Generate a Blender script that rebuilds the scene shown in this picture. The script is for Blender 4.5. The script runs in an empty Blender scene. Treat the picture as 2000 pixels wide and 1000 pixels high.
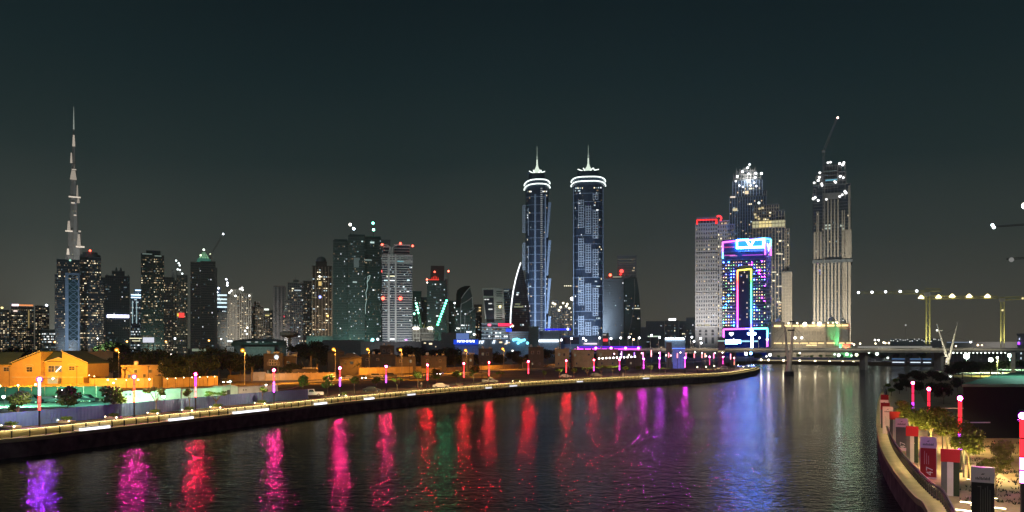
import bpy, math, random
from mathutils import Vector, Matrix
random.seed(7)
R = math.radians
SC = bpy.context.scene
COL = SC.collection

# ------------------------------------------------------------------ camera
F, YH, CZ, ZG = 1540.0, 678.0, 13.8, 2.3      # focal length and horizon in photo pixels, eye height, quay height
cam_d = bpy.data.cameras.new("camera"); cam = bpy.data.objects.new("camera", cam_d); COL.objects.link(cam)
cam_d.sensor_width = 36.0; cam_d.lens = 36.0 * F / 2000.0
cam_d.shift_y = (YH - 500) / 2000.0
cam_d.clip_start = 0.5; cam_d.clip_end = 20000
cam.location = (0, 0, CZ); cam.rotation_euler = (R(90), 0, 0)
SC.camera = cam

# ------------------------------------------------------------------ night sky, faint moon, exposure
W = bpy.data.worlds.new("World"); SC.world = W; W.use_nodes = True
nt = W.node_tree; nt.nodes.clear()
out = nt.nodes.new("ShaderNodeOutputWorld")
bg = nt.nodes.new("ShaderNodeBackground"); bg.inputs[1].default_value = 1.0
sky = nt.nodes.new("ShaderNodeTexSky"); sky.sky_type = 'NISHITA'; sky.sun_disc = False
sky.sun_elevation = R(-6); sky.sun_rotation = R(200)
skys = nt.nodes.new("ShaderNodeVectorMath"); skys.operation = 'SCALE'; skys.inputs[3].default_value = 0.02
nt.links.new(sky.outputs[0], skys.inputs[0])
tc = nt.nodes.new("ShaderNodeTexCoord"); sx = nt.nodes.new("ShaderNodeSeparateXYZ")
nt.links.new(tc.outputs["Generated"], sx.inputs[0])
ns = nt.nodes.new("ShaderNodeTexNoise"); ns.inputs["Scale"].default_value = 2.2; ns.inputs["Detail"].default_value = 3
nt.links.new(tc.outputs["Generated"], ns.inputs["Vector"])
ma = nt.nodes.new("ShaderNodeMath"); ma.operation = 'MULTIPLY_ADD'; ma.inputs[1].default_value = 0.09; ma.inputs[2].default_value = -0.045
nt.links.new(ns.outputs[0], ma.inputs[0])
ad = nt.nodes.new("ShaderNodeMath"); ad.operation = 'ADD'
nt.links.new(sx.outputs[2], ad.inputs[0]); nt.links.new(ma.outputs[0], ad.inputs[1])
cr = nt.nodes.new("ShaderNodeValToRGB"); e = cr.color_ramp.elements
e[0].position = 0.0; e[0].color = (0.128, 0.110, 0.080, 1)
e[1].position = 1.0; e[1].color = (0.0004, 0.0040, 0.0060, 1)
for p_, c_ in ((0.06, (0.090, 0.088, 0.070)), (0.13, (0.042, 0.052, 0.046)), (0.22, (0.0130, 0.0255, 0.026)), (0.32, (0.0050, 0.0150, 0.0180)), (0.42, (0.0014, 0.0075, 0.0105))):
    n_ = cr.color_ramp.elements.new(p_); n_.color = (*c_, 1)
nt.links.new(ad.outputs[0], cr.inputs[0])
sm = nt.nodes.new("ShaderNodeVectorMath"); sm.operation = 'ADD'
nt.links.new(cr.outputs[0], sm.inputs[0]); nt.links.new(skys.outputs[0], sm.inputs[1])
nt.links.new(sm.outputs[0], bg.inputs[0]); nt.links.new(bg.outputs[0], out.inputs[0])

sun_d = bpy.data.lights.new("moon", 'SUN'); sun_d.energy = 0.36; sun_d.angle = R(12); sun_d.color = (0.80, 0.95, 1.0)
sun = bpy.data.objects.new("moon", sun_d); COL.objects.link(sun)
sun.rotation_euler = (R(58), 0, R(-28))
SC.view_settings.view_transform = 'Standard'; SC.view_settings.look = 'None'
SC.view_settings.exposure = 0.0; SC.view_settings.gamma = 1.0; SC.view_settings.use_curve_mapping = False
SC.render.engine = 'CYCLES'
cy = SC.cycles
cy.use_denoising = True; cy.max_bounces = 5; cy.diffuse_bounces = 2; cy.glossy_bounces = 3; cy.transmission_bounces = 3
cy.transparent_max_bounces = 8; cy.use_light_tree = True; cy.sample_clamp_indirect = 6.0; cy.caustics_reflective = False; cy.caustics_refractive = False

# ------------------------------------------------------------------ helpers: places
def G(px, py, z=ZG):
    y = (CZ - z) * F / (py - YH)
    return Vector(((px - 1000) / F * y, y, z))
def A(px, py, d):
    return Vector(((px - 1000) / F * d, d, CZ + (YH - py) / F * d))

# ------------------------------------------------------------------ helpers: materials
MC = {}
def mat(name, col, rough=0.75, metal=0.0, var=0.18, scale=0.6, bump=0.0, spec=0.35):
    if name in MC: return MC[name]
    m = bpy.data.materials.new(name); m.use_nodes = True; MC[name] = m
    n = m.node_tree; b = n.nodes["Principled BSDF"]
    b.inputs["Roughness"].default_value = rough; b.inputs["Metallic"].default_value = metal
    b.inputs["Specular IOR Level"].default_value = spec
    t = n.nodes.new("ShaderNodeTexCoord"); z = n.nodes.new("ShaderNodeTexNoise")
    z.inputs["Scale"].default_value = scale; z.inputs["Detail"].default_value = 5
    n.links.new(t.outputs["Object"], z.inputs["Vector"])
    r = n.nodes.new("ShaderNodeValToRGB")
    r.color_ramp.elements[0].position = 0.3; r.color_ramp.elements[1].position = 0.7
    r.color_ramp.elements[0].color = (*[c * (1 - var) for c in col], 1)
    r.color_ramp.elements[1].color = (*[min(1, c * (1 + var)) for c in col], 1)
    n.links.new(z.outputs[0], r.inputs[0]); n.links.new(r.outputs[0], b.inputs["Base Color"])
    if bump:
        u = n.nodes.new("ShaderNodeBump"); u.inputs["Strength"].default_value = bump
        n.links.new(z.outputs[0], u.inputs["Height"]); n.links.new(u.outputs[0], b.inputs["Normal"])
    return m
def glow(col, s, sample=False):
    key = ("glow", tuple(round(c, 3) for c in col), round(s, 3), sample)
    if key in MC: return MC[key]
    m = bpy.data.materials.new("lamp_and_painted_light"); m.use_nodes = True; MC[key] = m
    n = m.node_tree; n.nodes.clear()
    o = n.nodes.new("ShaderNodeOutputMaterial"); e = n.nodes.new("ShaderNodeEmission")
    e.inputs[0].default_value = (*col, 1); e.inputs[1].default_value = s
    n.links.new(e.outputs[0], o.inputs[0])
    m.cycles.emission_sampling = 'FRONT' if sample else 'NONE'
    return m

M = dict(
    concrete=mat("concrete", (0.30, 0.29, 0.27), 0.85), pale=mat("pale_cladding", (0.50, 0.48, 0.44), 0.7),
    white=mat("white_cladding", (0.66, 0.66, 0.64), 0.6), bluegrey=mat("bluegrey_cladding", (0.30, 0.38, 0.50), 0.5),
    beige=mat("beige_stone", (0.46, 0.40, 0.32), 0.8), dark=mat("dark_cladding", (0.15, 0.165, 0.17), 0.5),
    brown=mat("brown_render", (0.12, 0.10, 0.078), 0.85), glass=mat("dark_glass", (0.035, 0.045, 0.055), 0.3, 0, 0.3, 0.05, spec=0.6),
    glassg=mat("green_glass", (0.045, 0.08, 0.075), 0.3, 0, 0.3, 0.05, spec=0.6), glassb=mat("blue_glass", (0.034, 0.050, 0.082), 0.3, 0, 0.3, 0.05, spec=0.6),
    steel=mat("galvanised_steel", (0.32, 0.32, 0.31), 0.45, 0.6), darksteel=mat("dark_steel", (0.05, 0.05, 0.055), 0.5, 0.4),
    villa=mat("villa_render", (0.50, 0.36, 0.15), 0.9, 0, 0.08, 0.8, 0.1), wall=mat("garden_wall_render", (0.46, 0.36, 0.22), 0.9, 0, 0.2, 0.35, 0.1),
    roof=mat("green_roof", (0.06, 0.10, 0.07), 0.8), hoard=mat("blue_hoarding", (0.075, 0.145, 0.34), 0.55, 0.1, 0.15, 0.5),
    cabin=mat("cabin_paint", (0.50, 0.55, 0.50), 0.7), tan=mat("promenade_stone", (0.46, 0.39, 0.25), 0.7, 0, 0.15, 0.9, 0.1),
    quay=mat("quay_wall", (0.16, 0.115, 0.12), 0.8, 0, 0.5, 0.7, 0.4), soil=mat("sandy_soil", (0.075, 0.058, 0.036), 0.95, 0, 0.45, 0.08, 0.3),
    sand=mat("sand", (0.30, 0.235, 0.13), 0.95, 0, 0.25, 0.5, 0.4), asphalt=mat("asphalt", (0.055, 0.052, 0.048), 0.85, 0, 0.2, 0.4),
    bark=mat("bark", (0.16, 0.12, 0.08), 0.9, 0, 0.3, 4), leaf=mat("leaf", (0.075, 0.15, 0.022), 0.6, 0, 0.45, 1.2), leafd=mat("dark_leaf", (0.018, 0.032, 0.014), 0.7, 0, 0.5, 0.6),
    red=mat("red_panel", (0.34, 0.012, 0.012), 0.5, 0, 0.06), pink=mat("pale_panel", (0.72, 0.56, 0.58), 0.6, 0, 0.05), panelgrey=mat("grey_panel", (0.10, 0.11, 0.10), 0.5),
    black=mat("black_panel", (0.012, 0.012, 0.012), 0.6), ink=mat("print_ink", (0.03, 0.015, 0.02), 0.6), whiteprint=mat("white_print", (0.75, 0.7, 0.65), 0.6),
    carw=mat("white_car_paint", (0.62, 0.62, 0.60), 0.3), carb=mat("dark_car_paint", (0.04, 0.045, 0.05), 0.3), cars=mat("silver_car_paint", (0.32, 0.32, 0.31), 0.3, 0.5),
    tyre=mat("tyre_rubber", (0.02, 0.02, 0.02), 0.9), carglass=mat("car_glass", (0.02, 0.025, 0.03), 0.08, spec=0.8),
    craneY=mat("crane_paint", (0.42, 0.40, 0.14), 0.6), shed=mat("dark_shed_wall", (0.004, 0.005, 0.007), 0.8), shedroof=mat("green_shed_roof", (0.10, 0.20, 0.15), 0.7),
    pylon=mat("pylon_steel", (0.46, 0.44, 0.38), 0.5, 0.1),
)

# ------------------------------------------------------------------ helpers: meshes
def bloom_mat(col, s, fac):  # see-through glowing shell that adds a bloom halo round lamp heads
    key = ("bloom", col, s, fac)
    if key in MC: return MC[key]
    m = bpy.data.materials.new("bloom_halo"); m.use_nodes = True; MC[key] = m; n = m.node_tree; n.nodes.clear()
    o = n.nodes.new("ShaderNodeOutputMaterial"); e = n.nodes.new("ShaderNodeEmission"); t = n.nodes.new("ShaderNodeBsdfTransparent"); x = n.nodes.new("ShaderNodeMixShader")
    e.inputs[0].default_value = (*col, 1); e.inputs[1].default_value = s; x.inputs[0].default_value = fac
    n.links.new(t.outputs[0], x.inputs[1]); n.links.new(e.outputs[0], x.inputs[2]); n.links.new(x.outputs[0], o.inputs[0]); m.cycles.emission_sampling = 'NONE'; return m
class MB:
    def __init__(s): s.v = []; s.f = []; s.m = []
    def face(s, pts, m=0):
        i = len(s.v); s.v += [tuple(p) for p in pts]; s.f.append(tuple(range(i, i + len(pts)))); s.m.append(m)
    def box(s, x0, x1, y0, y1, z0, z1, m=0):
        i = len(s.v)
        s.v += [(x0, y0, z0), (x1, y0, z0), (x1, y1, z0), (x0, y1, z0), (x0, y0, z1), (x1, y0, z1), (x1, y1, z1), (x0, y1, z1)]
        s.f += [(i, i+3, i+2, i+1), (i+4, i+5, i+6, i+7), (i, i+1, i+5, i+4), (i+1, i+2, i+6, i+5), (i+2, i+3, i+7, i+6), (i+3, i, i+4, i+7)]
        s.m += [m] * 6
    def prism(s, poly, z0, z1, m=0, top=None):
        n = len(poly); i = len(s.v); top = top or poly
        s.v += [(p[0], p[1], z0) for p in poly] + [(p[0], p[1], z1) for p in top]
        s.f.append(tuple(range(i + n - 1, i - 1, -1))); s.f.append(tuple(range(i + n, i + 2 * n))); s.m += [m, m]
        for k in range(n):
            j = (k + 1) % n; s.f.append((i + k, i + j, i + n + j, i + n + k)); s.m.append(m)
    def tube(s, p, q, r, r2=None, n=6, m=0):
        p, q = Vector(p), Vector(q); r2 = r if r2 is None else r2
        a = (q - p).normalized(); u = a.orthogonal().normalized(); w = a.cross(u); i = len(s.v)
        for c, rr in ((p, r), (q, r2)):
            for k in range(n):
                t = 2 * math.pi * k / n; s.v.append(tuple(c + (u * math.cos(t) + w * math.sin(t)) * rr))
        s.f.append(tuple(range(i + n - 1, i - 1, -1))); s.f.append(tuple(range(i + n, i + 2 * n))); s.m += [m, m]
        for k in range(n):
            j = (k + 1) % n; s.f.append((i + k, i + j, i + n + j, i + n + k)); s.m.append(m)
    def path(s, pts, r, n=6, m=0):
        for k in range(len(pts) - 1): s.tube(pts[k], pts[k + 1], r, r, n, m)
    def lathe(s, c, prof, n=12, m=0):
        c = Vector(c); i = len(s.v)
        for r, z in prof:
            for k in range(n):
                t = 2 * math.pi * k / n; s.v.append((c.x + r * math.cos(t), c.y + r * math.sin(t), c.z + z))
        for a in range(len(prof) - 1):
            for k in range(n):
                j = (k + 1) % n; s.f.append((i + a*n + k, i + a*n + j, i + (a+1)*n + j, i + (a+1)*n + k)); s.m.append(m)
        s.f.append(tuple(range(i + n - 1, i - 1, -1))); b = i + (len(prof) - 1) * n; s.f.append(tuple(range(b, b + n))); s.m += [m, m]
    def ball(s, c, r, n=8, m=0, sz=1.0):
        s.lathe(c, [(r * math.sin(math.pi * k / 6) + 1e-4, -r * sz * math.cos(math.pi * k / 6)) for k in range(7)], n, m)
    def build(s, name, mats, parent=None, kind=None, loc=None):
        me = bpy.data.meshes.new(name); me.from_pydata(s.v, [], s.f)
        if not isinstance(mats, (list, tuple)): mats = [mats]
        for x in mats: me.materials.append(x)
        if len(mats) > 1: me.polygons.foreach_set("material_index", s.m)
        me.update()
        return link(name, me, parent, kind, loc)
def link(name, me, parent=None, kind=None, loc=None):
    o = bpy.data.objects.new(name, me); COL.objects.link(o)
    if parent is not None: o.parent = parent
    if kind: o["kind"] = kind
    if loc is not None: o.location = loc
    return o
def tag(o, label, cat, group=None):
    o["label"] = label; o["category"] = cat
    if group: o["group"] = group
    return o
def thing(name, label, cat, loc=(0, 0, 0), rz=0.0, group=None):
    o = bpy.data.objects.new(name, None); COL.objects.link(o); o.empty_display_size = 0.5
    o.location = loc; o.rotation_euler = (0, 0, rz); return tag(o, label, cat, group)
def copy_thing(src, loc, rz, label, scale=None, group=None):
    r = src.copy(); COL.objects.link(r); r.location = loc; r.rotation_euler = (0, 0, rz); r["label"] = label
    if scale: r.scale = (scale,) * 3 if isinstance(scale, (int, float)) else scale
    if group: r["group"] = group
    for ch in src.children:
        c = ch.copy(); COL.objects.link(c); c.parent = r
        for g in ch.children:
            d = g.copy(); COL.objects.link(d); d.parent = c
    return r
def lamp(kind, loc, energy, col, parent=None, radius=0.3, target=None, size=R(70), name="light_source", blend=0.6):
    d = bpy.data.lights.new(name, kind); d.energy = energy; d.color = col; d.shadow_soft_size = radius
    if kind == 'SPOT': d.spot_size = size; d.spot_blend = blend
    o = bpy.data.objects.new(name, d); COL.objects.link(o); o.location = loc
    if target is not None: o.rotation_euler = (Vector(target) - Vector(loc)).to_track_quat('-Z', 'Y').to_euler()
    if parent is not None: o.parent = parent
    return o
ORD = "first second third fourth fifth sixth seventh eighth ninth tenth eleventh twelfth thirteenth fourteenth fifteenth sixteenth seventeenth eighteenth nineteenth twentieth".split()
def ordn(i):
    if i < 20: return ORD[i]
    t, u = divmod(i + 1, 10); tens = {2: "twent", 3: "thirt", 4: "fort", 5: "fift", 6: "sixt"}[t]
    return tens + "ieth" if u == 0 else tens + "y-" + ORD[u - 1]

# ================================================================== SETTING
# ---- water
def water():
    b = MB(); b.face([(-3000, -300, 0), (6000, -300, 0), (6000, 7000, 0), (-3000, 7000, 0)])
    m = bpy.data.materials.new("canal_water"); m.use_nodes = True; n = m.node_tree; p = n.nodes["Principled BSDF"]
    p.inputs["Base Color"].default_value = (0.003, 0.010, 0.012, 1); p.inputs["Roughness"].default_value = 0.035; p.inputs["IOR"].default_value = 1.125; p.inputs["Specular Tint"].default_value = (.82, .95, 1, 1)
    t = n.nodes.new("ShaderNodeTexCoord")
    def layer(scale, sy, det, seed, rot):
        mp = n.nodes.new("ShaderNodeMapping"); mp.inputs["Scale"].default_value = (scale, scale * sy, 1); mp.inputs["Location"].default_value = (seed, seed * 1.7, 0)
        mp.inputs["Rotation"].default_value = (0, 0, R(rot))
        z = n.nodes.new("ShaderNodeTexNoise"); z.inputs["Scale"].default_value = 1.0; z.inputs["Detail"].default_value = det; z.inputs["Roughness"].default_value = 0.55
        n.links.new(t.outputs["Object"], mp.inputs[0]); n.links.new(mp.outputs[0], z.inputs["Vector"]); return z
    a = layer(0.55, 1.5, 4, 3, 12); c = layer(1.7, 1.4, 2, 11, -18); f3 = layer(4.6, 1.3, 2, 23, 31); g = layer(0.03, 2.2, 3, 5, 8)
    def mth(op, x, y):
        k = n.nodes.new("ShaderNodeMath"); k.operation = op
        for i_, v in enumerate((x, y)):
            if isinstance(v, (int, float)): k.inputs[i_].default_value = v
            else: n.links.new(v, k.inputs[i_])
        return k.outputs[0]
    h = mth('ADD', mth('ADD', mth('MULTIPLY', a.outputs[0], 0.115), mth('MULTIPLY', c.outputs[0], 0.080)), mth('MULTIPLY', f3.outputs[0], 0.016))
    # calmer and rougher patches of breeze
    gain = mth('ADD', mth('MULTIPLY', g.outputs[0], 1.3), 0.35)
    h = mth('MULTIPLY', h, gain)
    u = n.nodes.new("ShaderNodeBump"); u.inputs["Strength"].default_value = 1.0; u.inputs["Distance"].default_value = 1.0
    n.links.new(h, u.inputs["Height"]); n.links.new(u.outputs[0], p.inputs["Normal"])
    b.build("water", m, kind="structure")
water()

# ---- land: left bank with the far shore, right bank
EDGE_L = [(-170, 20), (-120, 52), (-84, 78)] + [tuple(G(*p)[:2]) for p in ((0, 860), (180, 841), (350, 822), (520, 803), (680, 785.5), (880, 766), (1060, 751.5), (1240, 741.5), (1400, 734), (1450, 728), (1475, 723), (1484, 719))]
EDGE_R = [tuple(G(*p)[:2]) for p in ((1820, 1000), (1795, 973), (1770, 945), (1741, 905), (1723, 868), (1716, 828), (1716, 800), (1719, 780), (1727, 762), (1742, 745), (1770, 732), (1810, 724))]
def smooth(pts, n=6):
    P = [Vector((p[0], p[1], 0)) for p in pts]; o = []
    for i in range(len(P) - 1):
        a, b, c, d = P[max(i-1, 0)], P[i], P[i+1], P[min(i+2, len(P)-1)]
        for k in range(n):
            t = k / n
            q = 0.5 * ((2*b) + (c-a)*t + (2*a-5*b+4*c-d)*t*t + (-a+3*b-3*c+d)*t**3); o.append((q.x, q.y))
    o.append((P[-1].x, P[-1].y)); return o
EL = smooth(EDGE_L); ER = smooth([(12, 14), (18, 30)] + EDGE_R)
TIPX, TIPY = EL[-1]
farL = [(TIPX + 1, TIPY + 14), (TIPX - 6, TIPY + 30), (TIPX + 4, 540), (TIPX + 40, 620), (205, 664)]
farR = [(263, 600), (330, 612), (900, 680), (5800, 900), (5800, 6800), (-2900, 6800), (-2900, 20)]
b = MB(); b.prism(EL + farL + farR, -2, ZG); b.build("ground", M['soil'], kind="structure")
rb = ER + [(430, 520), (900, 600), (2600, 500), (2600, 5), (12, 5)]
b = MB(); b.prism(list(reversed(rb)), -2, ZG); b.build("ground", M['sand'], kind="structure")

def offset(pts, d):
    o = []
    for i, p in enumerate(pts):
        a = Vector(pts[max(i-1, 0)]); c = Vector(pts[min(i+1, len(pts)-1)]); t = (c - a).normalized()
        o.append((p[0] - t.y * d, p[1] + t.x * d))
    return o
def strip(name, pts, d0, d1, z0, z1, m, parent=None, kind="structure"):
    a, c = offset(pts, d0), offset(pts, d1); b = MB()
    for i in range(len(pts) - 1):
        b.face([(*a[i], z1), (*a[i+1], z1), (*c[i+1], z1), (*c[i], z1)])
        b.face([(*a[i], z0), (*a[i+1], z0), (*a[i+1], z1), (*a[i], z1)]); b.face([(*c[i], z0), (*c[i], z1), (*c[i+1], z1), (*c[i+1], z0)])
    for i in (0, len(pts)-1): b.face([(*a[i], z0), (*c[i], z0), (*c[i], z1), (*a[i], z1)])
    return b.build(name, m, parent, kind)
# inland is to the left of the walking direction on the left bank, to the right on the right bank
strip("quay_wall", EL, -0.25, 0.6, -1.5, ZG - 0.05, M['quay'])
strip("pavement", EL, -0.30, 9.5, ZG - 0.35, ZG + 0.12, M['tan'])
strip("quay_wall", ER, 0.25, -0.6, -1.5, ZG - 0.05, M['quay'])
strip("pavement", ER, 0.30, -8.5, ZG - 0.35, ZG + 0.12, M['tan'])

# ---- road on the left bank, lit orange
ROAD = smooth([(-260, 190), tuple(G(330, 770)[:2]), tuple(G(600, 749)[:2]), tuple(G(800, 737)[:2]), tuple(G(1000, 724)[:2]), tuple(G(1200, 714)[:2]), tuple(G(1380, 706)[:2]), (200, 760)])
strip("road", ROAD, -3.6, 3.6, ZG, ZG + 0.02, M['asphalt'])
strip("kerb", ROAD, -4.0, -3.6, ZG, ZG + 0.14, M['tan']); strip("kerb", ROAD, 3.6, 4.0, ZG, ZG + 0.14, M['tan'])
strip("pavement", ROAD, 4.0, 9.0, ZG, ZG + 0.13, M['wall'])

# ---- quay railings
def railing(label, edge, off, spacing, start, stop, rail_glow, h=1.05, wide=0.07, infill=False):
    t = thing("railing", label, "railing", (0, 0, 0))
    line = offset(edge, off); acc = 0; posts = []
    L = [Vector(p) for p in line]
    run = 0; keep = [L[0]]
    for i in range(1, len(L)):
        run += (L[i] - L[i-1]).length
        if run > stop: break
        keep.append(L[i])
    L = keep; cum = [0]
    for i in range(1, len(L)): cum.append(cum[-1] + (L[i] - L[i-1]).length)
    def at(s):
        for i in range(1, len(L)):
            if cum[i] >= s: f = (s - cum[i-1]) / max(1e-6, cum[i] - cum[i-1]); return L[i-1].lerp(L[i], f), (L[i] - L[i-1]).normalized()
        return L[-1], (L[-1] - L[-2]).normalized()
    b = MB(); b.box(-wide, wide, -wide, wide, 0, h - 0.02); pm = None
    b.box(-wide * 0.6, wide * 0.6, -wide * 2.2, -wide, 0, h * 0.6); im = None
    s = start; zb = ZG + 0.12
    while s < min(stop, cum[-1]):
        p, dr = at(s)
        if pm is None: o = b.build("post", M['darksteel'], t); pm = o.data
        else: o = link("post", pm, t)
        o.location = (p.x, p.y, zb); o.rotation_euler = (0, 0, math.atan2(dr.y, dr.x)); s += spacing
        if infill:
            q, d2 = at(s - spacing / 2)
            if im is None: b2 = MB(); b2.box(-spacing / 2 + .10, spacing / 2 - .10, -.03, .03, .06, h - .14); o2 = b2.build("stone_panel", M['tan'], t); im = o2.data
            else: o2 = link("stone_panel", im, t)
            o2.location = (q.x, q.y, zb); o2.rotation_euler = (0, 0, math.atan2(d2.y, d2.x))
    for nm, z, r, m_ in (("handrail", h, 0.055, M['steel']), ("lower_rail", 0.22, 0.03, M['darksteel']), ("middle_rail", 0.62, 0.025, M['darksteel'])):
        b = MB(); b.path([(p.x, p.y, zb + z) for p in L], r, 5); b.build(nm, m_, t)
    sgn = 1 if off > 0 else -1; b = MB(); c = MB(); zs = zb + h - 0.09
    for i in range(len(L) - 1):
        dr = (L[i+1] - L[i]).normalized(); nn = Vector((-dr.y, dr.x)) * sgn
        a0, a1, w0, w1 = L[i] - nn * .20, L[i] - nn * .12, L[i+1] - nn * .20, L[i+1] - nn * .12
        b.face([(a0.x, a0.y, zs), (w0.x, w0.y, zs), (w1.x, w1.y, zs), (a1.x, a1.y, zs)])
        if infill or True:
            u0, u1, v0, v1 = L[i] - nn * .24, L[i] + nn * (.10 if infill else -.09), L[i+1] - nn * .24, L[i+1] + nn * (.10 if infill else -.09)
            c.face([(u0.x, u0.y, zb + h), (v0.x, v0.y, zb + h), (v1.x, v1.y, zb + h), (u1.x, u1.y, zb + h)]); c.face([(u0.x, u0.y, zs + .02), (u1.x, u1.y, zs + .02), (v1.x, v1.y, zs + .02), (v0.x, v0.y, zs + .02)])
            c.face([(u0.x, u0.y, zs + .02), (v0.x, v0.y, zs + .02), (v0.x, v0.y, zb + h), (u0.x, u0.y, zb + h)])
    c.build("coping", M['tan'] if infill else M['darksteel'], t)
    b.build("light_strip", glow((1.0, 0.80, 0.36), rail_glow, True), t)
    return at, cum[-1]
atL, lenL = railing("long steel railing on the far quay below the row of lamp posts", EL, 0.75, 2.1, 60, 700, 17, infill=True)
atR, lenR = railing("curved steel railing on the near quay beside the display pillars", ER, -0.95, 0.85, 30, 205, 15)

# ---- low parapet blocks and glowing benches on the left quay edge
def s_of(px):
    best = 0; bd = 1e9; s = 0
    while s < lenL:
        p, _ = atL(s); x = 1000 + F * p.x / p.y
        if p.y > 60 and abs(x - px) < bd: bd = abs(x - px); best = s
        s += 0.5
    return best
def poly_on(s, off):
    p, d = atL(s); return Vector((p.x - d.y * off, p.y + d.x * off, ZG + 0.12)), math.atan2(d.y, d.x)
k = 0
BENCH = [(181, 68), (346, 62), (484, 100), (622, 38), (718, 30), (799, 26), (951, 20), (1000, 24), (1130, 18), (1260, 20)]
for px, wpx in BENCH:
    p, rz = poly_on(s_of(px), -0.62); Lb = wpx / F * p.y
    t = thing("light_bench", "%s glowing white bench from the left along the far quay edge" % ordn(k), "bench", p, rz, "glowing benches along the far quay")
    b = MB(); b.box(-Lb/2, Lb/2, -0.22, 0.30, 0.36, 0.46); b.build("seat", M['white'], t)
    b = MB(); b.box(-Lb/2 + 0.15, Lb/2 - 0.15, -0.17, 0.25, 0.0, 0.36); b.build("light_panel", glow((0.9, 0.92, 1.0), 2.2 if k < 5 else 1.2, True), t)
    k += 1

# ================================================================== LAMP POSTS OF THE PROMENADES
VIO, MAG, PNK, RED, CRIM, WHT = (0.35, 0.02, 1.0), (1.0, 0.02, 0.75), (1.0, 0.02, 0.22), (1.0, 0.012, 0.03), (1.0, 0.01, 0.07), (1, 0.8, 0.95)
def lamp_post(px, base_y, head_y, head, upper, lower, label, group, power=1.0, lit=True, low=(0.36, 0.66), S=2600, down=7500):
    p = G(px, base_y); h = (base_y - head_y) / F * p.y
    t = thing("lamp_post", label, "lamp post", (p.x, p.y, ZG + 0.1), 0, group)
    r = 0.16
    b = MB(); b.lathe((0, 0, 0), [(0.24, 0), (0.24, 0.25), (r * 0.8, 0.3), (r * 0.8, h * low[0])], 8); b.build("pole", M['darksteel'], t)
    b = MB(); b.lathe((0, 0, 0), [(r, h * low[0]), (r, h * low[1])], 8); b.build("lower_light_tube", glow(lower, 7.0 * power, True), t)
    b = MB(); b.lathe((0, 0, 0), [(r, h * low[1] + 0.02), (r, h * 0.955)], 8); b.build("upper_light_tube", glow(upper, 4.0 * power, True), t)
    b = MB(); b.ball((0, 0, h * 0.985), 0.43 if px < 1500 else 0.27, 12); b.build("bloom_shell", bloom_mat(head, 1.3, .38), t)  # shell added for the bloom round the head
    for f in (low[0], (low[0] + low[1]) / 2, low[1], (low[1] + 0.95) / 2):
        b = MB(); b.lathe((0, 0, h * f), [(r + 0.03, -0.04), (r + 0.03, 0.04)], 8); b.build("collar", M['darksteel'], t)
    b = MB(); b.ball((0, 0, h * 0.985), 0.20); b.build("head_light", glow(head, S * power, True), t)
    if lit:
        b = MB(); b.box(-.12, .12, .14, .45, h * .93, h * .93 + .1); b.build("added_downlight", M['darksteel'], t)  # added fixture, its warm spot brightens the paving
        lamp('SPOT', (0, .32, h * .93 - .03), down, (1, .76, .30), t, .15, (0, .5, 0), R(158), 'light_source', .35)
    b = MB(); b.lathe((0, 0, h * 1.03), [(0.26, 0), (0.20, 0.06), (0.05, 0.1)], 8); b.build("cap", M['darksteel'], t)
    return t
LG = "colour-lit lamp posts along the far promenade"
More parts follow.
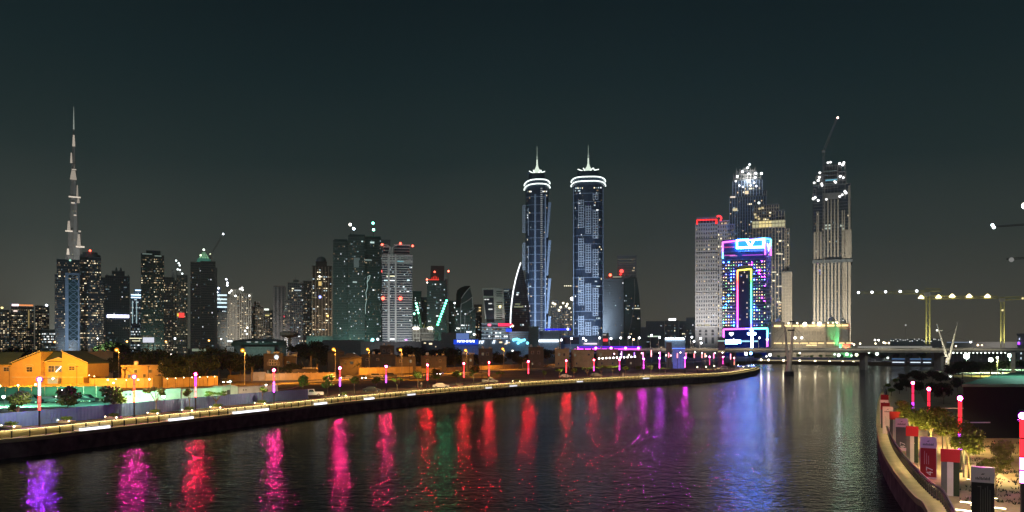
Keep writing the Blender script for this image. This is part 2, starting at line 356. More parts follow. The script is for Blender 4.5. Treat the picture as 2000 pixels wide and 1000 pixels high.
LP = [ # px, base y, head y, head, upper, lower, words
 (77, 838, 741, VIO, (1, 0.62, 1.0), (1, 0.04, 0.03), "violet-headed lamp post with red shaft, standing before the orange villa", 1.2),
 (262, 815, 736, (1, 0.02, 0.45), (1, 0.06, 0.03), (1, 0.08, 0.03), "magenta-headed lamp post with red shaft beside the green site cabin", 1.2),
 (382, 803, 731, CRIM, (0.8, 0.04, 0.9), (0.9, 0.1, 0.1), "red-headed lamp post with violet middle before the long grey hoarding", 1.1),
 (535, 792, 723, (1, 0.02, 0.25), (1, 0.04, 0.05), (0.75, 0.08, 1.0), "red-headed lamp post with violet foot before the blue hoarding's right half", 1.1),
 (664, 776, 719, (1, 0.02, 0.2), (1, 0.04, 0.05), (0.6, 0.06, 1.0), "red-headed lamp post with violet foot, right of the white pickup", 1.0),
 (754, 767, 716, (1, 0.02, 0.12), (1, 0.03, 0.05), (0.6, 0.05, 1.0), "red-headed lamp post with a short violet foot among young trees", 1.0),
 (835, 761, 713, RED, (1, 0.03, 0.03), (1, 0.04, 0.04), "all-red lamp post just left of the parked beige car", 1.0),
 (906, 754, 710, RED, (1, 0.03, 0.03), (1, 0.04, 0.04), "all-red lamp post before the long low orange wall, under an orange street lamp", 1.0),
 (955, 750, 708, RED, (1, 0.03, 0.03), (1, 0.04, 0.04), "all-red lamp post rising behind the parked pickup", 1.0),
 (1032, 745, 706, RED, (1, 0.03, 0.05), (1, 0.04, 0.08), "all-red lamp post left of the first lollipop tree", 1.0),
 (1106, 742, 704.5, RED, (1, 0.05, 0.05), (1, 0.04, 0.05), "all-red lamp post behind the pale parked saloon", 0.9),
 (1160, 738, 703, RED, (1, 0.05, 0.08), (1, 0.05, 0.35), "red lamp post turning pink at its foot, between two fan-shaped trees", 0.9),
 (1210, 735.5, 702, (1, 0.02, 0.15), (1, 0.05, 0.2), (0.8, 0.06, 0.8), "red-headed lamp post turning purple at its foot near the wide lollipop tree", 0.9),
 (1257, 732, 701, (0.85, 0.02, 0.85), (0.9, 0.05, 0.7), (1, 0.06, 0.8), "magenta-headed lamp post between two round lollipop trees", 1.0),
 (1288, 731, 699.5, (0.5, 0.03, 1.0), (0.8, 0.05, 0.8), (1, 0.08, 0.8), "violet-headed lamp post beside the low spreading tree", 1.0),
 (1338, 729, 699, (0.75, 0.02, 0.9), (1, 0.05, 0.6), (1, 0.08, 0.4), "purple-headed lamp post standing alone past the last tree", 1.0),
 (1386, 722, 697, (1, 0.05, 0.35), (1, 0.05, 0.3), (1, 0.06, 0.2), "slim pink lamp post left of the white parked car", 0.5),
 (1412, 720, 697, (1, 0.05, 0.45), (1, 0.05, 0.5), (1, 0.06, 0.6), "slim magenta lamp post behind the white parked car", 0.5),
 (1434, 721, 699, (1, 0.2, 0.3), (1, 0.12, 0.3), (1, 0.25, 0.15), "peach and pink lamp post nearest the quay's rounded tip", 0.5),
]
for px, by, hy, c1, c2, c3, words, pw in LP:
    lamp_post(px, by, hy, c1, c2, c3, words, LG, pw)
RG = "colour-lit lamp posts on the near quay"
lamp_post(1783, 833, 748, (1, 0.01, 0.05), (0.9, 0.02, 0.08), (0.6, 0.04, 1.0), "farthest lamp post of the near quay, rising over the yellow-lit tree", RG, 0.5, low=(0.3, 0.55), down=2300)
lamp_post(1814, 862, 760, (1, 0.01, 0.06), (0.9, 0.02, 0.05), (0.6, 0.04, 1.0), "red and violet lamp post in the middle of the yellow-lit trees", RG, 0.5, low=(0.28, 0.56), down=2300)
lamp_post(1875, 925, 778, (1, 0.02, 0.22), (1, 0.02, 0.03), (0.75, 0.08, 1.0), "red and violet lamp post behind the striped red-topped pillar", RG, 0.6, low=(0.30, 0.52), down=2300)
lamp_post(1997, 1020, 812, (0.7, 0.05, 1.0), (1, 0.02, 0.03), (1, 0.25, 1.0), "nearest lamp post with violet head, cut by the picture's edge", RG, 0.7, low=(0.35, 0.6), down=2300)
# ================================================================== NEAR QUAY: DISPLAY PILLARS
def text_mesh(s, size, m, parent, loc, rot, name="lettering"):
    c = bpy.data.curves.new(name, 'FONT'); c.body = s; c.size = size; c.extrude = 0.006; c.align_x = 'CENTER'; c.align_y = 'CENTER'
    c.materials.append(m); o = bpy.data.objects.new(name, c); COL.objects.link(o); o.location = loc; o.rotation_euler = rot
    if parent is not None: o.parent = parent
    return o
def skyline_mark(parent, w, z, y):
    b = MB(); n = 11; rr = random.Random(5)
    hs = [0.14, 0.17, 0.12, 0.2, 0.17, 0.12, 0.19, 0.13, 0.18, 0.15, 0.2]
    for i in range(n):
        x0 = -w/2 + w * i / n; b.box(x0 + 0.01, x0 + w / n * 0.72, y - 0.012, y, z, z + hs[i])
    b.build("lettering", M['ink'], parent)
    b = MB(); b.box(-0.10, 0.06, y - 0.012, y, z + 0.34, z + 0.38); b.box(-0.04, 0.12, y - 0.012, y, z + 0.39, z + 0.42); b.build("emblem", M['ink'], parent)
def pillar(kind, px, base_y, wpx, label, skew=0.0):
    p = G(px, base_y, ZG + 0.12); w = wpx / F * p.y; h = 3.55; dp = 0.42
    t = thing("display_pillar", label, "display pillar", p, -math.atan2(p.x, p.y) + skew, "display pillars along the near quay")
    if kind in ('47', '47grey', '47pale'):
        b = MB(); b.box(-w/2, w/2, -dp/2, dp/2, 0, h); b.build("body", M['pink'], t)
        pm = {'47': M['red'], '47grey': M['panelgrey'], '47pale': M['pink']}[kind]
        b = MB(); b.box(-w/2 + 0.04, w/2 - 0.04, -dp/2 - 0.03, -dp/2 + 0.002, 0.1 if kind == '47' else 0.35, h - 0.95); b.build("panel", pm, t)
        skyline_mark(t, w * 0.66, h - 0.72, -dp/2 - 0.002)
        text_mesh("47", 0.75, M['whiteprint'] if kind != '47pale' else M['panelgrey'], t, (0.12, -dp/2 - 0.045, 0.62), (R(90), R(-90), 0))
        b = MB()
        for i in range(3): b.box(-0.30 + i * 0.16, -0.28 + i * 0.16, -dp/2 - 0.04, -dp/2 - 0.028, 1.2, 2.35 - 0.2 * i)
        b.build("fine_print", M['whiteprint'] if kind == '47' else M['panelgrey'], t)
    elif kind == 'stripes':
        b = MB(); b.box(-w/2, w/2, -dp/2, dp/2, h - 0.95, h); b.build("red_top", M['red'], t)
        ws = w / 3.1
        for i, m_ in enumerate((M['panelgrey'], M['pale'], M['leafd'])):
            b = MB(); x0 = -w/2 + 0.03 + i * (w - 0.06) / 3; b.box(x0, x0 + (w - 0.06) / 3 - 0.004, -dp/2 + 0.04, dp/2 - 0.04, 0, h - 0.952); b.build("column", m_, t)
    else:
        b = MB(); b.box(-w/2, w/2, -dp/2, dp/2, h - 1.0, h); b.build("pale_top", M['pink'], t)
        b = MB(); b.box(-w/2 + 0.02, w/2 - 0.02, -dp/2 + 0.03, dp/2 - 0.03, 0, h - 1.002); b.build("dark_body", M['black'], t)
        skyline_mark(t, w * 0.62, h - 0.82, -dp/2 - 0.002)
        b = MB()
        for i in range(5): b.box(-0.14 + i * 0.13, -0.10 + i * 0.13, -dp/2 + 0.018, -dp/2 + 0.032, 0.5 + 0.1 * (i % 2), 2.35 - 0.12 * ((i * 2) % 3))
        b.box(-0.3, -0.08, -dp/2 + 0.018, -dp/2 + 0.032, 2.25, 2.31); b.build("fine_print", M['panelgrey'], t)
pillar('black', 1919.5, 1018, 40, "nearest display pillar, black with pale top, cut by the picture's bottom")
pillar('stripes', 1856, 968, 33, "large red-topped display pillar with dark, pale and green columns")
pillar('47', 1813, 933, 29, "red display pillar with white 47 near its foot and pale top")
pillar('stripes', 1781.5, 903, 22, "small red-topped display pillar between the red and the grey 47 pillars")
pillar('47grey', 1761, 880, 22, "grey display pillar with 47 near its foot and pale top")
pillar('stripes', 1747.5, 861, 19, "red-topped display pillar just left of the grey 47 pillar")
pillar('47pale', 1734, 847, 18.5, "all-pale display pillar with small 47, fourth tallest from the far end")
pillar('stripes', 1729, 836, 16, "red-topped display pillar squeezed behind the all-pale pillar")
pillar('47pale', 1727, 828, 15, "pale display pillar second from the far end of the row")
pillar('stripes', 1728, 813, 14, "farthest display pillar, dark reddish, where the railing bends away")

# low light benches on the near promenade
for i, (px, py, L_, words) in enumerate(((1893, 1000, 2.6, "glowing light bar in the paving left of the black pillar's foot"), (1908, 985, 2.2, "shorter glowing light bar behind the black pillar's foot"), (1930, 992, 2.2, "glowing light bar in the paving right of the black pillar's foot"))):
    p = G(px, py, ZG + 0.12); t = thing("light_bar", words, "ground light", p, R(-38), "light bars in the near paving")
    b = MB(); b.box(-L_/2, L_/2, -0.12, 0.12, 0, 0.05); b.build("frame", M['steel'], t)
    b = MB(); b.box(-L_/2 + 0.04, L_/2 - 0.04, -0.08, 0.08, 0.05, 0.09); b.build("diffuser", glow((1, 0.86, 0.55), 9, True), t)

# ================================================================== TREES
def leaf_mesh(name, clumps, n, size, seed, m):
    rr = random.Random(seed); b = MB()
    tot = sum(c[3] ** 2 for c in clumps)
    for cx, cy_, cz, r, fl in clumps:
        k = int(n * r * r / tot)
        for _ in range(k):
            while True:
                v = Vector((rr.uniform(-1, 1), rr.uniform(-1, 1), rr.uniform(-1, 1)))
                if v.length < 1 and v.length > 0.35 * rr.random(): break
            c = Vector((cx + v.x * r, cy_ + v.y * r, cz + v.z * r * fl)); s = size * rr.uniform(0.6, 1.4)
            u = Vector((rr.gauss(0, 1), rr.gauss(0, 1), rr.gauss(0, 0.7))).normalized(); w = u.orthogonal().normalized()
            w = (Matrix.Rotation(rr.uniform(0, 6.3), 3, u) @ w); x = u.cross(w)
            b.face([c - w * s, c + x * s * 0.5, c + w * s, c - x * s * 0.5])
    me = bpy.data.meshes.new(name); me.from_pydata(b.v, [], b.f); me.materials.append(m); return me
def trunk_mesh(h, r, ends, seed=1, two=False):
    b = MB(); rr = random.Random(seed); fork = Vector((0, 0, h))
    if two: b.tube((-0.12, 0, 0), fork, r * 0.8, r * 0.5); b.tube((0.14, 0.05, 0), fork, r * 0.8, r * 0.5)
    else:
        mid = Vector((rr.uniform(-.08, .08) * h * 0.4, 0, h * 0.5)); b.tube((0, 0, 0), mid, r, r * 0.8); b.tube(mid, fork, r * 0.8, r * 0.6)
    for e in ends:
        e = Vector(e); m_ = fork.lerp(e, 0.5) + Vector((rr.uniform(-.1, .1), rr.uniform(-.1, .1), 0.12)); b.tube(fork, m_, r * 0.5, r * 0.34, 5); b.tube(m_, e, r * 0.34, r * 0.12, 5)
    me = bpy.data.meshes.new("trunk"); me.from_pydata(b.v, [], b.f); me.materials.append(M['bark']); return me
def cl(n, R_, z, r, fl=0.7, seed=0, zs=0.5):
    rr = random.Random(seed)
    return [(R_ * math.cos(a) * rr.uniform(.3, 1), R_ * math.sin(a) * rr.uniform(.3, 1), z + rr.uniform(-zs, zs), r * rr.uniform(.6, 1.15), fl) for a in [rr.uniform(0, 6.28) for _ in range(n)]]
def tree_kind(name, h, r, clumps, n, size, seed, m=None, two=False):
    return (name, trunk_mesh(h, r, [(c[0]*.8, c[1]*.8, c[2]) for c in clumps[:7]], seed, two), leaf_mesh("crown", clumps, n, size, seed, m or M['leaf']))
TK = dict(
    young=[tree_kind("young_tree", 1.9, .09, cl(11, .85, 3.4, .72, .8, s, .9), 1300, .17, s, None, True) for s in (1, 2, 3)],
    lolly=[tree_kind("lollipop_tree", 2.0, .10, cl(9, .65, 3.3, .75, .75, s, .45), 1000, .16, s) for s in (4, 5)],
    fan=[tree_kind("fan_tree", 1.5, .12, [(math.cos(a) * 1.3, math.sin(a) * 1.3, 3.6 + .3 * math.sin(3 * a), .55, .5) for a in [k * .785 + s for k in range(8)]], 900, .15, s) for s in (6, 7)],
    sparse=[tree_kind("sparse_tree", 1.6, .08, cl(6, 1.2, 3.4, .5, .7, s, .6), 520, .16, s) for s in (8, 9)],
    near=[tree_kind("quay_tree", 2.2, .10, cl(14, 1.5, 4.0, .85, .75, s, 1.1), 2600, .13, s, mat('yellow_leaf', (.13, .14, .018), .6, 0, .45, 1.2)) for s in (10, 11, 12)],
    big=[tree_kind("garden_tree", 2.2, .25, cl(16, 3.0, 5.0, 1.9, .8, s, 1.6), 2200, .34, s, M['leafd']) for s in (13, 14, 15, 16)],
)
def palm_kind(seed, h=5.0, m=None):
    rr = random.Random(seed); b = MB(); b.tube((0, 0, 0), (.1, 0, h * .5), .24, .2); b.tube((.1, 0, h * .5), (.15, 0, h), .2, .22)
    tm = bpy.data.meshes.new("trunk"); tm.from_pydata(b.v, [], b.f); tm.materials.append(M['bark']); c = MB()
    for k in range(24):
        a = rr.uniform(0, 6.28); el = rr.uniform(-.2, 1.2); L_ = rr.uniform(2.0, 2.7); prev = Vector((.15, 0, h)); dr = Vector((math.cos(a) * math.cos(el), math.sin(a) * math.cos(el), math.sin(el)))
        for j in range(6):
            nx = prev + dr * L_ / 6; sd = dr.cross(Vector((0, 0, 1))).normalized() * (.42 * (1 - j / 7)) + Vector((0, 0, -.12))
            sd2 = -dr.cross(Vector((0, 0, 1))).normalized() * (.42 * (1 - j / 7)) + Vector((0, 0, -.12))
            for q in range(3):
                f = prev.lerp(nx, (q + .2) / 3); g_ = prev.lerp(nx, (q + .75) / 3)
                c.face([f, g_, g_ + sd + dr * .15]); c.face([f, g_ + sd2 + dr * .15, g_])
            prev = nx; dr = (dr + Vector((0, 0, -.26))).normalized()
    cm = bpy.data.meshes.new("crown"); cm.from_pydata(c.v, [], c.f); cm.materials.append(m or M['leafd']); return ("palm_tree", tm, cm)
TK['palm'] = [palm_kind(s) for s in (21, 22)]
NT = [0]
def tree(kind, loc, scale, label, group=None, rz=None):
    v = TK[kind]; nm, tm, cm = v[NT[0] % len(v)]; NT[0] += 1
    t = thing(nm, label, "palm tree" if kind == 'palm' else "tree", loc, random.uniform(0, 6.28) if rz is None else rz, group)
    t.scale = (scale,) * 3 if not isinstance(scale, tuple) else scale
    link("trunk", tm, t); link("crown", cm, t, "stuff" if False else None); return t
def tree_px(kind, px, base_y, top_y, label, group=None, wide=1.0, nat={'young': 4.9, 'lolly': 4.5, 'fan': 4.3, 'sparse': 4.4, 'near': 5.9, 'big': 8.2, 'palm': 6.6}):
    p = G(px, base_y); h = (base_y - top_y) / F * p.y; s = h / nat[kind]; return tree(kind, p, (s * wide, s * wide, s), label, group)
PG = "young trees along the far promenade"
PT = [('young', 35, 833, 762, "dark bushy young tree at the picture's left edge", 1.2), ('young', 132, 822, 753, "young tree in front of the villa's right gable", 1.3), ('young', 222, 815, 752, "thick young tree left of the magenta-headed lamp post", 1.4),
 ('sparse', 305, 808, 750, "thin-leaved young tree beside the white yard light", 1.2), ('sparse', 370, 803, 752, "thin young tree touching the third lamp post", .9), ('fan', 422, 797, 763, "wide flat-topped small tree before the grey hoarding", 1.5),
 ('sparse', 512, 790, 750, "small tree with two bare forked stems before the blue hoarding", 1.0), ('young', 592, 772, 732, "slender young tree behind the hoarding's right end", 1.0), ('young', 640, 776, 731, "slim young tree right of the white pickup", 1.0),
 ('lolly', 692, 770, 733, "small round tree between the two lamp posts with violet feet", 1.0), ('lolly', 735, 768, 733, "bushy small tree just left of the sixth lamp post", 1.1), ('fan', 776, 764, 737, "small flat-topped tree right of the sixth lamp post", 1.1),
 ('lolly', 816, 759, 721, "dark bushy tree left of the parked beige car", 1.1), ('young', 853, 756, 719, "tree standing right behind the parked beige car", 1.0), ('lolly', 891, 754, 722, "dark round tree left of the eighth lamp post", 1.1),
 ('young', 925, 751, 713, "tall thin tree between the eighth and ninth lamp posts", 1.1), ('fan', 977, 747, 725, "bare forked tree right of the parked pickup", 1.0), ('lolly', 1064, 743, 723, "tiny lollipop tree left of the pale saloon", .9), ('fan', 1093, 741, 719, "bare forked tree left of the eleventh lamp post", 1.0),
 ('lolly', 1121, 739.5, 718, "round yellow-green tree right of the pale saloon", 1.2), ('fan', 1147, 738, 716, "fan-shaped yellow-green tree left of the twelfth lamp post", 1.3), ('fan', 1174, 736.5, 713, "wide bare-branched tree right of the twelfth lamp post", 1.5), ('fan', 1197, 735, 713, "upright bare-branched tree left of the thirteenth lamp post", 1.2),
 ('lolly', 1222, 734, 715, "widest lollipop tree, right of the thirteenth lamp post", 1.6), ('lolly', 1247, 732.5, 713.5, "round lollipop tree left of the magenta-headed post", 1.2), ('lolly', 1271, 731, 712.5, "round lollipop tree between magenta and violet lamp heads", 1.3), ('fan', 1300, 730, 717, "low spreading tree right of the violet-headed post", 2.0)]
for kd, px, by, ty, lb, wd in PT: tree_px(kd, px, by, ty, lb, PG, wd)
# planters with clipped bushes at the feet of the nearer trees
BM = leaf_mesh("foliage", [(x * .5, 0, .55 + .1 * (x % 2), .55, .5) for x in (-1.6, -.8, 0, .8, 1.6)], 420, .12, 31, M['leaf'])
for i, (px, by, wpx) in enumerate(((22, 838, 34), (130, 827, 28), (222, 820, 28), (303, 812, 24), (370, 806, 24), (425, 800, 24), (511, 792, 24), (592, 779, 20), (672, 776, 14), (1010, 747, 14))):
    p = G(px, by); w = wpx / F * p.y
    t = thing("planter", "%s stone planter with clipped bush from the left on the far promenade" % ordn(i), "planter", (p.x, p.y, ZG + .12), R(-25 - i), "planters along the far promenade")
    b = MB(); b.prism([(-w/2, -.6), (w/2, -.6), (w/2, .6), (-w/2, .6)], 0, .34, top=[(-w/2 - .08, -.68), (w/2 + .08, -.68), (w/2 + .08, .68), (-w/2 - .08, .68)]); b.build("trough", M['tan'], t)
    o = link("bush", BM, t); o.scale = (w / 2.7, 1, .9); o.location = (0, 0, .1)
    for s_ in (-1, 1):
        b = MB(); b.ball((s_ * (w/2 + .2), -.5, .35), .10); b.build("marker_light", glow((1, .85, .5), 14, True), t)
# near quay trees, lit from below
NG = "leafy trees on the near quay"
for px, by, ty, lb, wd, lit in ((1785, 868, 798, "left yellow-lit tree behind the small red-topped pillars", .9, 1), (1818, 880, 802, "yellow-lit tree behind the red 47 pillar", 1.0, 1.2), (1850, 890, 812, "darker leafy tree above the striped pillar", 1.0, .4),
        (1892, 938, 830, "airy tree right of the third lamp post, half lit", .8, .8), (1945, 975, 868, "thin dark young tree right of the black pillar", .65, .08), (1765, 838, 792, "farthest yellow-lit tree beside the last lamp post of the near quay", .9, .8)):
    t = tree_px('near', px, by, ty - 12, lb, NG, wd * 1.25)
    p = G(px, by); b = MB(); b.lathe((0, 0, 0), [(.16, 0), (.16, .16), (.12, .2)], 8)
    u = thing("ground_spotlight", "small ground spotlight under the " + lb.replace(" of the near quay","").replace("small ","").replace(", half lit",""), "spotlight", (p.x - .55, p.y - .9, ZG + .02), 0, "ground spotlights under the near trees")
    b.build("housing", M['darksteel'], u); b = MB(); b.lathe((0, 0, .2), [(.11, 0), (.11, .02)], 8); b.build("lens", glow((1, .85, .4), 10), u)
    lamp('SPOT', (0, 0, .35), 1900 * lit, (1, .82, .22), u, .1, (.55, .9, 4.0), R(95))
# crane-like arms of two tall slim street poles behind the trees
for px, by, ty, lb in ((1841, 880, 798, "slim pole with long horizontal arm above the yellow-lit trees"), (1882, 935, 826, "nearer slim pole with horizontal arm right of the third lamp post")):
    p = G(px, by); h = (by - ty) / F * p.y; t = thing("arm_pole", lb, "lamp post", p)
    b = MB(); b.tube((0, 0, 0), (0, 0, h), .08, .05); b.build("pole", M['steel'], t); b = MB(); b.box(-.1, 2.3, -.06, .06, h, h + .08); b.build("arm", M['pink'], t); lamp('SPOT', (2.1, 0, h - .12), 3000, (1, .74, .30), t, .2, (2.6, 1, 0), R(150), "light_source", .5)

# ================================================================== CARS
def make_car(name, label, paint, kind, loc, rz, lights=0, group="parked cars on the far bank"):
    t = thing(name, label, "car", loc, rz, group); L_, Wd = 4.6, 1.8
    if kind == 'pickup': prof = [(-2.6, .35), (2.5, .35), (2.55, .85), (1.5, 1.0), (.9, 1.65), (-.5, 1.68), (-.6, 1.05), (-2.6, 1.02)]; gl = [(.86, 1.05, 1.3), (-.35, 1.05, .7)]
    elif kind == 'suv': prof = [(-2.3, .35), (2.3, .35), (2.35, .85), (1.3, 1.05), (.7, 1.68), (-2.1, 1.72), (-2.35, 1.1)]
    else: prof = [(-2.25, .32), (2.25, .32), (2.3, .75), (1.2, .92), (.55, 1.40), (-1.0, 1.42), (-1.7, .98), (-2.3, .9)]
    b = MB(); n = len(prof); hw = Wd / 2
    for s in (-1, 1):
        f = [(x, s * (hw if z < 1.05 else hw - .16), z) for x, z in prof]; b.face(f if s < 0 else f[::-1])
    for k in range(n):
        (x0, z0), (x1, z1) = prof[k], prof[(k + 1) % n]; w0 = hw if z0 < 1.05 else hw - .16; w1 = hw if z1 < 1.05 else hw - .16
        b.face([(x0, -w0, z0), (x0, w0, z0), (x1, w1, z1), (x1, -w1, z1)])
    b.build("body", paint, t)
    xs = {'pickup': (-.45, .95, 1.08, 1.58), 'suv': (-2.1, 1.0, 1.1, 1.6), 'saloon': (-1.35, .85, .96, 1.34)}[kind]
    for s in (-1, 1):
        b = MB(); y = s * (hw - .07); y2 = s * (hw - .15); x0, x1, z0, z1 = xs
        f = [(x0, y, z0), (x1, y, z0), (x1 - .35, y2, z1), (x0 + .2, y2, z1)]; b.face(f if s < 0 else f[::-1]); b.build("side_window", M['carglass'], t)
    b = MB(); x0, x1, z0, z1 = xs; b.face([(x1 + .32, -.72, z0), (x1 + .32, .72, z0), (x1 - .12, .62, z1 + .02), (x1 - .12, -.62, z1 + .02)]); b.build("windscreen", M['carglass'], t)
    for sx_ in (-1.45, 1.45):
        for s in (-1, 1):
            b = MB(); b.tube((sx_, s * (hw - .2), .34), (sx_, s * (hw + .02), .34), .34, .34, 12); w_ = b.build("wheel", M['tyre'], t)
            b = MB(); b.tube((sx_, s * (hw + .0), .34), (sx_, s * (hw + .04), .34), .2, .2, 8); b.build("rim", M['steel'], w_)
    for s in (-.65, .65):
        b = MB(); b.box(2.3, 2.42, s - .16, s + .16, .62, .78); b.build("headlight", glow((1, .93, .8), 30 if lights > 0 else .05, lights > 0), t)
        b = MB(); b.box(-2.4 if kind != 'pickup' else -2.64, -2.26, s - .16, s + .16, .7, .86); b.build("tail_light", glow((1, .02, .02), 12 if lights < 0 else .05, lights < 0), t)
    return t
def car_px(px, base_y, label, paint, kind, rz=8, lights=0, group="parked cars on the far bank", name="parked_car"):
    p = G(px, base_y); make_car(name, label, paint, kind, p, R(rz), lights, group)
car_px(609, 774, "white pickup parked at the blue hoarding's right end", M['carw'], 'pickup', 200)
car_px(861, 758, "beige saloon parked right of the seventh lamp post", M['carw'], 'saloon', 10)
car_px(726, 766, "dark car with small lights parked left of the sixth lamp post", M['carb'], 'saloon', 8)
car_px(957, 748, "silver pickup parked at the foot of the ninth lamp post", M['cars'], 'pickup', 10)
car_px(1104, 738, "pale saloon parked at the foot of the eleventh lamp post", M['carw'], 'saloon', 12)
car_px(1164, 735.5, "grey saloon parked between the two fan-shaped trees", M['cars'], 'saloon', 14)
car_px(1411, 722, "white car parked on the quay's rounded tip", M['carw'], 'suv', 185, 0)
RC = "cars on the orange-lit road"
car_px(438, 750, "dark car with headlights on, left of the red tail lights", M['carb'], 'suv', -60, 1, RC, "road_car"); car_px(447, 749, "car showing red tail lights beside the first road wall", M['carb'], 'saloon', 100, -1, RC, "road_car")
car_px(680, 741, "car with bright headlights turning beside the tenth orange street lamp", M['cars'], 'saloon', 190, 1, RC, "road_car"); car_px(711, 741, "second car with paired headlights near the small palm", M['cars'], 'saloon', -80, 1, RC, "road_car")
car_px(736, 738, "orange-lit estate car parked before the long garden wall", M['cars'], 'suv', 8, 0, RC, "road_car"); car_px(764, 737, "dark estate car parked before the long garden wall", M['carb'], 'suv', 8, 0, RC, "road_car")
car_px(860, 733, "car with dazzling headlights on the road behind the beige saloon", M['cars'], 'saloon', -100, 1, RC, "road_car"); car_px(1063, 716, "distant car with headlights on the upper road", M['cars'], 'saloon', 200, 1, RC, "road_car"); car_px(1126, 716.5, "distant car with two headlights right of the eleventh lamp post", M['cars'], 'saloon', -95, 1, RC, "road_car")
# a person on the promenade
def person(px, by, label, shirt, trousers, rz=0):
    p = G(px, by); t = thing("person", label, "person", p, rz)
    def skin(name, vs, es, rad, m, sub=2):
        me = bpy.data.meshes.new(name); me.from_pydata(vs, es, []); o = link(name, me, t); md = o.modifiers.new("s", 'SKIN')
        for i, v in enumerate(me.skin_vertices[0].data): v.radius = (rad[i], rad[i])
        me.skin_vertices[0].data[0].use_root = True; o.modifiers.new("d", 'SUBSURF').levels = 1; me.materials.append(m); return o
    vs = [(0, 0, .95), (0, 0, 1.2), (0, 0, 1.42), (0, 0, 1.5), (0, -.01, 1.60), (0, -.01, 1.72), (-.1, 0, .88), (-.13, -.12, .5), (-.13, -.05, .08), (-.13, -.2, .03), (.1, 0, .88), (.13, .14, .5), (.13, .26, .1), (.13, .14, .03),
          (-.19, 0, 1.4), (-.25, .06, 1.13), (-.25, -.06, .9), (-.25, -.09, .8), (.19, 0, 1.4), (.25, -.06, 1.13), (.26, -.14, .92), (.26, -.17, .82)]
    es = [(0, 1), (1, 2), (2, 3), (3, 4), (4, 5), (0, 6), (6, 7), (7, 8), (8, 9), (0, 10), (10, 11), (11, 12), (12, 13), (2, 14), (14, 15), (15, 16), (16, 17), (2, 18), (18, 19), (19, 20), (20, 21)]
    rad = [.15, .14, .15, .06, .09, .085, .11, .075, .05, .04, .11, .075, .05, .04, .07, .05, .04, .035, .07, .05, .04, .035]
    skin("body", vs, es, rad, mat("skin", (.3, .18, .12), .6))
    skin("shirt", [(0, 0, 1.0), (0, 0, 1.2), (0, 0, 1.42), (-.19, 0, 1.4), (-.25, .06, 1.16), (.19, 0, 1.4), (.25, -.06, 1.16)], [(0, 1), (1, 2), (2, 3), (3, 4), (2, 5), (5, 6)], [.18, .165, .17, .085, .065, .085, .065], shirt)
    skin("trousers", [(0, 0, .95), (-.1, 0, .88), (-.13, -.12, .5), (-.13, -.05, .12), (.1, 0, .88), (.13, .14, .5), (.13, .26, .14)], [(0, 1), (1, 2), (2, 3), (0, 4), (4, 5), (5, 6)], [.17, .13, .095, .075, .13, .095, .075], trousers)
    b = MB(); b.ball((0, .01, 1.70), .11, 8); b.build("hair", M['black'], t)
person(823, 757.5, "person in white shirt walking on the promenade left of the seventh lamp post", M['carw'], M['panelgrey'], R(70))
person(1217, 735, "person in long white clothes standing right of the thirteenth lamp post", M['carw'], M['carw'], R(100))
person(1445, 722, "person in pale clothes near the peach and pink lamp post", M['carw'], M['cars'], R(10))

# ================================================================== SITE YARD: HOARDING, CABINS, GREEN LIGHTS
HP = [G(-260, 868), G(-100, 850), G(0, 838), G(150, 823), G(300, 808), G(450, 792), G(602, 779.5)]
t = thing("hoarding", "long blue-grey corrugated metal hoarding behind the left promenade", "hoarding"); pmesh = None; wd = 2.4
for a, c in zip(HP[:-1], HP[1:]):
    L_ = (c - a).length; n = max(1, round(L_ / wd)); w = L_ / n; rz = math.atan2((c - a).y, (c - a).x)
    for i in range(n):
        q = a.lerp(c, i / n)
        if pmesh is None:
            b = MB(); m_ = 16
            for j in range(m_):
                x0, x1 = wd * j / m_, wd * (j + 1) / m_; y0 = .035 * (1 if j % 4 in (1, 2) else 0); y1 = .035 * (1 if (j + 1) % 4 in (1, 2) else 0)
                b.face([(x0, -y0, .05), (x1 - .0, -y1, .05), (x1, -y1, 2.2), (x0, -y0, 2.2)])
            b.box(0, .05, 0.005, .06, 0, 2.25); b.box(0, wd - .02, .005, .05, 1.2, 1.26); o = b.build("panel", M['hoard'], t); pmesh = o.data
        else: o = link("panel", pmesh, t)
        o.location = q + Vector((0, 0, random.uniform(-.02, .03))); o.rotation_euler = (random.uniform(-.012, .012), 0, rz); o.scale = ((w - .015) / wd, 1, 1)
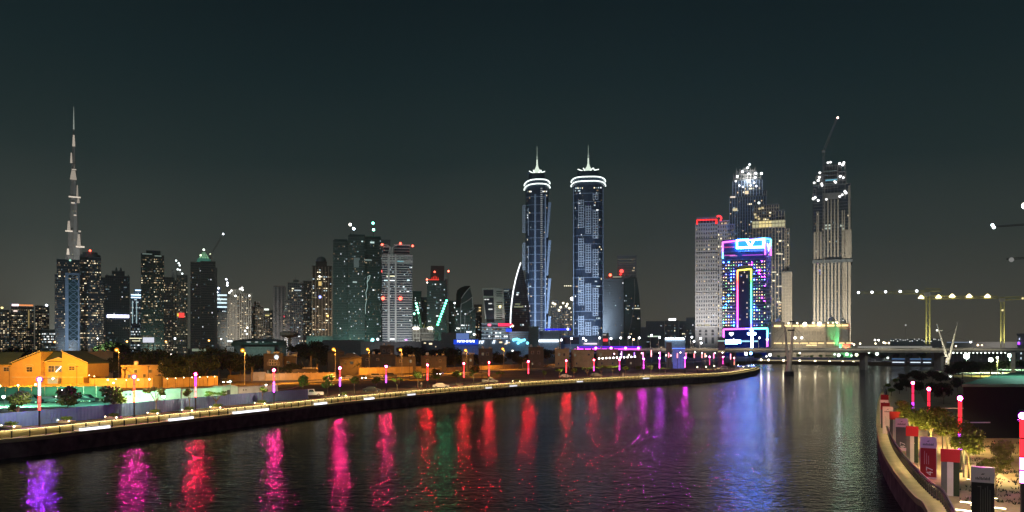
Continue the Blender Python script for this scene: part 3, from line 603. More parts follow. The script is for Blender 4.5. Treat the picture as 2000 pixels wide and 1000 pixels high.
def cabin(p0, p1, h, label, m, arched=False, window=False, dp=2.6, name="site_cabin"):
    rz = math.atan2((p1 - p0).y, (p1 - p0).x); L_ = (p1 - p0).length
    t = thing(name, label, "site cabin", p0, rz, "site cabins behind the hoarding")
    b = MB(); b.box(0, L_, 0, dp, .2, h); b.build("body", m, t)
    b = MB()
    if arched:
        b.prism([(-.1, -.12), (L_ + .1, -.12), (L_ + .1, dp + .1), (-.1, dp + .1)], h + .002, h + .35, top=[(.5, .3), (L_ - .5, .3), (L_ - .5, dp - .3), (.5, dp - .3)])
    else: b.box(-.1, L_ + .1, -.12, dp + .1, h + .002, h + .14)
    b.build("roof", m, t)
    n = max(2, int(L_ / 3.2)); b = MB(); b.box(-.04, .04, -.035, -.001, .25, h); rm = None
    for i in range(n + 1):
        o = b.build("seam_batten", m, t) if rm is None else link("seam_batten", rm, t); rm = o.data; o.location = (L_ * i / n, 0, 0)
    for x in ([L_ * .45] if window else [L_ * .12, L_ * .18]):
        s_ = .5 if window else .16
        b = MB(); b.box(x - s_, x + s_, -.03, -.002, h - 1.5 * (1 if window else .45) - s_ * 0, h - .5 if window else h - .38); f = b.build("window", M['darksteel'], t)
        b = MB(); b.box(x - s_ + .06, x + s_ - .06, -.04, -.031, h - 1.44 if window else h - .62, h - .56 if window else h - .43); b.build("pane", M['glass'], f)
cabin(G(231, 800), G(352, 791), 3.2, "longest green-lit site cabin, in front of the round-topped wall pier", M['cabin'])
cabin(G(353, 790), G(431, 785), 2.9, "green-lit site cabin behind the red and violet lamp post", M['cabin'])
cabin(G(432, 786), G(464, 783), 3.0, "small green site cabin with arched roof and square dark window", M['cabin'], True, True)
cabin(G(466, 782), G(542, 776), 2.7, "cream-coloured site cabin behind the blue hoarding", M['pale'])
yard = [G(-150, 842), G(10, 828), G(230, 808), G(345, 797), G(350, 783), G(235, 780), G(-150, 785)]
b = MB(); b.prism([(p.x, p.y) for p in yard], ZG, ZG + .03); b.build("pavement", mat("pale_yard_concrete", (.42, .47, .42), .85, 0, .2, .3), kind="structure")
p0, p1 = G(-120, 783), G(235, 779)
t = thing("mesh_fence", "tall green screened fence at the back of the site yard", "fence", p0, math.atan2((p1 - p0).y, (p1 - p0).x)); L_ = (p1 - p0).length; pm = cm = None; n = int(L_ / 2.6)
for i in range(n):
    if pm is None:
        b = MB(); b.box(0, .08, -.05, .05, 0, 3.0); o = b.build("post", M['steel'], t); pm = o.data
        b = MB(); b.box(.1, 2.5, -.01, .02, .1, 2.85); o2 = b.build("panel", mat("green_screen", (.07, .13, .11), .8), t); cm = o2.data
    else: o = link("post", pm, t); o2 = link("panel", cm, t)
    o.location = o2.location = (i * 2.6, 0, 0)
YG = "site floodlights in the green-lit yard"
for px, hy, by, col, en, lb in ((8, 775, 797, (.25, 1, .55), 1800, "green-white site floodlight at the picture's left edge"), (122, 762, 785, (.4, 1, .45), 800, "small greenish floodlight behind the second young tree"), (205, 770, 796, (.12, .9, .7), 1100, "teal site floodlight left of the long green cabin"),
        (320, 774, 803, (.35, 1, .55), 2300, "dazzling white-green floodlight in front of the longest cabin"), (450, 745, 790, (.5, 1, .45), 300, "small floodlight above the arched cabin"), (520, 752, 786, (1, .85, .5), 300, "small warm floodlight by the cream-coloured cabin")):
    p = G(px, by); h = (by - hy) / F * p.y; t = thing("site_floodlight", lb, "floodlight", p, 0, YG)
    b = MB(); b.tube((0, 0, 0), (0, 0, h - .1), .06); b.build("mast", M['steel'], t)
    b = MB(); b.box(-.3, .3, 0.0, .14, h - .2, h + .25); b.build("housing", M['darksteel'], t)
    b = MB(); b.ball((0, -.15, h), .24 if en > 900 else .12); b.build("lamp", glow(tuple(.45 + .55 * c for c in col), 60, False), t)
    lamp('SPOT', (0, .3, h), en * 8, col, t, .25, (0, 7, 0), R(165), 'light_source', .5)
for px, by, k, lb in ((60, 788, 'suv', "dark car parked in the green yard behind the first lamp post"), (100, 787, 'saloon', "dark saloon parked beside the green screened fence"), (165, 786, 'pickup', "dark pickup parked in the green yard")):
    car_px(px, by, lb, M['carb'], k, 4, 0, "cars in the green-lit yard")

# ================================================================== VILLA
def villa():
    d = 226.0; K = d / F; P0 = A(0, 752, d)
    az = 0
    t = thing("villa", "large orange-lit two-storey villa with two gables at the left", "house", (P0.x, P0.y, ZG))
    X = lambda px: px * K
    Z = lambda py: CZ + (YH - py) * K - ZG
    def gable(name, poly, y0, y1, m):
        b = MB(); n = len(poly); f = [(X(a), y0, Z(c)) for a, c in poly]; g = [(X(a), y1, Z(c)) for a, c in poly]
        b.face(f); b.face(g[::-1])
        for k in range(n): j = (k + 1) % n; b.face([f[k], g[k], g[j], f[j]])
        return b.build(name, m, t)
    gb = Z(0); GB = YH + (CZ - ZG) / K
    gable("left_wing", [(-70, GB), (22.9, GB), (22.9, 712), (-70, 712)], .8, 9, M['villa'])
    gable("left_gable", [(23, GB), (80, GB), (80, 686.5), (23, 709)], 0, 12, M['villa'])
    gable("centre_wall", [(80.1, GB), (121, GB), (121, 706), (80.1, 706)], 1.8, 10, M['villa'])
    gable("right_gable", [(121.1, GB), (163, GB), (163, 737), (171, 737), (171, 708.5), (121.1, 686.5)], 0, 12, M['villa'])
    # porch gable in the middle
    gable("porch_gable", [(84, 727.5), (121, 727.5), (121, 705), (111, 699), (97, 702.5), (84, 706)], 1.2, 1.78, M['villa'])
    # roofs
    def slab(name, pts, m, th=.18):
        b = MB(); lo = [(p[0], p[1], p[2] - th) for p in pts]; b.face(pts); b.face(lo[::-1])
        for k in range(len(pts)): j = (k + 1) % len(pts); b.face([pts[k], lo[k], lo[j], pts[j]])
        return b.build(name, m, t)
    slab("roof", [(X(-70), .3, Z(711.5)), (X(22.6), .3, Z(711.5)), (X(22.6), 6, Z(688)), (X(-70), 6, Z(688))], M['roof'])
    slab("roof", [(X(81), 1.1, Z(705.8)), (X(120.6), 1.1, Z(705.8)), (X(120.6), 6, Z(687)), (X(81), 6, Z(687))], M['roof'])
    slab("roof", [(X(20), -.35, Z(709.6)), (X(80.4), -.35, Z(685.5)), (X(80.4), 12, Z(685.5)), (X(20), 12, Z(709.6))], M['roof'], .25)
    slab("roof", [(X(120.9), -.35, Z(685.5)), (X(173), -.35, Z(709.0)), (X(173), 12, Z(709.0)), (X(120.9), 12, Z(685.5))], M['roof'], .25)
    b = MB()
    for (x0, y0), (x1, y1) in (((20, 709), (80.4, 685)), ((120.9, 685), (173, 708.5))): b.tube((X(x0), -.42, Z(y0)), (X(x1), -.42, Z(y1)), .12, n=4)
    b.build("verge_trim", M['pale'], t)
    b = MB(); b.path([(X(74), 1.0, Z(706.5)), (X(84), 1.0, Z(706.5)), (X(97), 1.0, Z(702.5)), (X(111), 1.0, Z(698.3)), (X(122), 1.0, Z(703))], .14, 4); b.build("verge_trim", M['pale'], t)
    b = MB(); b.box(X(23.5), X(163), -.12, -.002, Z(737.6), Z(735.8)); b.build("string_course", M['pale'], t)
    def window(x0, x1, y0, y1, y, lit=None, arch=False, bars=1):
        b = MB(); e = .10
        b.box(X(x0) - e, X(x1) + e, y - .10, y - .002, Z(y1) - e, Z(y1)); b.box(X(x0) - e, X(x1) + e, y - .10, y - .002, Z(y0), Z(y0) + e)
        b.box(X(x0) - e, X(x0), y - .10, y - .002, Z(y1) + .002, Z(y0) - .002); b.box(X(x1), X(x1) + e, y - .10, y - .002, Z(y1) + .002, Z(y0) - .002)
        f = b.build("window", M['pale'], t)
        b = MB(); b.box(X(x0), X(x1), y - .03, y - .001, Z(y1), Z(y0)); b.build("pane", lit or M['glass'], f)
        b = MB()
        for k in range(bars): q = X(x0) + (X(x1) - X(x0)) * (k + 1) / (bars + 1); b.box(q - .04, q + .04, y - .07, y - .031, Z(y1) + .002, Z(y0) - .002)
        b.box(X(x0) + .002, X(x1) - .002, y - .075, y - .035, (Z(y0) + Z(y1)) / 2 - .04, (Z(y0) + Z(y1)) / 2 + .04); b.build("glazing_bar", M['villa'], f)
        if arch:
            b = MB(); cx = (X(x0) + X(x1)) / 2; pts = [(cx + 1.15 * math.cos(a) * (X(x1) - X(x0)) / 1.6, y - .06, Z(y0) + .35 + .45 * math.sin(a)) for a in [math.pi * k / 8 for k in range(9)]]
            b.path(pts, .06, 4); b.build("arch_trim", M['pale'], f)
    window(4, 14, 718, 725, .8); window(52, 63, 717, 726, 0, arch=True); window(135, 146, 715.5, 723, 0, arch=True)
    window(90, 101, 715, 726.5, 1.2, glow((1, .7, .3), .12)); window(103, 116, 715, 726.5, 1.2, glow((1, .8, .4), .25)); window(-30, -18, 718, 726, .8)
    b = MB(); b.path([(X(105), 1.1, Z(727)), (X(108), 1.1, Z(723)), (X(112), 1.1, Z(720)), (X(115), 1.1, Z(715.5))], .16, 5); b.build("stair_light", glow((1, .95, .7), 3.0, True), t)
    b = MB(); b.box(X(86), X(106), 1.68, 1.79, Z(750), Z(740)); b.build("garage_glow", glow((1, .72, .28), .75, True), t)  # warm light of the opening put in as a glowing panel
    b = MB(); b.box(X(107), X(113), 1.72, 1.79, Z(751), Z(740)); o = b.build("door", M['brown'], t); b = MB(); b.ball((X(112), 1.66, Z(746)), .05); b.build("handle", M['steel'], o)
    b = MB()
    for px, py in ((100, 739.5),): b.ball((X(px), .9, Z(py)), .25)
    b.build("porch_lamp", glow((1, .85, .5), 25, True), t)
villa()
# garden walls
def wall(x0, b0, x1, b1, h, label, m=None, piers=0, group="boundary walls lit orange along the road", name="garden_wall"):
    p, q = G(x0, b0), G(x1, b1); L_ = (q - p).length
    t = thing(name, label, "wall", p, math.atan2((q - p).y, (q - p).x), group); m = m or M['wall']
    b = MB(); b.box(0, L_, 0, .25, -.1, h); b.build("wall", m, t); b = MB(); b.box(-.02, L_ + .02, -.06, .31, h + .002, h + .1); b.build("coping", m, t)
    n = piers or max(2, int(L_ / 4.5)); pm = None
    for i in range(n + 1):
        if pm is None: b = MB(); b.box(-.18, .18, -.12, -.001, 0, h + (.35 if piers else .0)); o = b.build("pier", m, t); pm = o.data
        else: o = link("pier", pm, t)
        o.location = (L_ * i / n, 0, 0)
    return t
wall(-160, 772, 175, 758, 1.3, "low front garden wall of the orange-lit villa"); wall(176, 757.5, 316, 757, 2.6, "orange-lit garden wall between the villa and the round-topped pier")
wall(318, 758, 424, 752.5, 2.7, "orange garden wall with a row of small lamps on top"); wall(446, 746, 490, 744, 2.2, "dim slatted wall between the red tail lights and the gate", M['brown'])
wall(491, 744, 518, 743.5, 2.9, "pinkish gate wall left of the fourth lamp post", M['concrete']); wall(520, 743.5, 655, 740.5, 2.3, "bright orange wall with pointed piers right of the fourth lamp post", None, 11)
wall(700, 732, 822, 728, 2.8, "tall orange wall behind the two parked estate cars"); wall(824, 729, 1012, 718.5, 2.0, "long low orange wall behind the seventh to ninth lamp posts")
wall(1021, 719, 1038, 718, 3.0, "short orange block wall behind the tenth lamp post"); wall(1130, 708, 1182, 706.5, 2.0, "orange wall under the two lamps left of the string of white bulbs")
t = thing("wall_pier", "broad dark round-topped pier between the two orange garden walls", "pier", G(308, 758.5)); b = MB(); b.lathe((0, 0, 0), [(1.3, 0), (1.3, 3.0), (1.25, 3.4), (.6, 3.7)], 14); b.build("pier", M['brown'], t)
# small wall lamps
WL = [(178, 733), (214, 742), (250, 742.5), (273, 742), (295, 741), (319, 740), (330, 739.5), (346, 738.5), (362, 737.5), (378, 737), (393, 736.5), (408, 736), (422, 735.5), (5, 754), (40, 752.5), (74, 751), (188, 735), (225, 748), (230, 741)]
for i, (px, py) in enumerate(WL):
    by = 757.5 if px > 170 else 766
    p = G(px, by) + Vector((0, -1.0, 0)); h = (CZ - ZG) - (py - YH) / F * p.y
    t = thing("garden_lamp", "%s small warm garden lamp from the left beside the orange walls" % ordn(sorted(WL).index((px, py))), "garden lamp", p, 0, "small garden lamps on and before the orange walls")
    b = MB(); b.tube((0, 0, 0), (0, 0, h - .12), .04, n=5); b.build("stem", M['darksteel'], t)
    big = px in (5, 40, 74, 214, 225, 295, 273); b = MB(); b.ball((0, 0, h), .2 if big else .12, 7); b.build("bulb", glow((1, .8, .42), 22 if big else 13, True), t)

# ================================================================== STREET LAMPS
SG = "orange street lamps along the far road"
def street_lamp(px, hy, by, col, en, label, group=SG, arm=1.0, S=70, r=.26):
    p = G(px, by); h = (by - hy) / F * p.y
    t = thing("street_lamp", label, "street lamp", p, random.uniform(-.3, .3), group)
    b = MB(); b.lathe((0, 0, 0), [(.16, 0), (.12, .5), (.06, h - .1)], 6); b.build("pole", M['steel'], t)
    b = MB(); b.tube((0, 0, h - .1), (-arm * .5, -.2, h + .05), .05, n=5); b.build("arm", M['steel'], t)
    b = MB(); b.box(-arm * .5 - .35, -arm * .5 + .2, -.4, 0, h + .02, h + .14); b.build("lamp_head", M['darksteel'], t)
    b = MB(); b.ball((-arm * .5 - .08, -.2, h - .08), r, 7, 0, .8); b.build("lamp", glow(col, S, False), t)
    b = MB(); b.ball((-arm * .5 - .08, -.2, h - .08), r * 2.7, 10); b.build("bloom_shell", bloom_mat(col, 1.4, .42), t)  # added bloom shell round the street lamp
    lamp('SPOT', (-arm * .5 - .08, -.2, h - .4), en * 7, col, t, .25, (-arm * .5 - .08, 1.5, 0), R(155), 'light_source', .4)
OR_ = (1, .36, .03); WH = (.85, .95, 1.0)
SL = [(232, 683, 748, "orange street lamp above the dark trees right of the villa"), (478, 684, 752, "orange street lamp between the red tail lights and the gate"), (655, 682, 741, "orange street lamp beside the fifth lamp post"), (721, 682, 733, "orange street lamp at the left end of the tall orange wall"),
      (785, 683, 733, "orange street lamp behind the tall orange wall's middle"), (912, 684, 730, "orange street lamp right of the eighth lamp post"), (984, 681, 722, "orange street lamp near the orange wall's right end"), (1040, 682, 716, "orange street lamp behind the tenth lamp post"), (1087, 682, 712, "orange street lamp left of the eleventh lamp post"), (60, 690, 776, "orange street lamp hidden low before the villa garden")]
for px, hy, by, lb in SL:
    if px == 60: continue
    street_lamp(px, hy, by, OR_, 5200 if px < 700 else 4200, lb)
# sodium flood that lights the villa from its forecourt
for px, by, hy, en, lb in ((18, 766, 716, 9500, "low orange floodlight mast before the villa's left gable"), (150, 766, 716, 9500, "low orange floodlight mast before the villa's right gable"), (290, 768, 716, 5200, "orange floodlight mast beside the round-topped pier"), (370, 767, 716, 5200, "orange floodlight mast before the wall with the lamp row"), (590, 752, 708, 6500, "orange floodlight mast before the wall with pointed piers"), (800, 744, 702, 5200, "orange floodlight mast before the tall orange wall"), (940, 738, 700, 5200, "orange floodlight mast before the long low wall")):
    p = G(px, by); h = (by - hy) / F * p.y; t = thing("roadside_lamp", lb, "street lamp", p, 0, "slim roadside lamps shining on the orange walls")
    b = MB(); b.tube((0, 0, 0), (0, 0, h), .05, n=5); b.build("pole", M['darksteel'], t); b = MB(); b.box(-.2, .2, -.1, .3, h, h + .12); b.build("lamp_head", M['darksteel'], t)
    lamp('SPOT', (0, .1, h - .1), en * 7.5, (1, .36, .012), t, .3, (0, 22, h * .35), R(140), "light_source", .9)
WG = "white street lamps in front of the city"
for px, hy, by, lb in ((192, 661, 705, "white street lamp above the green-lit tree"), (343, 661, 705, "brightest white street lamp, right of the white billboard"), (433, 662, 700, "white street lamp above the dark trees, left of the orange lamp"), (543, 697, 744, "bluish white street lamp just right of the fourth lamp post"), (1100, 685, 715, "white street lamp right of the eleventh orange lamp")):
    street_lamp(px, hy, by, WH, 400, lb, WG, .8, 60, .42 if px in (343,) else .3)
for i, (px, hy, by) in enumerate(((108, 668, 696), (249, 667, 697), (325, 667, 697), (409, 665, 697))):
    street_lamp(px, hy, by, (1, .45, .10), 2500, "%s far orange street lamp from the left, level with the city's feet" % ordn(i), "far orange street lamps at the city's feet", .8, 60, .55)
for i, (px, hy, by) in enumerate(((335, 692, 706), (362, 697, 712), (797, 685, 708), (899, 686, 706), (1002, 685, 708), (692, 692, 716))):
    street_lamp(px, hy, by, (1, .93, .85), 700, "%s low white lamp from the left among the dark gardens" % ordn(i), "low white lamps among the dark gardens", .4, 30, .35)
#PART3
# ================================================================== THE CITY
PAL = [glow((1, .72, .40), 1.15), glow((1, .80, .50), .48), glow((1, .86, .56), 2.1), glow((.72, .92, 1.0), .9), glow((.6, .85, .9), .3), glow((.95, 1, 1), 1.8), glow((1, .68, .38), .18), glow((.5, .72, .75), .09)]
WARM, COOL, MIX, GRN = [0, 0, 1, 1, 2, 6, 6, 6], [3, 4, 4, 5, 7, 7, 1], [0, 1, 2, 3, 4, 5, 6, 7, 6, 7], [3, 4, 7, 7, 7, 1, 5]
class Bld:
    def __init__(s, name, label, px, d, cat="tower", group=None):
        s.d = d; s.X0 = (px - 1000) / F * d; az = math.atan2(s.X0, d); s.k = d * math.cos(az) / F; s.px = px
        s.root = thing(name, label, cat, (s.X0, d, ZG), -az, group); s.mbs = {}; s.mats = {}; s.kinds = {}; s.rr = random.Random(int(px * 7 + d))
    def x(s, px): return (px - s.px) * s.k
    def z(s, py): return CZ + (YH - py) / F * s.d - ZG
    def mb(s, part, mats, kind=None):
        if part not in s.mbs: s.mbs[part] = MB(); s.mats[part] = mats; s.kinds[part] = kind
        return s.mbs[part]
    def face_lights(s, p0, p1, z0, z1, nb, fh, lit, pal, wfrac=.55, hfrac=.5, nrm=(0, -1), jit=0.0):
        nb = int(nb * (1.45 if jit == 0 else 1)) + (1 if jit == 0 else 0); hfrac = hfrac * .82
        b = s.mb("lit_window", PAL, "stuff"); rr = s.rr; nf = max(1, int((z1 - z0) / fh)); dx, dy = (p1[0] - p0[0]) / nb, (p1[1] - p0[1]) / nb
        for f in range(nf):
            fb = lit * (rr.choice((.3, .7, 1, 1.2, 1.9)) if jit == 0 else 1)
            for k in range(nb):
                if rr.random() < fb * 1.5:
                    a = .5 - wfrac / 2; w2 = rr.choice((0, 0, 0, .15, -.12, 1.0)) if k < nb - 2 else 0; q0 = (p0[0] + dx * (k + a), p0[1] + dy * (k + a)); q1 = (p0[0] + dx * (k + 1 - a + w2), p0[1] + dy * (k + 1 - a + w2)); za = z0 + fh * (f + .5 - hfrac / 2); zb = za + fh * hfrac
                    b.face([(*q0, za), (*q1, za), (*q1, zb), (*q0, zb)], rr.choice(pal) if rr.random() < .62 else rr.choice((6, 7, 6, 4)))
    def block(s, x0, x1, y1, yb=None, dep=None, yoff=0, glass='glass', trim='concrete', fh=4.0, slab=1.0, proud=.5, nb=8, fin=.0, finm=None, lit=.12, pal=WARM, part="facade", top=True, sides=True, wf=.55, hf=.5):
        """one rectangular volume of the tower: glass core, floor slabs, upright fins, lit windows set back between them"""
        X0, X1 = s.x(x0), s.x(x1); w = X1 - X0; z1 = s.z(y1); z0 = 0 if yb is None else s.z(yb); dep = dep or w; Y0 = yoff; Y1 = yoff + dep
        s.mb(part, M[glass]).box(X0, X1, Y0, Y1, z0, z1)
        nf = max(1, int((z1 - z0) / fh)); fh = (z1 - z0) / nf
        if slab:
            b = s.mb("floor_slab_" + trim, M[trim], "stuff")
            for f in range(nf): b.box(X0 - proud, X1 + proud, Y0 - proud, Y1 + proud, z0 + fh * f, z0 + fh * f + slab)
        if fin:
            b = s.mb("pier_" + (finm or trim), M[finm or trim], "stuff"); e = proud + .06
            for k in range(nb + 1):
                xx = X0 + w * k / nb; b.box(xx - fin / 2, xx + fin / 2, Y0 - e, Y0 - .01, z0, z1 + .1)
            if sides:
                m = max(2, int(nb * dep / w))
                for k in range(m + 1):
                    yy = Y0 + dep * k / m
                    for q0, q1 in ((X0 - e, X0 - .01), (X1 + .01, X1 + e)): b.box(q0, q1, yy - fin / 2, yy + fin / 2, z0, z1 + .1)
        if lit:
            s.face_lights((X0, Y0 - .08), (X1, Y0 - .08), z0 + slab * .5, z1, nb, fh, lit, pal, wf, hf)
            m = max(2, int(nb * dep / w))
            if sides:
                s.face_lights((X1 + .08, Y0), (X1 + .08, Y1), z0 + slab * .5, z1, m, fh, lit, pal, wf, hf); s.face_lights((X0 - .08, Y1), (X0 - .08, Y0), z0 + slab * .5, z1, m, fh, lit, pal, wf, hf)
        if top: s.mb("parapet", M[trim]).box(X0 - proud - .1, X1 + proud + .1, Y0 - proud - .1, Y1 + proud + .1, z1 + .15, z1 + 1.6)
        return X0, X1, Y0, Y1, z0, z1
    def light_box(s, x0, x1, y0, y1, col, st, name="light_band", yo=-1.0, th=.5, sample=False, dep=None):
        key = name + str(len(s.mbs)); b = MB(); b.box(s.x(x0), s.x(x1), yo - th, yo if dep is None else yo + dep, s.z(y1), s.z(y0)); return b.build(name, glow(col, st, sample), s.root)
    def beacon(s, px, py, col=(1, .05, .03), st=14, r=None, yo=0, name="beacon"):
        r = r or 1.1 * s.d / F; c = (s.x(px), yo, s.z(py)); b = MB(); b.ball(c, r, 6); return b.build(name, glow(col, st), s.root)
    def mast(s, px, y0, y1, r=.5, yo=0, m='steel', name="mast", px1=None):
        b = MB(); b.tube((s.x(px), yo, s.z(y0)), (s.x(px1 if px1 is not None else px), yo, s.z(y1)), r, r * .3, 5); return b.build(name, M[m], s.root)
    def flood(s, energy, col, dx=0, dist=70, tgt=.55, h=None, ang=80):
        hh = h or 100; lamp('SPOT', (dx, -dist, 4), energy * .42, col, s.root, 2.0, (0, 8, hh * tgt), R(ang), "floodlight", .9)
    def done(s):
        for p, b in s.mbs.items():
            if b.f:
                nm = p.split("_concrete")[0]
                for q in M: nm = nm.replace("floor_slab_" + q, "floor_slab") if nm == "floor_slab_" + q else ("pier" if nm == "pier_" + q else nm)
                b.build(nm, s.mats[p], s.root, s.kinds[p])

def simple(label, blocks, d, name="skyscraper", cat="tower", group="skyscrapers of the skyline", beacons=(), px=None, **kw):
    px = px or sum(b[0] + b[1] for b in blocks) / 2 / len(blocks); B = Bld(name, label, px, d, cat, group)
    for bl in blocks:
        k2 = dict(kw); k2.update(bl[3] if len(bl) > 3 else {}); B.block(bl[0], bl[1], bl[2], **k2)
    for bc in beacons: B.beacon(*bc)
    return B

# ---- the supertall spire tower at the left
def spire_tower():
    B = Bld("spire_tower", "tallest stepped tower with a needle spire, lit in patches, far left", 144, 2730, "tower"); k = B.k
    # three wings around a core; each setback ends one wing
    tiers = [(665, 21, 22, 20), (560, 19, 20, 18), (520, 17, 17.5, 17), (500, 14.5, 17, 14), (484, 12, 16.5, 13), (453, 12, 9.5, 12), (431, 8.5, 9.2, 10), (415, 8, 9.0, 9), (402, 7.5, 8.5, 8), (388, 7.2, 6.6, 8), (362, 6.4, 6.0, 6), (352, 5.6, 5.8, 6), (331, 5.0, 4.2, 5), (320, 4.6, 3.2, 4), (298, 3.2, 3.0, 3.4), (287, 2.8, 2.8, 3), (263, 1.8, 1.6, 2), (253, 1.2, 1.2, 1.2)]
    def wing(b, a, L_, wd, z0, z1):
        c, s_ = math.cos(a), math.sin(a); q = []
        for u, v in ((0, -wd), (L_ * .86, -wd), (L_, 0), (L_ * .86, wd), (0, wd)): q.append((u * c - v * s_, u * s_ + v * c))
        b.prism(q, z0, z1)
    for i in range(len(tiers) - 1):
        y0, l, r, f = tiers[i]; y1 = tiers[i + 1][0]; z0, z1 = B.z(y0), B.z(y1); wd = max(1.0, min(l, r) * .42) * k
        b = B.mb("shaft", mat("silver_cladding", (.22, .23, .24), .35, .5, .2, .05)); b.prism([(wd * math.cos(t), wd * math.sin(t)) for t in [j * 1.0472 for j in range(6)]], z0, z1)
        bw = B.mb("wing", mat("silver_cladding", (.22, .23, .24), .35, .5, .2, .05), "stuff")
        wing(bw, R(200), l * k, wd, z0, z1); wing(bw, R(-20), r * k, wd, z0, z1); wing(bw, R(90), f * k, wd, z0, z1)
        bs = B.mb("ledge", M['dark'], "stuff")
        for z in [z0 + q * 14 for q in range(int((z1 - z0) / 14))]: bs.prism([((wd + .6) * math.cos(t), (wd + .6) * math.sin(t)) for t in [j * 1.0472 for j in range(6)]], z, z + 1.2)
    b = MB(); b.lathe((0, 0, B.z(253)), [(2.2, 0), (1.5, 30), (.9, 55), (.35, B.z(208) - B.z(253))], 8); b.build("needle", glow((.85, .95, .85), .42), B.root)
    # floodlight on the setback faces, put in as glowing panels before the wings
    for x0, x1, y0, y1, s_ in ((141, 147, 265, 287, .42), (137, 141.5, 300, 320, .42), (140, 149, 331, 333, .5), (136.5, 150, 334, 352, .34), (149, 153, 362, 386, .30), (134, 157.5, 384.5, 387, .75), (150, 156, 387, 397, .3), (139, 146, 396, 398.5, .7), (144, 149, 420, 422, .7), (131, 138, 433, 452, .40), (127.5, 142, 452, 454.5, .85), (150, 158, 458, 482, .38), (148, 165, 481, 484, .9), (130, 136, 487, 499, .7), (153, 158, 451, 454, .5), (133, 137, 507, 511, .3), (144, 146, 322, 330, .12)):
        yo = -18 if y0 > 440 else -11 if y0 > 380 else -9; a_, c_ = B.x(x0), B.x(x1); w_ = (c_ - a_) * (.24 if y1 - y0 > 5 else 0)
        b = MB(); b.prism([(a_, yo - 1), (c_, yo - 1), (c_, yo), (a_, yo)], B.z(y1), B.z(y0), top=[(a_ + w_, yo - 1), (c_ - w_, yo - 1), (c_ - w_, yo), (a_ + w_, yo)]); b.build("setback_glow", glow((1, .86, .70), s_ * 1.35), B.root)
    B.face_lights((-7, -12), (7, -12), B.z(640), B.z(410), 4, 5.0, .05, WARM); B.flood(38000000, (1, .93, .82), -60, 420, .6, 600, 75)
    B.done()
spire_tower()

# ---- left cluster
CG = "skyscrapers of the left cluster"
B = simple("low hazy block with a glowing red and white rooftop sign, far left", [(22, 66, 600, {}), (12, 50, 612, {})], 1900, "office_block", group=CG, glass='brown', trim='concrete', lit=.3, slab=1.2, nb=7, fh=4.5, fin=.8)
B.light_box(23, 37, 594, 598, (1, .75, .8), 2.2, "sign"); B.light_box(37, 65, 594.5, 597.5, (1, .35, .12), 1.2, "sign"); B.light_box(26, 34, 606, 609, (1, .8, .7), 1.4, "sign"); B.light_box(55, 57.5, 606, 640, (1, .75, .3), .35, "light_strip"); B.done()
simple("hazy apartment block at the picture's left edge", [(-20, 18, 606, {})], 1850, "apartment_block", group=CG, glass='brown', trim='concrete', lit=.35, slab=1.2, nb=6, fh=4.5, fin=.8, beacons=[(4, 601, (1, .8, .3), 3, 2.5)]).done()
simple("hazy apartment block with one white roof light, left of the lattice tower", [(69, 96, 598, {})], 1950, "apartment_block", group=CG, glass='brown', trim='concrete', lit=.28, slab=1.2, nb=5, fh=4.5, fin=.8, beacons=[(91, 596, (.8, .9, 1), 8, 2.8)]).done()
B = simple("low bright white-lit building right of the far left blocks", [(82, 108, 645, {})], 1300, "office_block", "building", group=CG, glass='dark', trim='pale', lit=.75, pal=[5, 5, 3], slab=1, nb=6, fh=4.0); B.done()
B = simple("dark tower with a pale blue cross-braced lattice on its front, below the spire", [(111, 155, 508, {}), (107, 112, 538, {}), (152, 157, 533, {})], 1500, group=CG, glass='glass', trim='dark', lit=.16, nb=11, fh=4.2, slab=.9)
for i in range(10):
    y0 = 541 + i * 12.8; y1 = y0 + 12.8
    b = MB(); b.box(B.x(134), B.x(152), -2.6, -1.2, B.z(y0 + .9), B.z(y0)); b.build("cross_beam", M['bluegrey'], B.root)
    b = MB(); b.tube((B.x(135), -1.9, B.z(y0 + 1)), (B.x(152), -1.9, B.z(y1)), .6, n=4); b.tube((B.x(152), -1.5, B.z(y0 + 1)), (B.x(135), -1.5, B.z(y1)), .6, n=4); b.build("diagonal_brace", M['bluegrey'], B.root, "stuff")
for x0, x1 in ((127, 134), (152.2, 155.4)): b = MB(); b.box(B.x(x0), B.x(x1), -3, -.9, 0, B.z(533)); b.build("lattice_column", M['bluegrey'], B.root)
b = MB(); b.box(B.x(127), B.x(155.4), -3.2, -.9, B.z(537), B.z(532.8)); b.build("lattice_head", M['bluegrey'], B.root)
B.flood(900000, (.62, .80, 1), 5, 120, .6, 130); B.light_box(134, 152, 545, 664, (.12, .40, .50), .06, "lit_glazing", -.7, .1); B.beacon(137, 508, (.5, 1, .8), 1.2, 2.0); B.done()
B = simple("dark round-topped tower with rows of yellow windows and one red beacon", [(156, 197, 504, {}), (196, 203, 552, {})], 1620, group=CG, glass='glass', trim='dark', lit=.32, pal=[0, 1, 2, 6, 7], nb=10, fh=4.6, slab=1.0)
b = MB(); w = B.x(197) - B.x(156); n = 14
b.prism([(B.x(156) + w / 2 + w / 2 * .98 * math.cos(a), 18 + 16 * math.sin(a)) for a in [6.283 * q / n for q in range(n)]], B.z(503.8), B.z(497)); b.prism([(B.x(176) + w * .36 * math.cos(a), 18 + 13 * math.sin(a)) for a in [6.283 * q / n for q in range(n)]], B.z(496.9), B.z(492)); b.build("round_crown", M['dark'], B.root); B.beacon(176, 490, (1, .08, .04), 10, 2.0); B.done()
simple("tall shaded tower squeezed behind the round-topped one", [(186, 212, 543, {})], 1700, group=CG, glass='glassb', trim='dark', lit=.06, nb=6, fh=4.6, slab=.8).done()
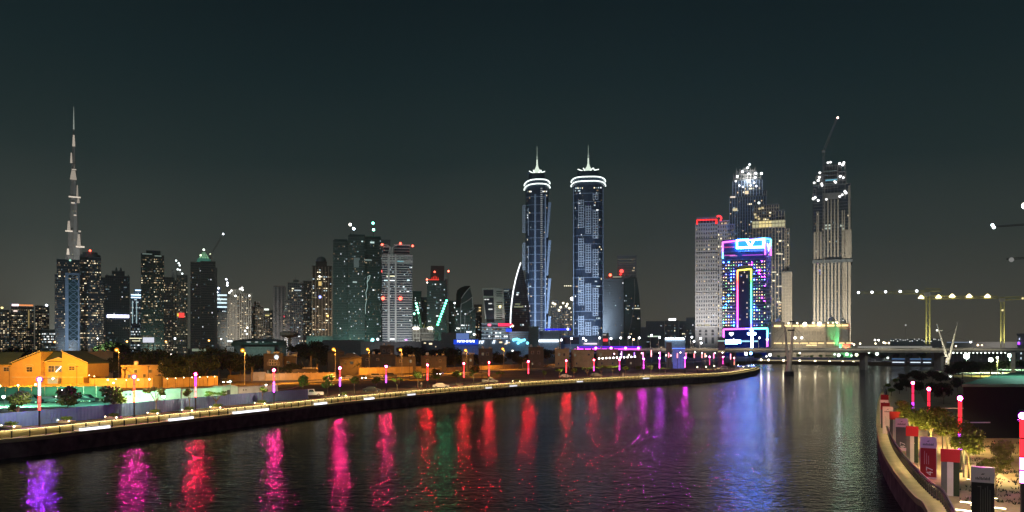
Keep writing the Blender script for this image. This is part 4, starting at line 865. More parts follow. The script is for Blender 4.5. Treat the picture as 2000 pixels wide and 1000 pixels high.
B = simple("blue-grey twin-peaked tower crossed by a bright white-violet sign", [(206, 253, 540, {}), (219, 243, 530, {'yoff': 6, 'dep': 30})], 1400, group=CG, glass='glassb', trim='dark', lit=.05, pal=COOL, nb=12, fh=4.2, slab=.8, fin=.4)
for px in (227, 236): B.mast(px, 531, 521, 3.0, 12, 'dark', "peak")
for px in (209, 251): B.mast(px, 541, 535, 1.6, 4, 'dark', "peak")
B.light_box(209, 252, 615, 620.5, (.72, .72, 1), 5.5, "sign", -1.2, .6, True); B.done()
B = simple("slim tower with stacked bright blue-white upper floors behind the dark tower", [(255, 284, 578, {}), (262, 278, 566, {'yoff': 4, 'dep': 14})], 1800, group=CG, glass='glassb', trim='bluegrey', lit=.45, pal=[3, 3, 4, 5], nb=6, fh=6, slab=1.4)
for y in (566, 575, 580): B.light_box(256 if y > 570 else 264, 283 if y > 570 else 276, y, y + 2.2, (.55, .78, 1), 3.0, "light_band", -1.2, .5)
for px in (258, 266): B.light_box(px, px + 1.6, 588, 632, (.6, .85, .9), .7, "light_strip", -1, .4)
B.done()
B = simple("dark green-tinted tower with a shadowed central slot and warm windows", [(276, 298, 497, {}), (300.5, 320, 500, {}), (286, 313, 490, {'yoff': 8, 'dep': 22, 'lit': .02}), (298, 301, 500, {'yoff': 3, 'lit': 0, 'slab': 0})], 1350, group=CG, glass='glassg', trim='dark', lit=.22, nb=7, fh=3.9, slab=.8, fin=.3)
B.light_box(278, 297, 496, 497.5, (.7, .95, .85), .25, "light_band"); B.light_box(302, 315, 499, 500.5, (.8, 1, .85), .3, "light_band"); B.flood(160000, (.6, 1, .8), 0, 90, .5, 110); B.done()
B = simple("brownish twin apartment tower with a red and yellow sign halfway up", [(320, 341, 543, {}), (345, 366, 538, {}), (330, 358, 549, {'yoff': 6, 'dep': 22}), (336, 341, 528, {'yoff': 9, 'dep': 5, 'lit': 0}), (350, 356, 531, {'yoff': 9, 'dep': 6, 'lit': .4})], 1450, group=CG, glass='brown', trim='concrete', lit=.26, nb=7, fh=4.0, slab=.9, fin=.9)
B.light_box(349, 360, 611, 620, (1, .06, .05), 1.6, "sign", -1.3, .4); B.light_box(346, 349, 612, 618, (1, .7, .1), 1.2, "sign", -1.3, .4)
for px, py in ((344, 509), (349, 514), (351, 518), (347, 526), (351, 527), (356, 534)): B.beacon(px, py, (.8, .92, .9), 4.5, 1.5)
B.mast(345, 540, 508, .7); B.mast(350, 540, 512, .7); B.done()
B = simple("slab-banded tower under construction with a glowing green pyramid crown", [(373, 392, 514, {}), (392.4, 420, 512, {}), (420, 423.5, 524, {'lit': 0})], 1250, group=CG, glass='dark', trim='concrete', lit=.035, nb=8, fh=3.7, slab=1.2, proud=.7, fin=.25, pal=COOL)
b = MB(); x0, x1 = B.x(384), B.x(413); c = (x0 + x1) / 2; y0 = 2; q = [(x0, y0), (x1, y0), (x1, y0 + 22), (x0, y0 + 22)]; b.prism(q, B.z(511), B.z(504), top=[(x0 + 2, y0 + 2), (x1 - 2, y0 + 2), (x1 - 2, y0 + 20), (x0 + 2, y0 + 20)]); b.build("crown_base", glow((.25, .9, .65), .16), B.root)
b = MB(); b.prism([(x0 + 3, 4), (x1 - 3, 4), (x1 - 3, 22), (x0 + 3, 22)], B.z(504), B.z(486), top=[(c - .3, 12.7), (c + .3, 12.7), (c + .3, 13.3), (c - .3, 13.3)]); b.build("pyramid_crown", glow((.45, 1, .55), .48), B.root)
b = MB()
for f in (0, .25, .5, .75, 1): b.tube((x0 + 3 + (x1 - x0 - 6) * f, 3.6, B.z(504)), (c, 12.6, B.z(486)), .5, n=4)
for f in (.25, .5, .75): b.tube((x0 + 3 + (c - x0 - 3) * f, 3.4 + 9 * f, B.z(504 - 18 * f)), (x1 - 3 - (c - x0 - 3) * f, 3.4 + 9 * f, B.z(504 - 18 * f)), .4, n=4)
b.build("crown_ribs", M['dark'], B.root); B.beacon(398, 488, (.85, 1, .8), 4, 1.6); B.beacon(392, 499, (.7, 1, .6), 2.5, 1.6); B.beacon(411, 496, (.9, 1, .6), 2.0, 1.2)
B.done()
def crane(label, px, d, base_y, pivot_y, jib, lamps, col='craneY', group="tower cranes of the skyline", counter=None, r=.5, lit=3, cabin=True, mast=True, lattice=1.6, lcol=(1, .93, .7), lr=None, cone=False):
    B = Bld("tower_crane", label, px, d, "crane", group)
    if mast:
        b = MB(); z0, z1 = B.z(base_y), B.z(pivot_y); h = lattice / 2
        for sx_ in (-h, h):
            for sy_ in (-h, h): b.box(sx_ - .26, sx_ + .26, sy_ - .26, sy_ + .26, z0, z1)
        n = int((z1 - z0) / (lattice * 1.1))
        for i in range(n):
            za, zb = z0 + (z1 - z0) * i / n, z0 + (z1 - z0) * (i + 1) / n; a = -1 if i % 2 else 1
            b.tube((-h * a, -h, za), (h * a, -h, zb), .2, n=3); b.tube((-h * a, h, za), (h * a, h, zb), .1, n=3); b.tube((h, -h * a, za), (h, h * a, zb), .1, n=3)
        b.build("mast", M[col], B.root)
        if cabin: b = MB(); b.box(-h - 1.2, h + .4, -h - 1.2, h, z1 - 1.5, z1 + 1.2); b.build("cab", M['steel'], B.root)
    if col == 'craneY': lamp('SPOT', (0, -14, B.z(base_y) + 2), 42000, (1, .95, .6), B.root, .5, (0, 0, B.z((base_y + pivot_y) / 2)), R(70), 'floodlight', .8)
    for i, (x0, y0, x1, y1) in enumerate(jib):
        b = MB(); p, q = Vector((B.x(x0), 0, B.z(y0))), Vector((B.x(x1), 0, B.z(y1))); u = (q - p).normalized(); up = Vector((-u.z, 0, u.x)); up = up if up.z >= 0 else -up; n = max(3, int((q - p).length / (lattice * 1.6)))
        b.tube(p + Vector((0, -.6, 0)), q + Vector((0, -.6, 0)), r * .3, n=4); b.tube(p + Vector((0, .6, 0)), q + Vector((0, .6, 0)), r * .3, n=4); b.tube(p + up * lattice, q + up * lattice * .6, r * .3, n=4)
        for j in range(n): a, c = p.lerp(q, j / n), p.lerp(q, (j + 1) / n); m_ = p.lerp(q, (j + .5) / n) + up * lattice * (1 - .4 * (j + .5) / n); b.tube(a + Vector((0, -.6, 0)), m_, r * .2, n=3); b.tube(m_, c + Vector((0, -.6, 0)), r * .2, n=3)
        b.build("counter_jib" if i else "jib", M[col], B.root)
    for px_, py_ in lamps:
        rr_ = lr or 1.3 * d / F
        b = MB(); c = (B.x(px_), -1.2, B.z(py_))
        if cone: b.lathe((c[0], c[1], c[2]), [(rr_ * .35, rr_ * 1.2), (rr_ * 1.5, -rr_ * .3), (rr_ * 1.2, -rr_ * .5)], 8)
        else: b.ball(c, rr_, 6)
        b.build("work_lamp", glow(lcol, lit), B.root)
    return B
crane("thin luffing crane leaning from the green-crowned tower with one white tip light", 411, 1245, 512, 503, [(411, 503, 436, 457)], [(436, 456)], 'concrete', r=1.2, lattice=2.2, lit=9, lcol=(.8, .9, 1), lr=1.3).done()
B = simple("tower with stacked brightly lit blue-white floors, right of the green-crowned tower", [(421, 444, 597, {}), (423, 431, 562, {'lit': .6, 'yoff': 5, 'dep': 8})], 1700, group=CG, glass='glassb', trim='bluegrey', lit=.35, pal=[3, 4, 5], nb=6, fh=5, slab=1.2)
for y in (575, 583, 590, 598): B.light_box(423, 443, y, y + 3.0, (.72, .93, 1), 1.5, "light_band", -1.2, .5)
for px, py in ((442, 545), (444, 552), (444, 557), (427, 563), (424, 571)): B.beacon(px, py, (.85, .9, 1), 7, 2.0)
B.mast(443, 600, 544, .9); B.done()
simple("low dim block between the blue-lit tower and the construction site", [(421, 444, 612, {'lit': .15})], 1500, "apartment_block", group=CG, glass='dark', trim='dark', lit=.12, nb=6, fh=4.2, slab=1).done()
B = simple("pale strip-lit twin tower under floodlit construction lights", [(445, 462, 583, {}), (463, 490, 574, {}), (450, 470, 566, {'yoff': 8, 'dep': 15, 'lit': .3})], 1550, group=CG, glass='brown', trim='concrete', finm='pale', lit=.42, nb=6, fh=4.2, slab=.8, fin=1.6)
for px, py in ((448, 572), (452, 568), (473, 562), (474, 566), (469, 564), (460, 578), (487, 577), (483, 640), (482, 652), (479, 646)): B.beacon(px, py, (.95, .95, .85), 5, 1.8)
B.flood(700000, (1, .93, .8), 4, 100, .7, 90); B.done()
B = simple("grey stepped apartment tower right of the construction lights", [(492, 514, 600, {}), (497, 508, 590, {'yoff': 4, 'dep': 12})], 1600, "apartment_tower", group=CG, glass='brown', trim='concrete', lit=.34, nb=6, fh=4.2, slab=.9, fin=1.0); B.done()
B = simple("lower apartment block with a yellow-lit top floor", [(515, 536, 607, {})], 1500, "apartment_block", group=CG, glass='brown', trim='concrete', lit=.34, nb=5, fh=4.2, slab=.9, fin=1.0); B.light_box(516, 525, 603, 606, (.9, 1, .85), 2.0, "light_band"); B.light_box(518, 526, 615, 617, (1, .85, .3), 1.0, "light_band"); B.done()
B = simple("grey tower framed by pale uprights with a red light, left end of the middle row", [(535, 557, 560, {})], 1450, group=CG, glass='dark', trim='brown', finm='concrete', lit=.07, nb=3, fh=4.0, slab=.6, fin=3.2); B.light_box(536, 557, 558, 560, (.6, .55, .5), .08, "light_band"); B.beacon(557, 618, (1, .05, .1), 3, 2.4); B.flood(380000, (1, .9, .85), 0, 90, .6, 90); B.done()
B = simple("dark tower with cool window rows and a small roof spike", [(562, 592, 553, {}), (573, 583, 547, {'yoff': 6, 'dep': 8, 'lit': 0}), (556, 566, 588, {'yoff': -4, 'dep': 10})], 1400, group=CG, glass='glassb', trim='concrete', lit=.2, pal=MIX, nb=8, fh=4.0, slab=.7, fin=.5); B.mast(577, 547, 538, .6); B.light_box(575, 588, 566, 568, (.8, .95, 1), .7, "light_band"); B.flood(110000, (.85, .85, 1), 0, 90, .5, 90); B.done()
simple("narrow brown tower between the cool-windowed and the yellow-lit one", [(592, 612, 550, {})], 1480, group=CG, glass='brown', trim='concrete', lit=.22, nb=5, fh=4.0, slab=.8, fin=.9).done()
B = simple("round-capped tower with pale orange-lit fins and yellow windows", [(610, 648, 521, {}), (617, 638, 512, {'yoff': 5, 'dep': 20, 'lit': .02, 'fin': 0})], 1350, group=CG, glass='brown', trim='brown', finm='beige', lit=.33, pal=[0, 1, 2, 3, 6], nb=6, fh=3.9, slab=.7, fin=1.4)
b = MB(); b.lathe((B.x(627.5), 14, B.z(512)), [(8.5, 0), (8.5, 5), (6.5, 9), (1, 11)], 12); b.build("round_cap", M['dark'], B.root); B.beacon(625, 580, (.25, .3, 1), 5, 2.2); B.beacon(624, 540, (1, .95, .75), 5, 1.6); B.light_box(622, 628, 550, 558, (1, .7, .25), .9, "light_band"); B.beacon(640, 617, (1, .6, .15), 4, 1.8); B.flood(420000, (1, .8, .6), 6, 90, .45, 110); B.done()
# ---- the big green glass tower
B = Bld("skyscraper", "widest dark green glass tower in the middle of the skyline", 698, 1200, "tower", "skyscrapers of the skyline")
for x0, x1, yt, yo in ((651, 679, 470, 3), (680.5, 713, 461, -4), (713.4, 744, 463, 0)):
    B.block(x0, x1, yt, dep=30, yoff=yo, glass='glassg', trim='dark', fh=3.7, slab=.8, proud=.25, nb=11, fin=.25, finm='panelgrey', lit=.08, pal=GRN, top=False)
    w0, w1 = B.x(x0), B.x(x1); b = B.mb("roof_screen", M['glassg'])
    hh = 7; b.prism([(w0, yo), (w1, yo), (w1, yo + 30), (w0, yo + 30)], B.z(yt) + .01, B.z(yt) + 2, top=[(w0 + 2, yo + 2), (w1 - .5, yo + 1), (w1 - .5, yo + 28), (w0 + 2, yo + 28)])
b = MB(); b.path([(B.x(px), -5.2, B.z(py)) for px, py in ((714, 613), (713.5, 600), (716, 585), (714.5, 572), (718, 560), (717, 552), (721, 545), (723, 538), (718.5, 540), (717, 552))], .45, 4); b.build("painted_reflection", glow((.6, .85, .8), .8), B.root)  # reflection on the glass put in as a glowing line
for x0, x1, y0, y1, s_ in ((691, 701, 504, 523, .10), (723, 731, 472, 475, .9), (706, 709, 471, 473, 1.2), (689, 697, 550, 553, .5), (712, 726, 507, 509, .3)): B.light_box(x0, x1, y0, y1, (.75, 1, .95), s_, "lit_floor", -4.4 if x0 > 680 else -.2, .1)
for px, py, c in ((684, 437, (1, .95, .8)), (691, 445, (.7, .85, 1)), (729, 433, (.15, 1, .55)), (730, 446, (.3, 1, .7))): B.beacon(px, py, c, 12, 2.0, 10); B.mast(px, 466, py, .35, 10, 'darksteel')
for px, c in ((727, (.4, .8, .9)), (737, (.3, .9, .6))): B.beacon(px, 664, (.3, .9, .9), 4, 2.5, -30) if px == 727 else B.beacon(px, 663, (.8, .9, 1), 3, 2.0, -30)
B.face_lights((B.x(681), -4.3), (B.x(744), -4.3), 4, B.z(560), 20, 3.7, .05, GRN); B.flood(420000, (.45, 1, .82), -10, 110, .5, 140, 90); B.done()
simple("narrow dark tower showing between the green tower and the white-banded tower", [(738, 762, 470, {})], 1320, glass='dark', trim='dark', lit=.10, pal=MIX, nb=6, fh=4, slab=.8, beacons=[(747, 530, (1, .1, .08), 4, 2.0), (746, 478, (1, .25, .15), 6, 1.6)]).done()
# ---- white-banded tower
B = Bld("skyscraper", "white-banded tower with two bright vertical ribs and red roof lights", 776, 1100, "tower", "skyscrapers of the skyline")
B.block(747, 805, 497, dep=30, yoff=0, glass='glassb', trim='white', fh=3.35, slab=1.0, proud=.6, nb=14, lit=.06, pal=[3, 5, 4], wf=.9, hf=.35, top=False)
for i in range(5): b = B.mb("crown_band", M['white'], "stuff"); b.box(B.x(747) - .9, B.x(805) + .9, -.9, 30.9, B.z(513 - i * 3.4), B.z(511.4 - i * 3.4))
B.block(749, 760, 483, yb=496, dep=22, yoff=4, glass='dark', trim='white', fh=3.35, slab=.9, nb=3, lit=0); B.block(770, 800, 479, yb=496, dep=22, yoff=4, glass='glassb', trim='white', fh=3.35, slab=.8, nb=6, lit=0)
for x0, x1 in ((757, 761.5), (771, 774.5)): b = MB(); b.box(B.x(x0), B.x(x1), -1.8, 4, 0, B.z(497)); b.build("upright_rib", M['white'], B.root)
b = MB()
for pts in (((759, 497), (761.5, 483), (758, 479.5), (748, 478)), ((766, 509), (766, 484), (772, 480), (782, 476.5), (801, 480)), ((763, 500), (763, 483.5), (757, 479.5))): b.path([(B.x(a), 0, B.z(c)) for a, c in pts], .7, 4)
b.build("roof_wing", M['white'], B.root)
for x0, x1, y0, y1, c, s_ in ((755, 771, 538.5, 540.5, (1, .95, .6), 1.3), (750, 757, 547, 549, (.7, .95, 1), 1.5), (758, 772, 547, 549, (.9, .98, 1), 1.6), (776, 788, 508, 513, (.35, .9, 1), .5), (757, 772, 661, 663.5, (1, 1, 1), 1.6), (795, 800, 546, 548, (.7, .95, 1), 1.8), (787, 790, 559, 561, (.8, .95, 1), 1.8), (791, 795, 663, 665, (.9, .2, 1), 4)): B.light_box(x0, x1, y0, y1, c, s_, "lit_floor", -.3, .5)
for px, py in ((746.5, 478.5), (782, 475.5), (806, 480), (748, 583), (782, 583)): B.beacon(px, py, (1, .08, .05), 9, 1.5 if py < 500 else 2.4, -1.5)
B.mast(800, 481, 480, .3, 4, 'white', "roof_arm", 806); B.flood(650000, (.95, .98, 1), 6, 100, .6, 120); B.done()
# ---- towers right of it
simple("low dark green-lit office block left of the slant-topped tower", [(806, 823, 570, {})], 1300, "office_block", glass='glassg', trim='dark', lit=.15, pal=[3, 5, 7], nb=5, fh=4, slab=.6).done()
simple("plain narrow dark block behind the slant-topped tower's left side", [(822, 836, 582, {})], 1420, "office_block", glass='glassg', trim='dark', lit=.06, pal=[3, 5, 7], nb=4, fh=4, slab=.6).done()
B = Bld("skyscraper", "dark tower with slanted red-signed top beside a thin mast", 853, 1250, "tower", "skyscrapers of the skyline")
B.block(834, 869, 548, dep=24, glass='glassg', trim='dark', fh=4.1, slab=.6, proud=.15, nb=9, lit=.13, pal=[3, 5, 4, 7], wf=.8, top=False); B.block(869.3, 874, 546, dep=20, yoff=3, glass='dark', trim='dark', fh=4, lit=.03)
b = MB(); b.prism([(B.x(840), 1), (B.x(867), 1), (B.x(867), 20), (B.x(840), 20)], B.z(548), B.z(518.5), top=[(B.x(841.5), 5), (B.x(868), 5), (B.x(868), 20), (B.x(841.5), 20)]); b.build("slanted_top", mat("dim_brown_panel", (.05, .035, .03), .6), B.root)
b = MB()
for k, (px, h) in enumerate(((843, 4), (846, 6), (849, 7.5), (852, 6), (855, 4))): b.box(B.x(px), B.x(px + 1.4), .2, .8, B.z(546), B.z(546 - h))
b.build("red_sign", glow((1, .06, .04), .9), B.root)
for px, py, s_ in ((849, 531, 5), (834, 546, 9), (876, 529.5, 12)): B.beacon(px, py, (1, .12, .07), s_, 1.5, -.5)
B.beacon(834.5, 552, (1, .8, .7), 5, 1.2, -.5); b = MB(); b.box(B.x(838), B.x(857), .3, .9, B.z(547), B.z(545.5)); b.build("red_sign", glow((1, .06, .04), 1.3), B.root)
for px in (873, 876): B.mast(px, 660, 531, .7, -2, 'steel')
b = MB()
for k in range(30): b.tube((B.x(873), -2, B.z(655 - k * 4)), (B.x(876), -2, B.z(651 - k * 4)), .25, n=3)
b.build("mast_lacing", M['steel'], B.root); B.flood(140000, (.3, 1, .7), 0, 70, .25, 90); B.done()
simple("dim block with scattered lights right of the thin mast", [(876, 893, 589, {})], 1280, "office_block", glass='glassg', trim='dark', lit=.12, pal=[3, 5, 7], nb=5, fh=4, slab=.6, beacons=[(888, 592, (.95, 1, 1), 5, 1.5)]).done()
GS = crane("luffing crane strung with bright green lamps, leaning right before the slant-topped tower", 853, 900, 668, 652, [(853, 640, 872, 588)], [(855 + i * 1.9, 634 - i * 5.2) for i in range(10)], 'concrete', r=1.0, lattice=1.8, lit=9, lcol=(.1, 1, .42), lr=1.25)
lamp('POINT', (B.x(0) * 0 + 8, -6, 45), 9000, (.1, 1, .4), GS.root, 2); GS.done()
GS = crane("smaller luffing crane with a few green lamps above the floodlit white block", 822, 900, 668, 640, [(821, 640, 813, 590)], [(813, 593), (814, 599), (815.5, 605), (817, 611), (809, 613)], 'concrete', r=1.0, lattice=1.8, lit=7, lcol=(.25, 1, .6), lr=1.2)
lamp('POINT', (-8, -6, 42), 4000, (.2, 1, .5), GS.root, 2); GS.done()
B = Bld("office_block", "small floodlit white block under construction with small cranes on its roof", 826, 880, "building"); B.block(807, 845, 643, yb=None, dep=18, glass='concrete', trim='white', fh=5, slab=1.4, nb=6, lit=.0, fin=.8)
B.block(823, 847, 653, dep=8, yoff=-9, glass='glassg', trim='dark', fh=4, slab=.5, nb=4, lit=.05)
for px in (809, 812, 816, 838, 840, 843): B.beacon(px, 641, (1, .95, .8), 7, 1.4, -1)
for a in ((828, 641, 824, 630), (828, 641, 831, 627), (832, 640, 845, 634)): B.mast(a[0], a[1], a[3], .5, 2, 'craneY', "small_crane", a[2])
B.flood(60000, (1, .97, .85), 0, 35, .7, 20); B.done()
# curved-top tower
B = Bld("skyscraper", "curved leaf-topped tower with sweeping pale outlines", 908, 1150, "tower", "skyscrapers of the skyline")
B.block(891, 919, 600, dep=22, glass='glassg', trim='dark', fh=4, slab=.5, proud=.2, nb=8, lit=.16, pal=[3, 5, 4], wf=.8, top=False); B.block(919.3, 929, 602, dep=18, yoff=2, glass='glassg', trim='dark', fh=4, slab=.5, proud=.2, nb=3, lit=.1, pal=COOL, top=False)
ar = [(891, 601), (891, 575), (893, 567), (899, 562), (908, 558.5), (918, 558), (919, 562), (913, 567), (906, 573), (901, 582), (899, 592), (899, 601)]
b = MB(); f0 = [(B.x(a), 0, B.z(c)) for a, c in ar]; f1 = [(x, 20, z) for x, y, z in f0]; b.face(f0); b.face(f1[::-1])
for k in range(len(ar)): j = (k + 1) % len(ar); b.face([f0[k], f1[k], f1[j], f0[j]])
b.build("curved_crown", mat("black_glass", (.006, .008, .009), .2), B.root)
b = MB(); q = [(899, 601), (899.5, 585), (904, 575), (912, 567), (918, 562), (922, 577), (924, 601)]; f0 = [(B.x(a), 3, B.z(c)) for a, c in q]; f1 = [(x, 18, z) for x, y, z in f0]; b.face(f0); b.face(f1[::-1])
for k in range(len(q)): j = (k + 1) % len(q); b.face([f0[k], f1[k], f1[j], f0[j]])
b.build("atrium_glazing", M['glassg'], B.root)
b = MB()
for pts in (((899.5, 660), (900, 600), (901, 594), (909, 590), (917, 585), (922, 580), (923, 603)), ((907.5, 660), (908, 620), (909, 614), (919, 609), (927, 602)), ((901, 583), (910, 570), (918, 561))): b.path([(B.x(a), -.6, B.z(c)) for a, c in pts], .5, 4)
b.build("pale_outline", M['white'], B.root)
B.light_box(911, 921, 647, 649.5, (.9, .98, 1), 2.5, "lit_floor"); B.light_box(893, 898, 640, 643, (1, 1, .9), 1.5, "lit_floor"); B.beacon(926, 653, (.9, .95, 1), 6, 1.5, -2); B.flood(160000, (.7, .9, 1), 0, 80, .5, 70); B.done()
B = simple("brown stub tower with two yellow lit floors left of the white tilted building", [(926, 941, 596, {})], 1220, "office_block", glass='brown', trim='concrete', lit=.1, nb=4, fh=4, slab=.8); B.light_box(935, 939, 600, 602, (1, .7, .3), 1.2, "lit_floor"); B.light_box(935, 939, 605, 608, (1, .7, .3), 1.0, "lit_floor"); B.done()
# white tilted building
B = Bld("office_block", "white building tilting outward with a dark glazed front and slotted side", 966, 1000, "building", "skyscrapers of the skyline")
def slanted(part, poly, y0, y1, m):
    b = MB(); f0 = [(B.x(a), y0, B.z(c)) for a, c in poly]; f1 = [(x, y1, z) for x, y, z in f0]; b.face(f0); b.face(f1[::-1])
    for k in range(len(poly)): j = (k + 1) % len(poly); b.face([f0[k], f1[k], f1[j], f0[j]])
    b.build(part, m, B.root)
slanted("white_shell", [(948, 631), (942, 563), (966, 562), (983, 565), (986.5, 631)], 0, 16, M['white']); slanted("dark_glazing", [(950.5, 629), (945, 582), (964, 581), (965.5, 629)], -.5, -.02, M['glassb']); slanted("dark_glazing", [(944.5, 578), (944, 566), (963.5, 566), (963.5, 578)], -.5, -.02, M['glassb'])
b = MB()
for i in range(14):
    y = 569 + i * 4.2
    if 580 < y < 589: continue
    b.box(B.x(969.5), B.x(981), -.4, -.02, B.z(y + 1.3), B.z(y))
b.build("slot_window", M['black'], B.root, "stuff")
for px, py, w in ((946, 584, 4), (951, 584, 4), (954, 592, 7), (954, 603, 8)): B.light_box(px, px + w, py, py + 2, (.95, 1, .95), .9, "lit_floor", -.55, .2)
B.beacon(976.5, 599, (1, .9, .4), 4, 1.5, -1); B.flood(230000, (1, .99, .92), 3, 50, .6, 45)
B.block(941, 992, 634, dep=26, yoff=-6, glass='glassb', trim='bluegrey', fh=4.2, slab=1.2, nb=8, lit=.28, pal=[3, 5, 4], wf=.8)
B.light_box(953, 959, 633, 637, (1, .12, .2), 3, "red_sign", -7, .4); B.light_box(973, 1000, 632, 637, (1, .02, .06), 3.2, "red_sign", -7, .6, True); B.light_box(988, 999, 642, 648, (.03, .08, 1), 1.5, "blue_sign", -7, .5)
for px in (962, 974): B.light_box(px, px + .9, 640, 672, (.5, .55, .6), .12, "upright", -7.4, .4)
B.beacon(1001, 637, (1, .8, .55), 4, 1.4, -9); B.done()
B = simple("dark block with pale floor lines behind the white tilted building", [(984, 1000, 566, {})], 1150, "office_block", glass='glass', trim='bluegrey', lit=.15, pal=COOL, nb=5, fh=4, slab=.8); B.light_box(984, 994, 567, 569, (.75, .9, .85), .3, "lit_floor"); B.done()
# sail building with bright arc
B = Bld("sail_tower", "dark sail-shaped tower edged by one bright curved white line", 1012, 1050, "tower")
prof = [(1017, 513), (1012, 528), (1007, 546), (1003, 565), (1000, 585), (998, 605), (997, 625), (997, 640)]
b = MB(); q = [(1017, 513)] + prof[1:] + [(997, 668), (1036, 668), (1034, 600), (1028, 560), (1022, 530)]; f0 = [(B.x(a), 0, B.z(c)) for a, c in q]; f1 = [(x, 22, z) for x, y, z in f0]; b.face(f0); b.face(f1[::-1])
for k in range(len(q)): j = (k + 1) % len(q); b.face([f0[k], f1[k], f1[j], f0[j]])
b.build("sail_body", M['glassb'], B.root); b = B.mb("floor_slab", M['dark'], "stuff")
for i in range(34): y = 528 + i * 4; xl = 998 + max(0, (600 - y)) * .15; b.box(B.x(xl + 1), B.x(1024 if y < 560 else 1032), -.4, -.02, B.z(y + .9), B.z(y))
b = MB(); b.path([(B.x(a), -.6, B.z(c)) for a, c in prof], .75, 6); b.build("bright_arc", glow((.95, .98, 1), 2.6), B.root); B.light_box(996.5, 998, 643, 652, (1, .9, .9), 1.6, "bright_arc", -.5, .6)
B.light_box(1004, 1022, 598, 600.5, (.9, 1, .6), .28, "lit_floor"); B.light_box(1006, 1016, 593, 595, (.9, 1, .6), .28, "lit_floor"); B.light_box(1009, 1014, 571, 573, (.7, .95, 1), .9, "lit_floor"); B.face_lights((B.x(1003), -.1), (B.x(1030), -.1), B.z(660), B.z(570), 7, 5, .06, COOL); B.done()

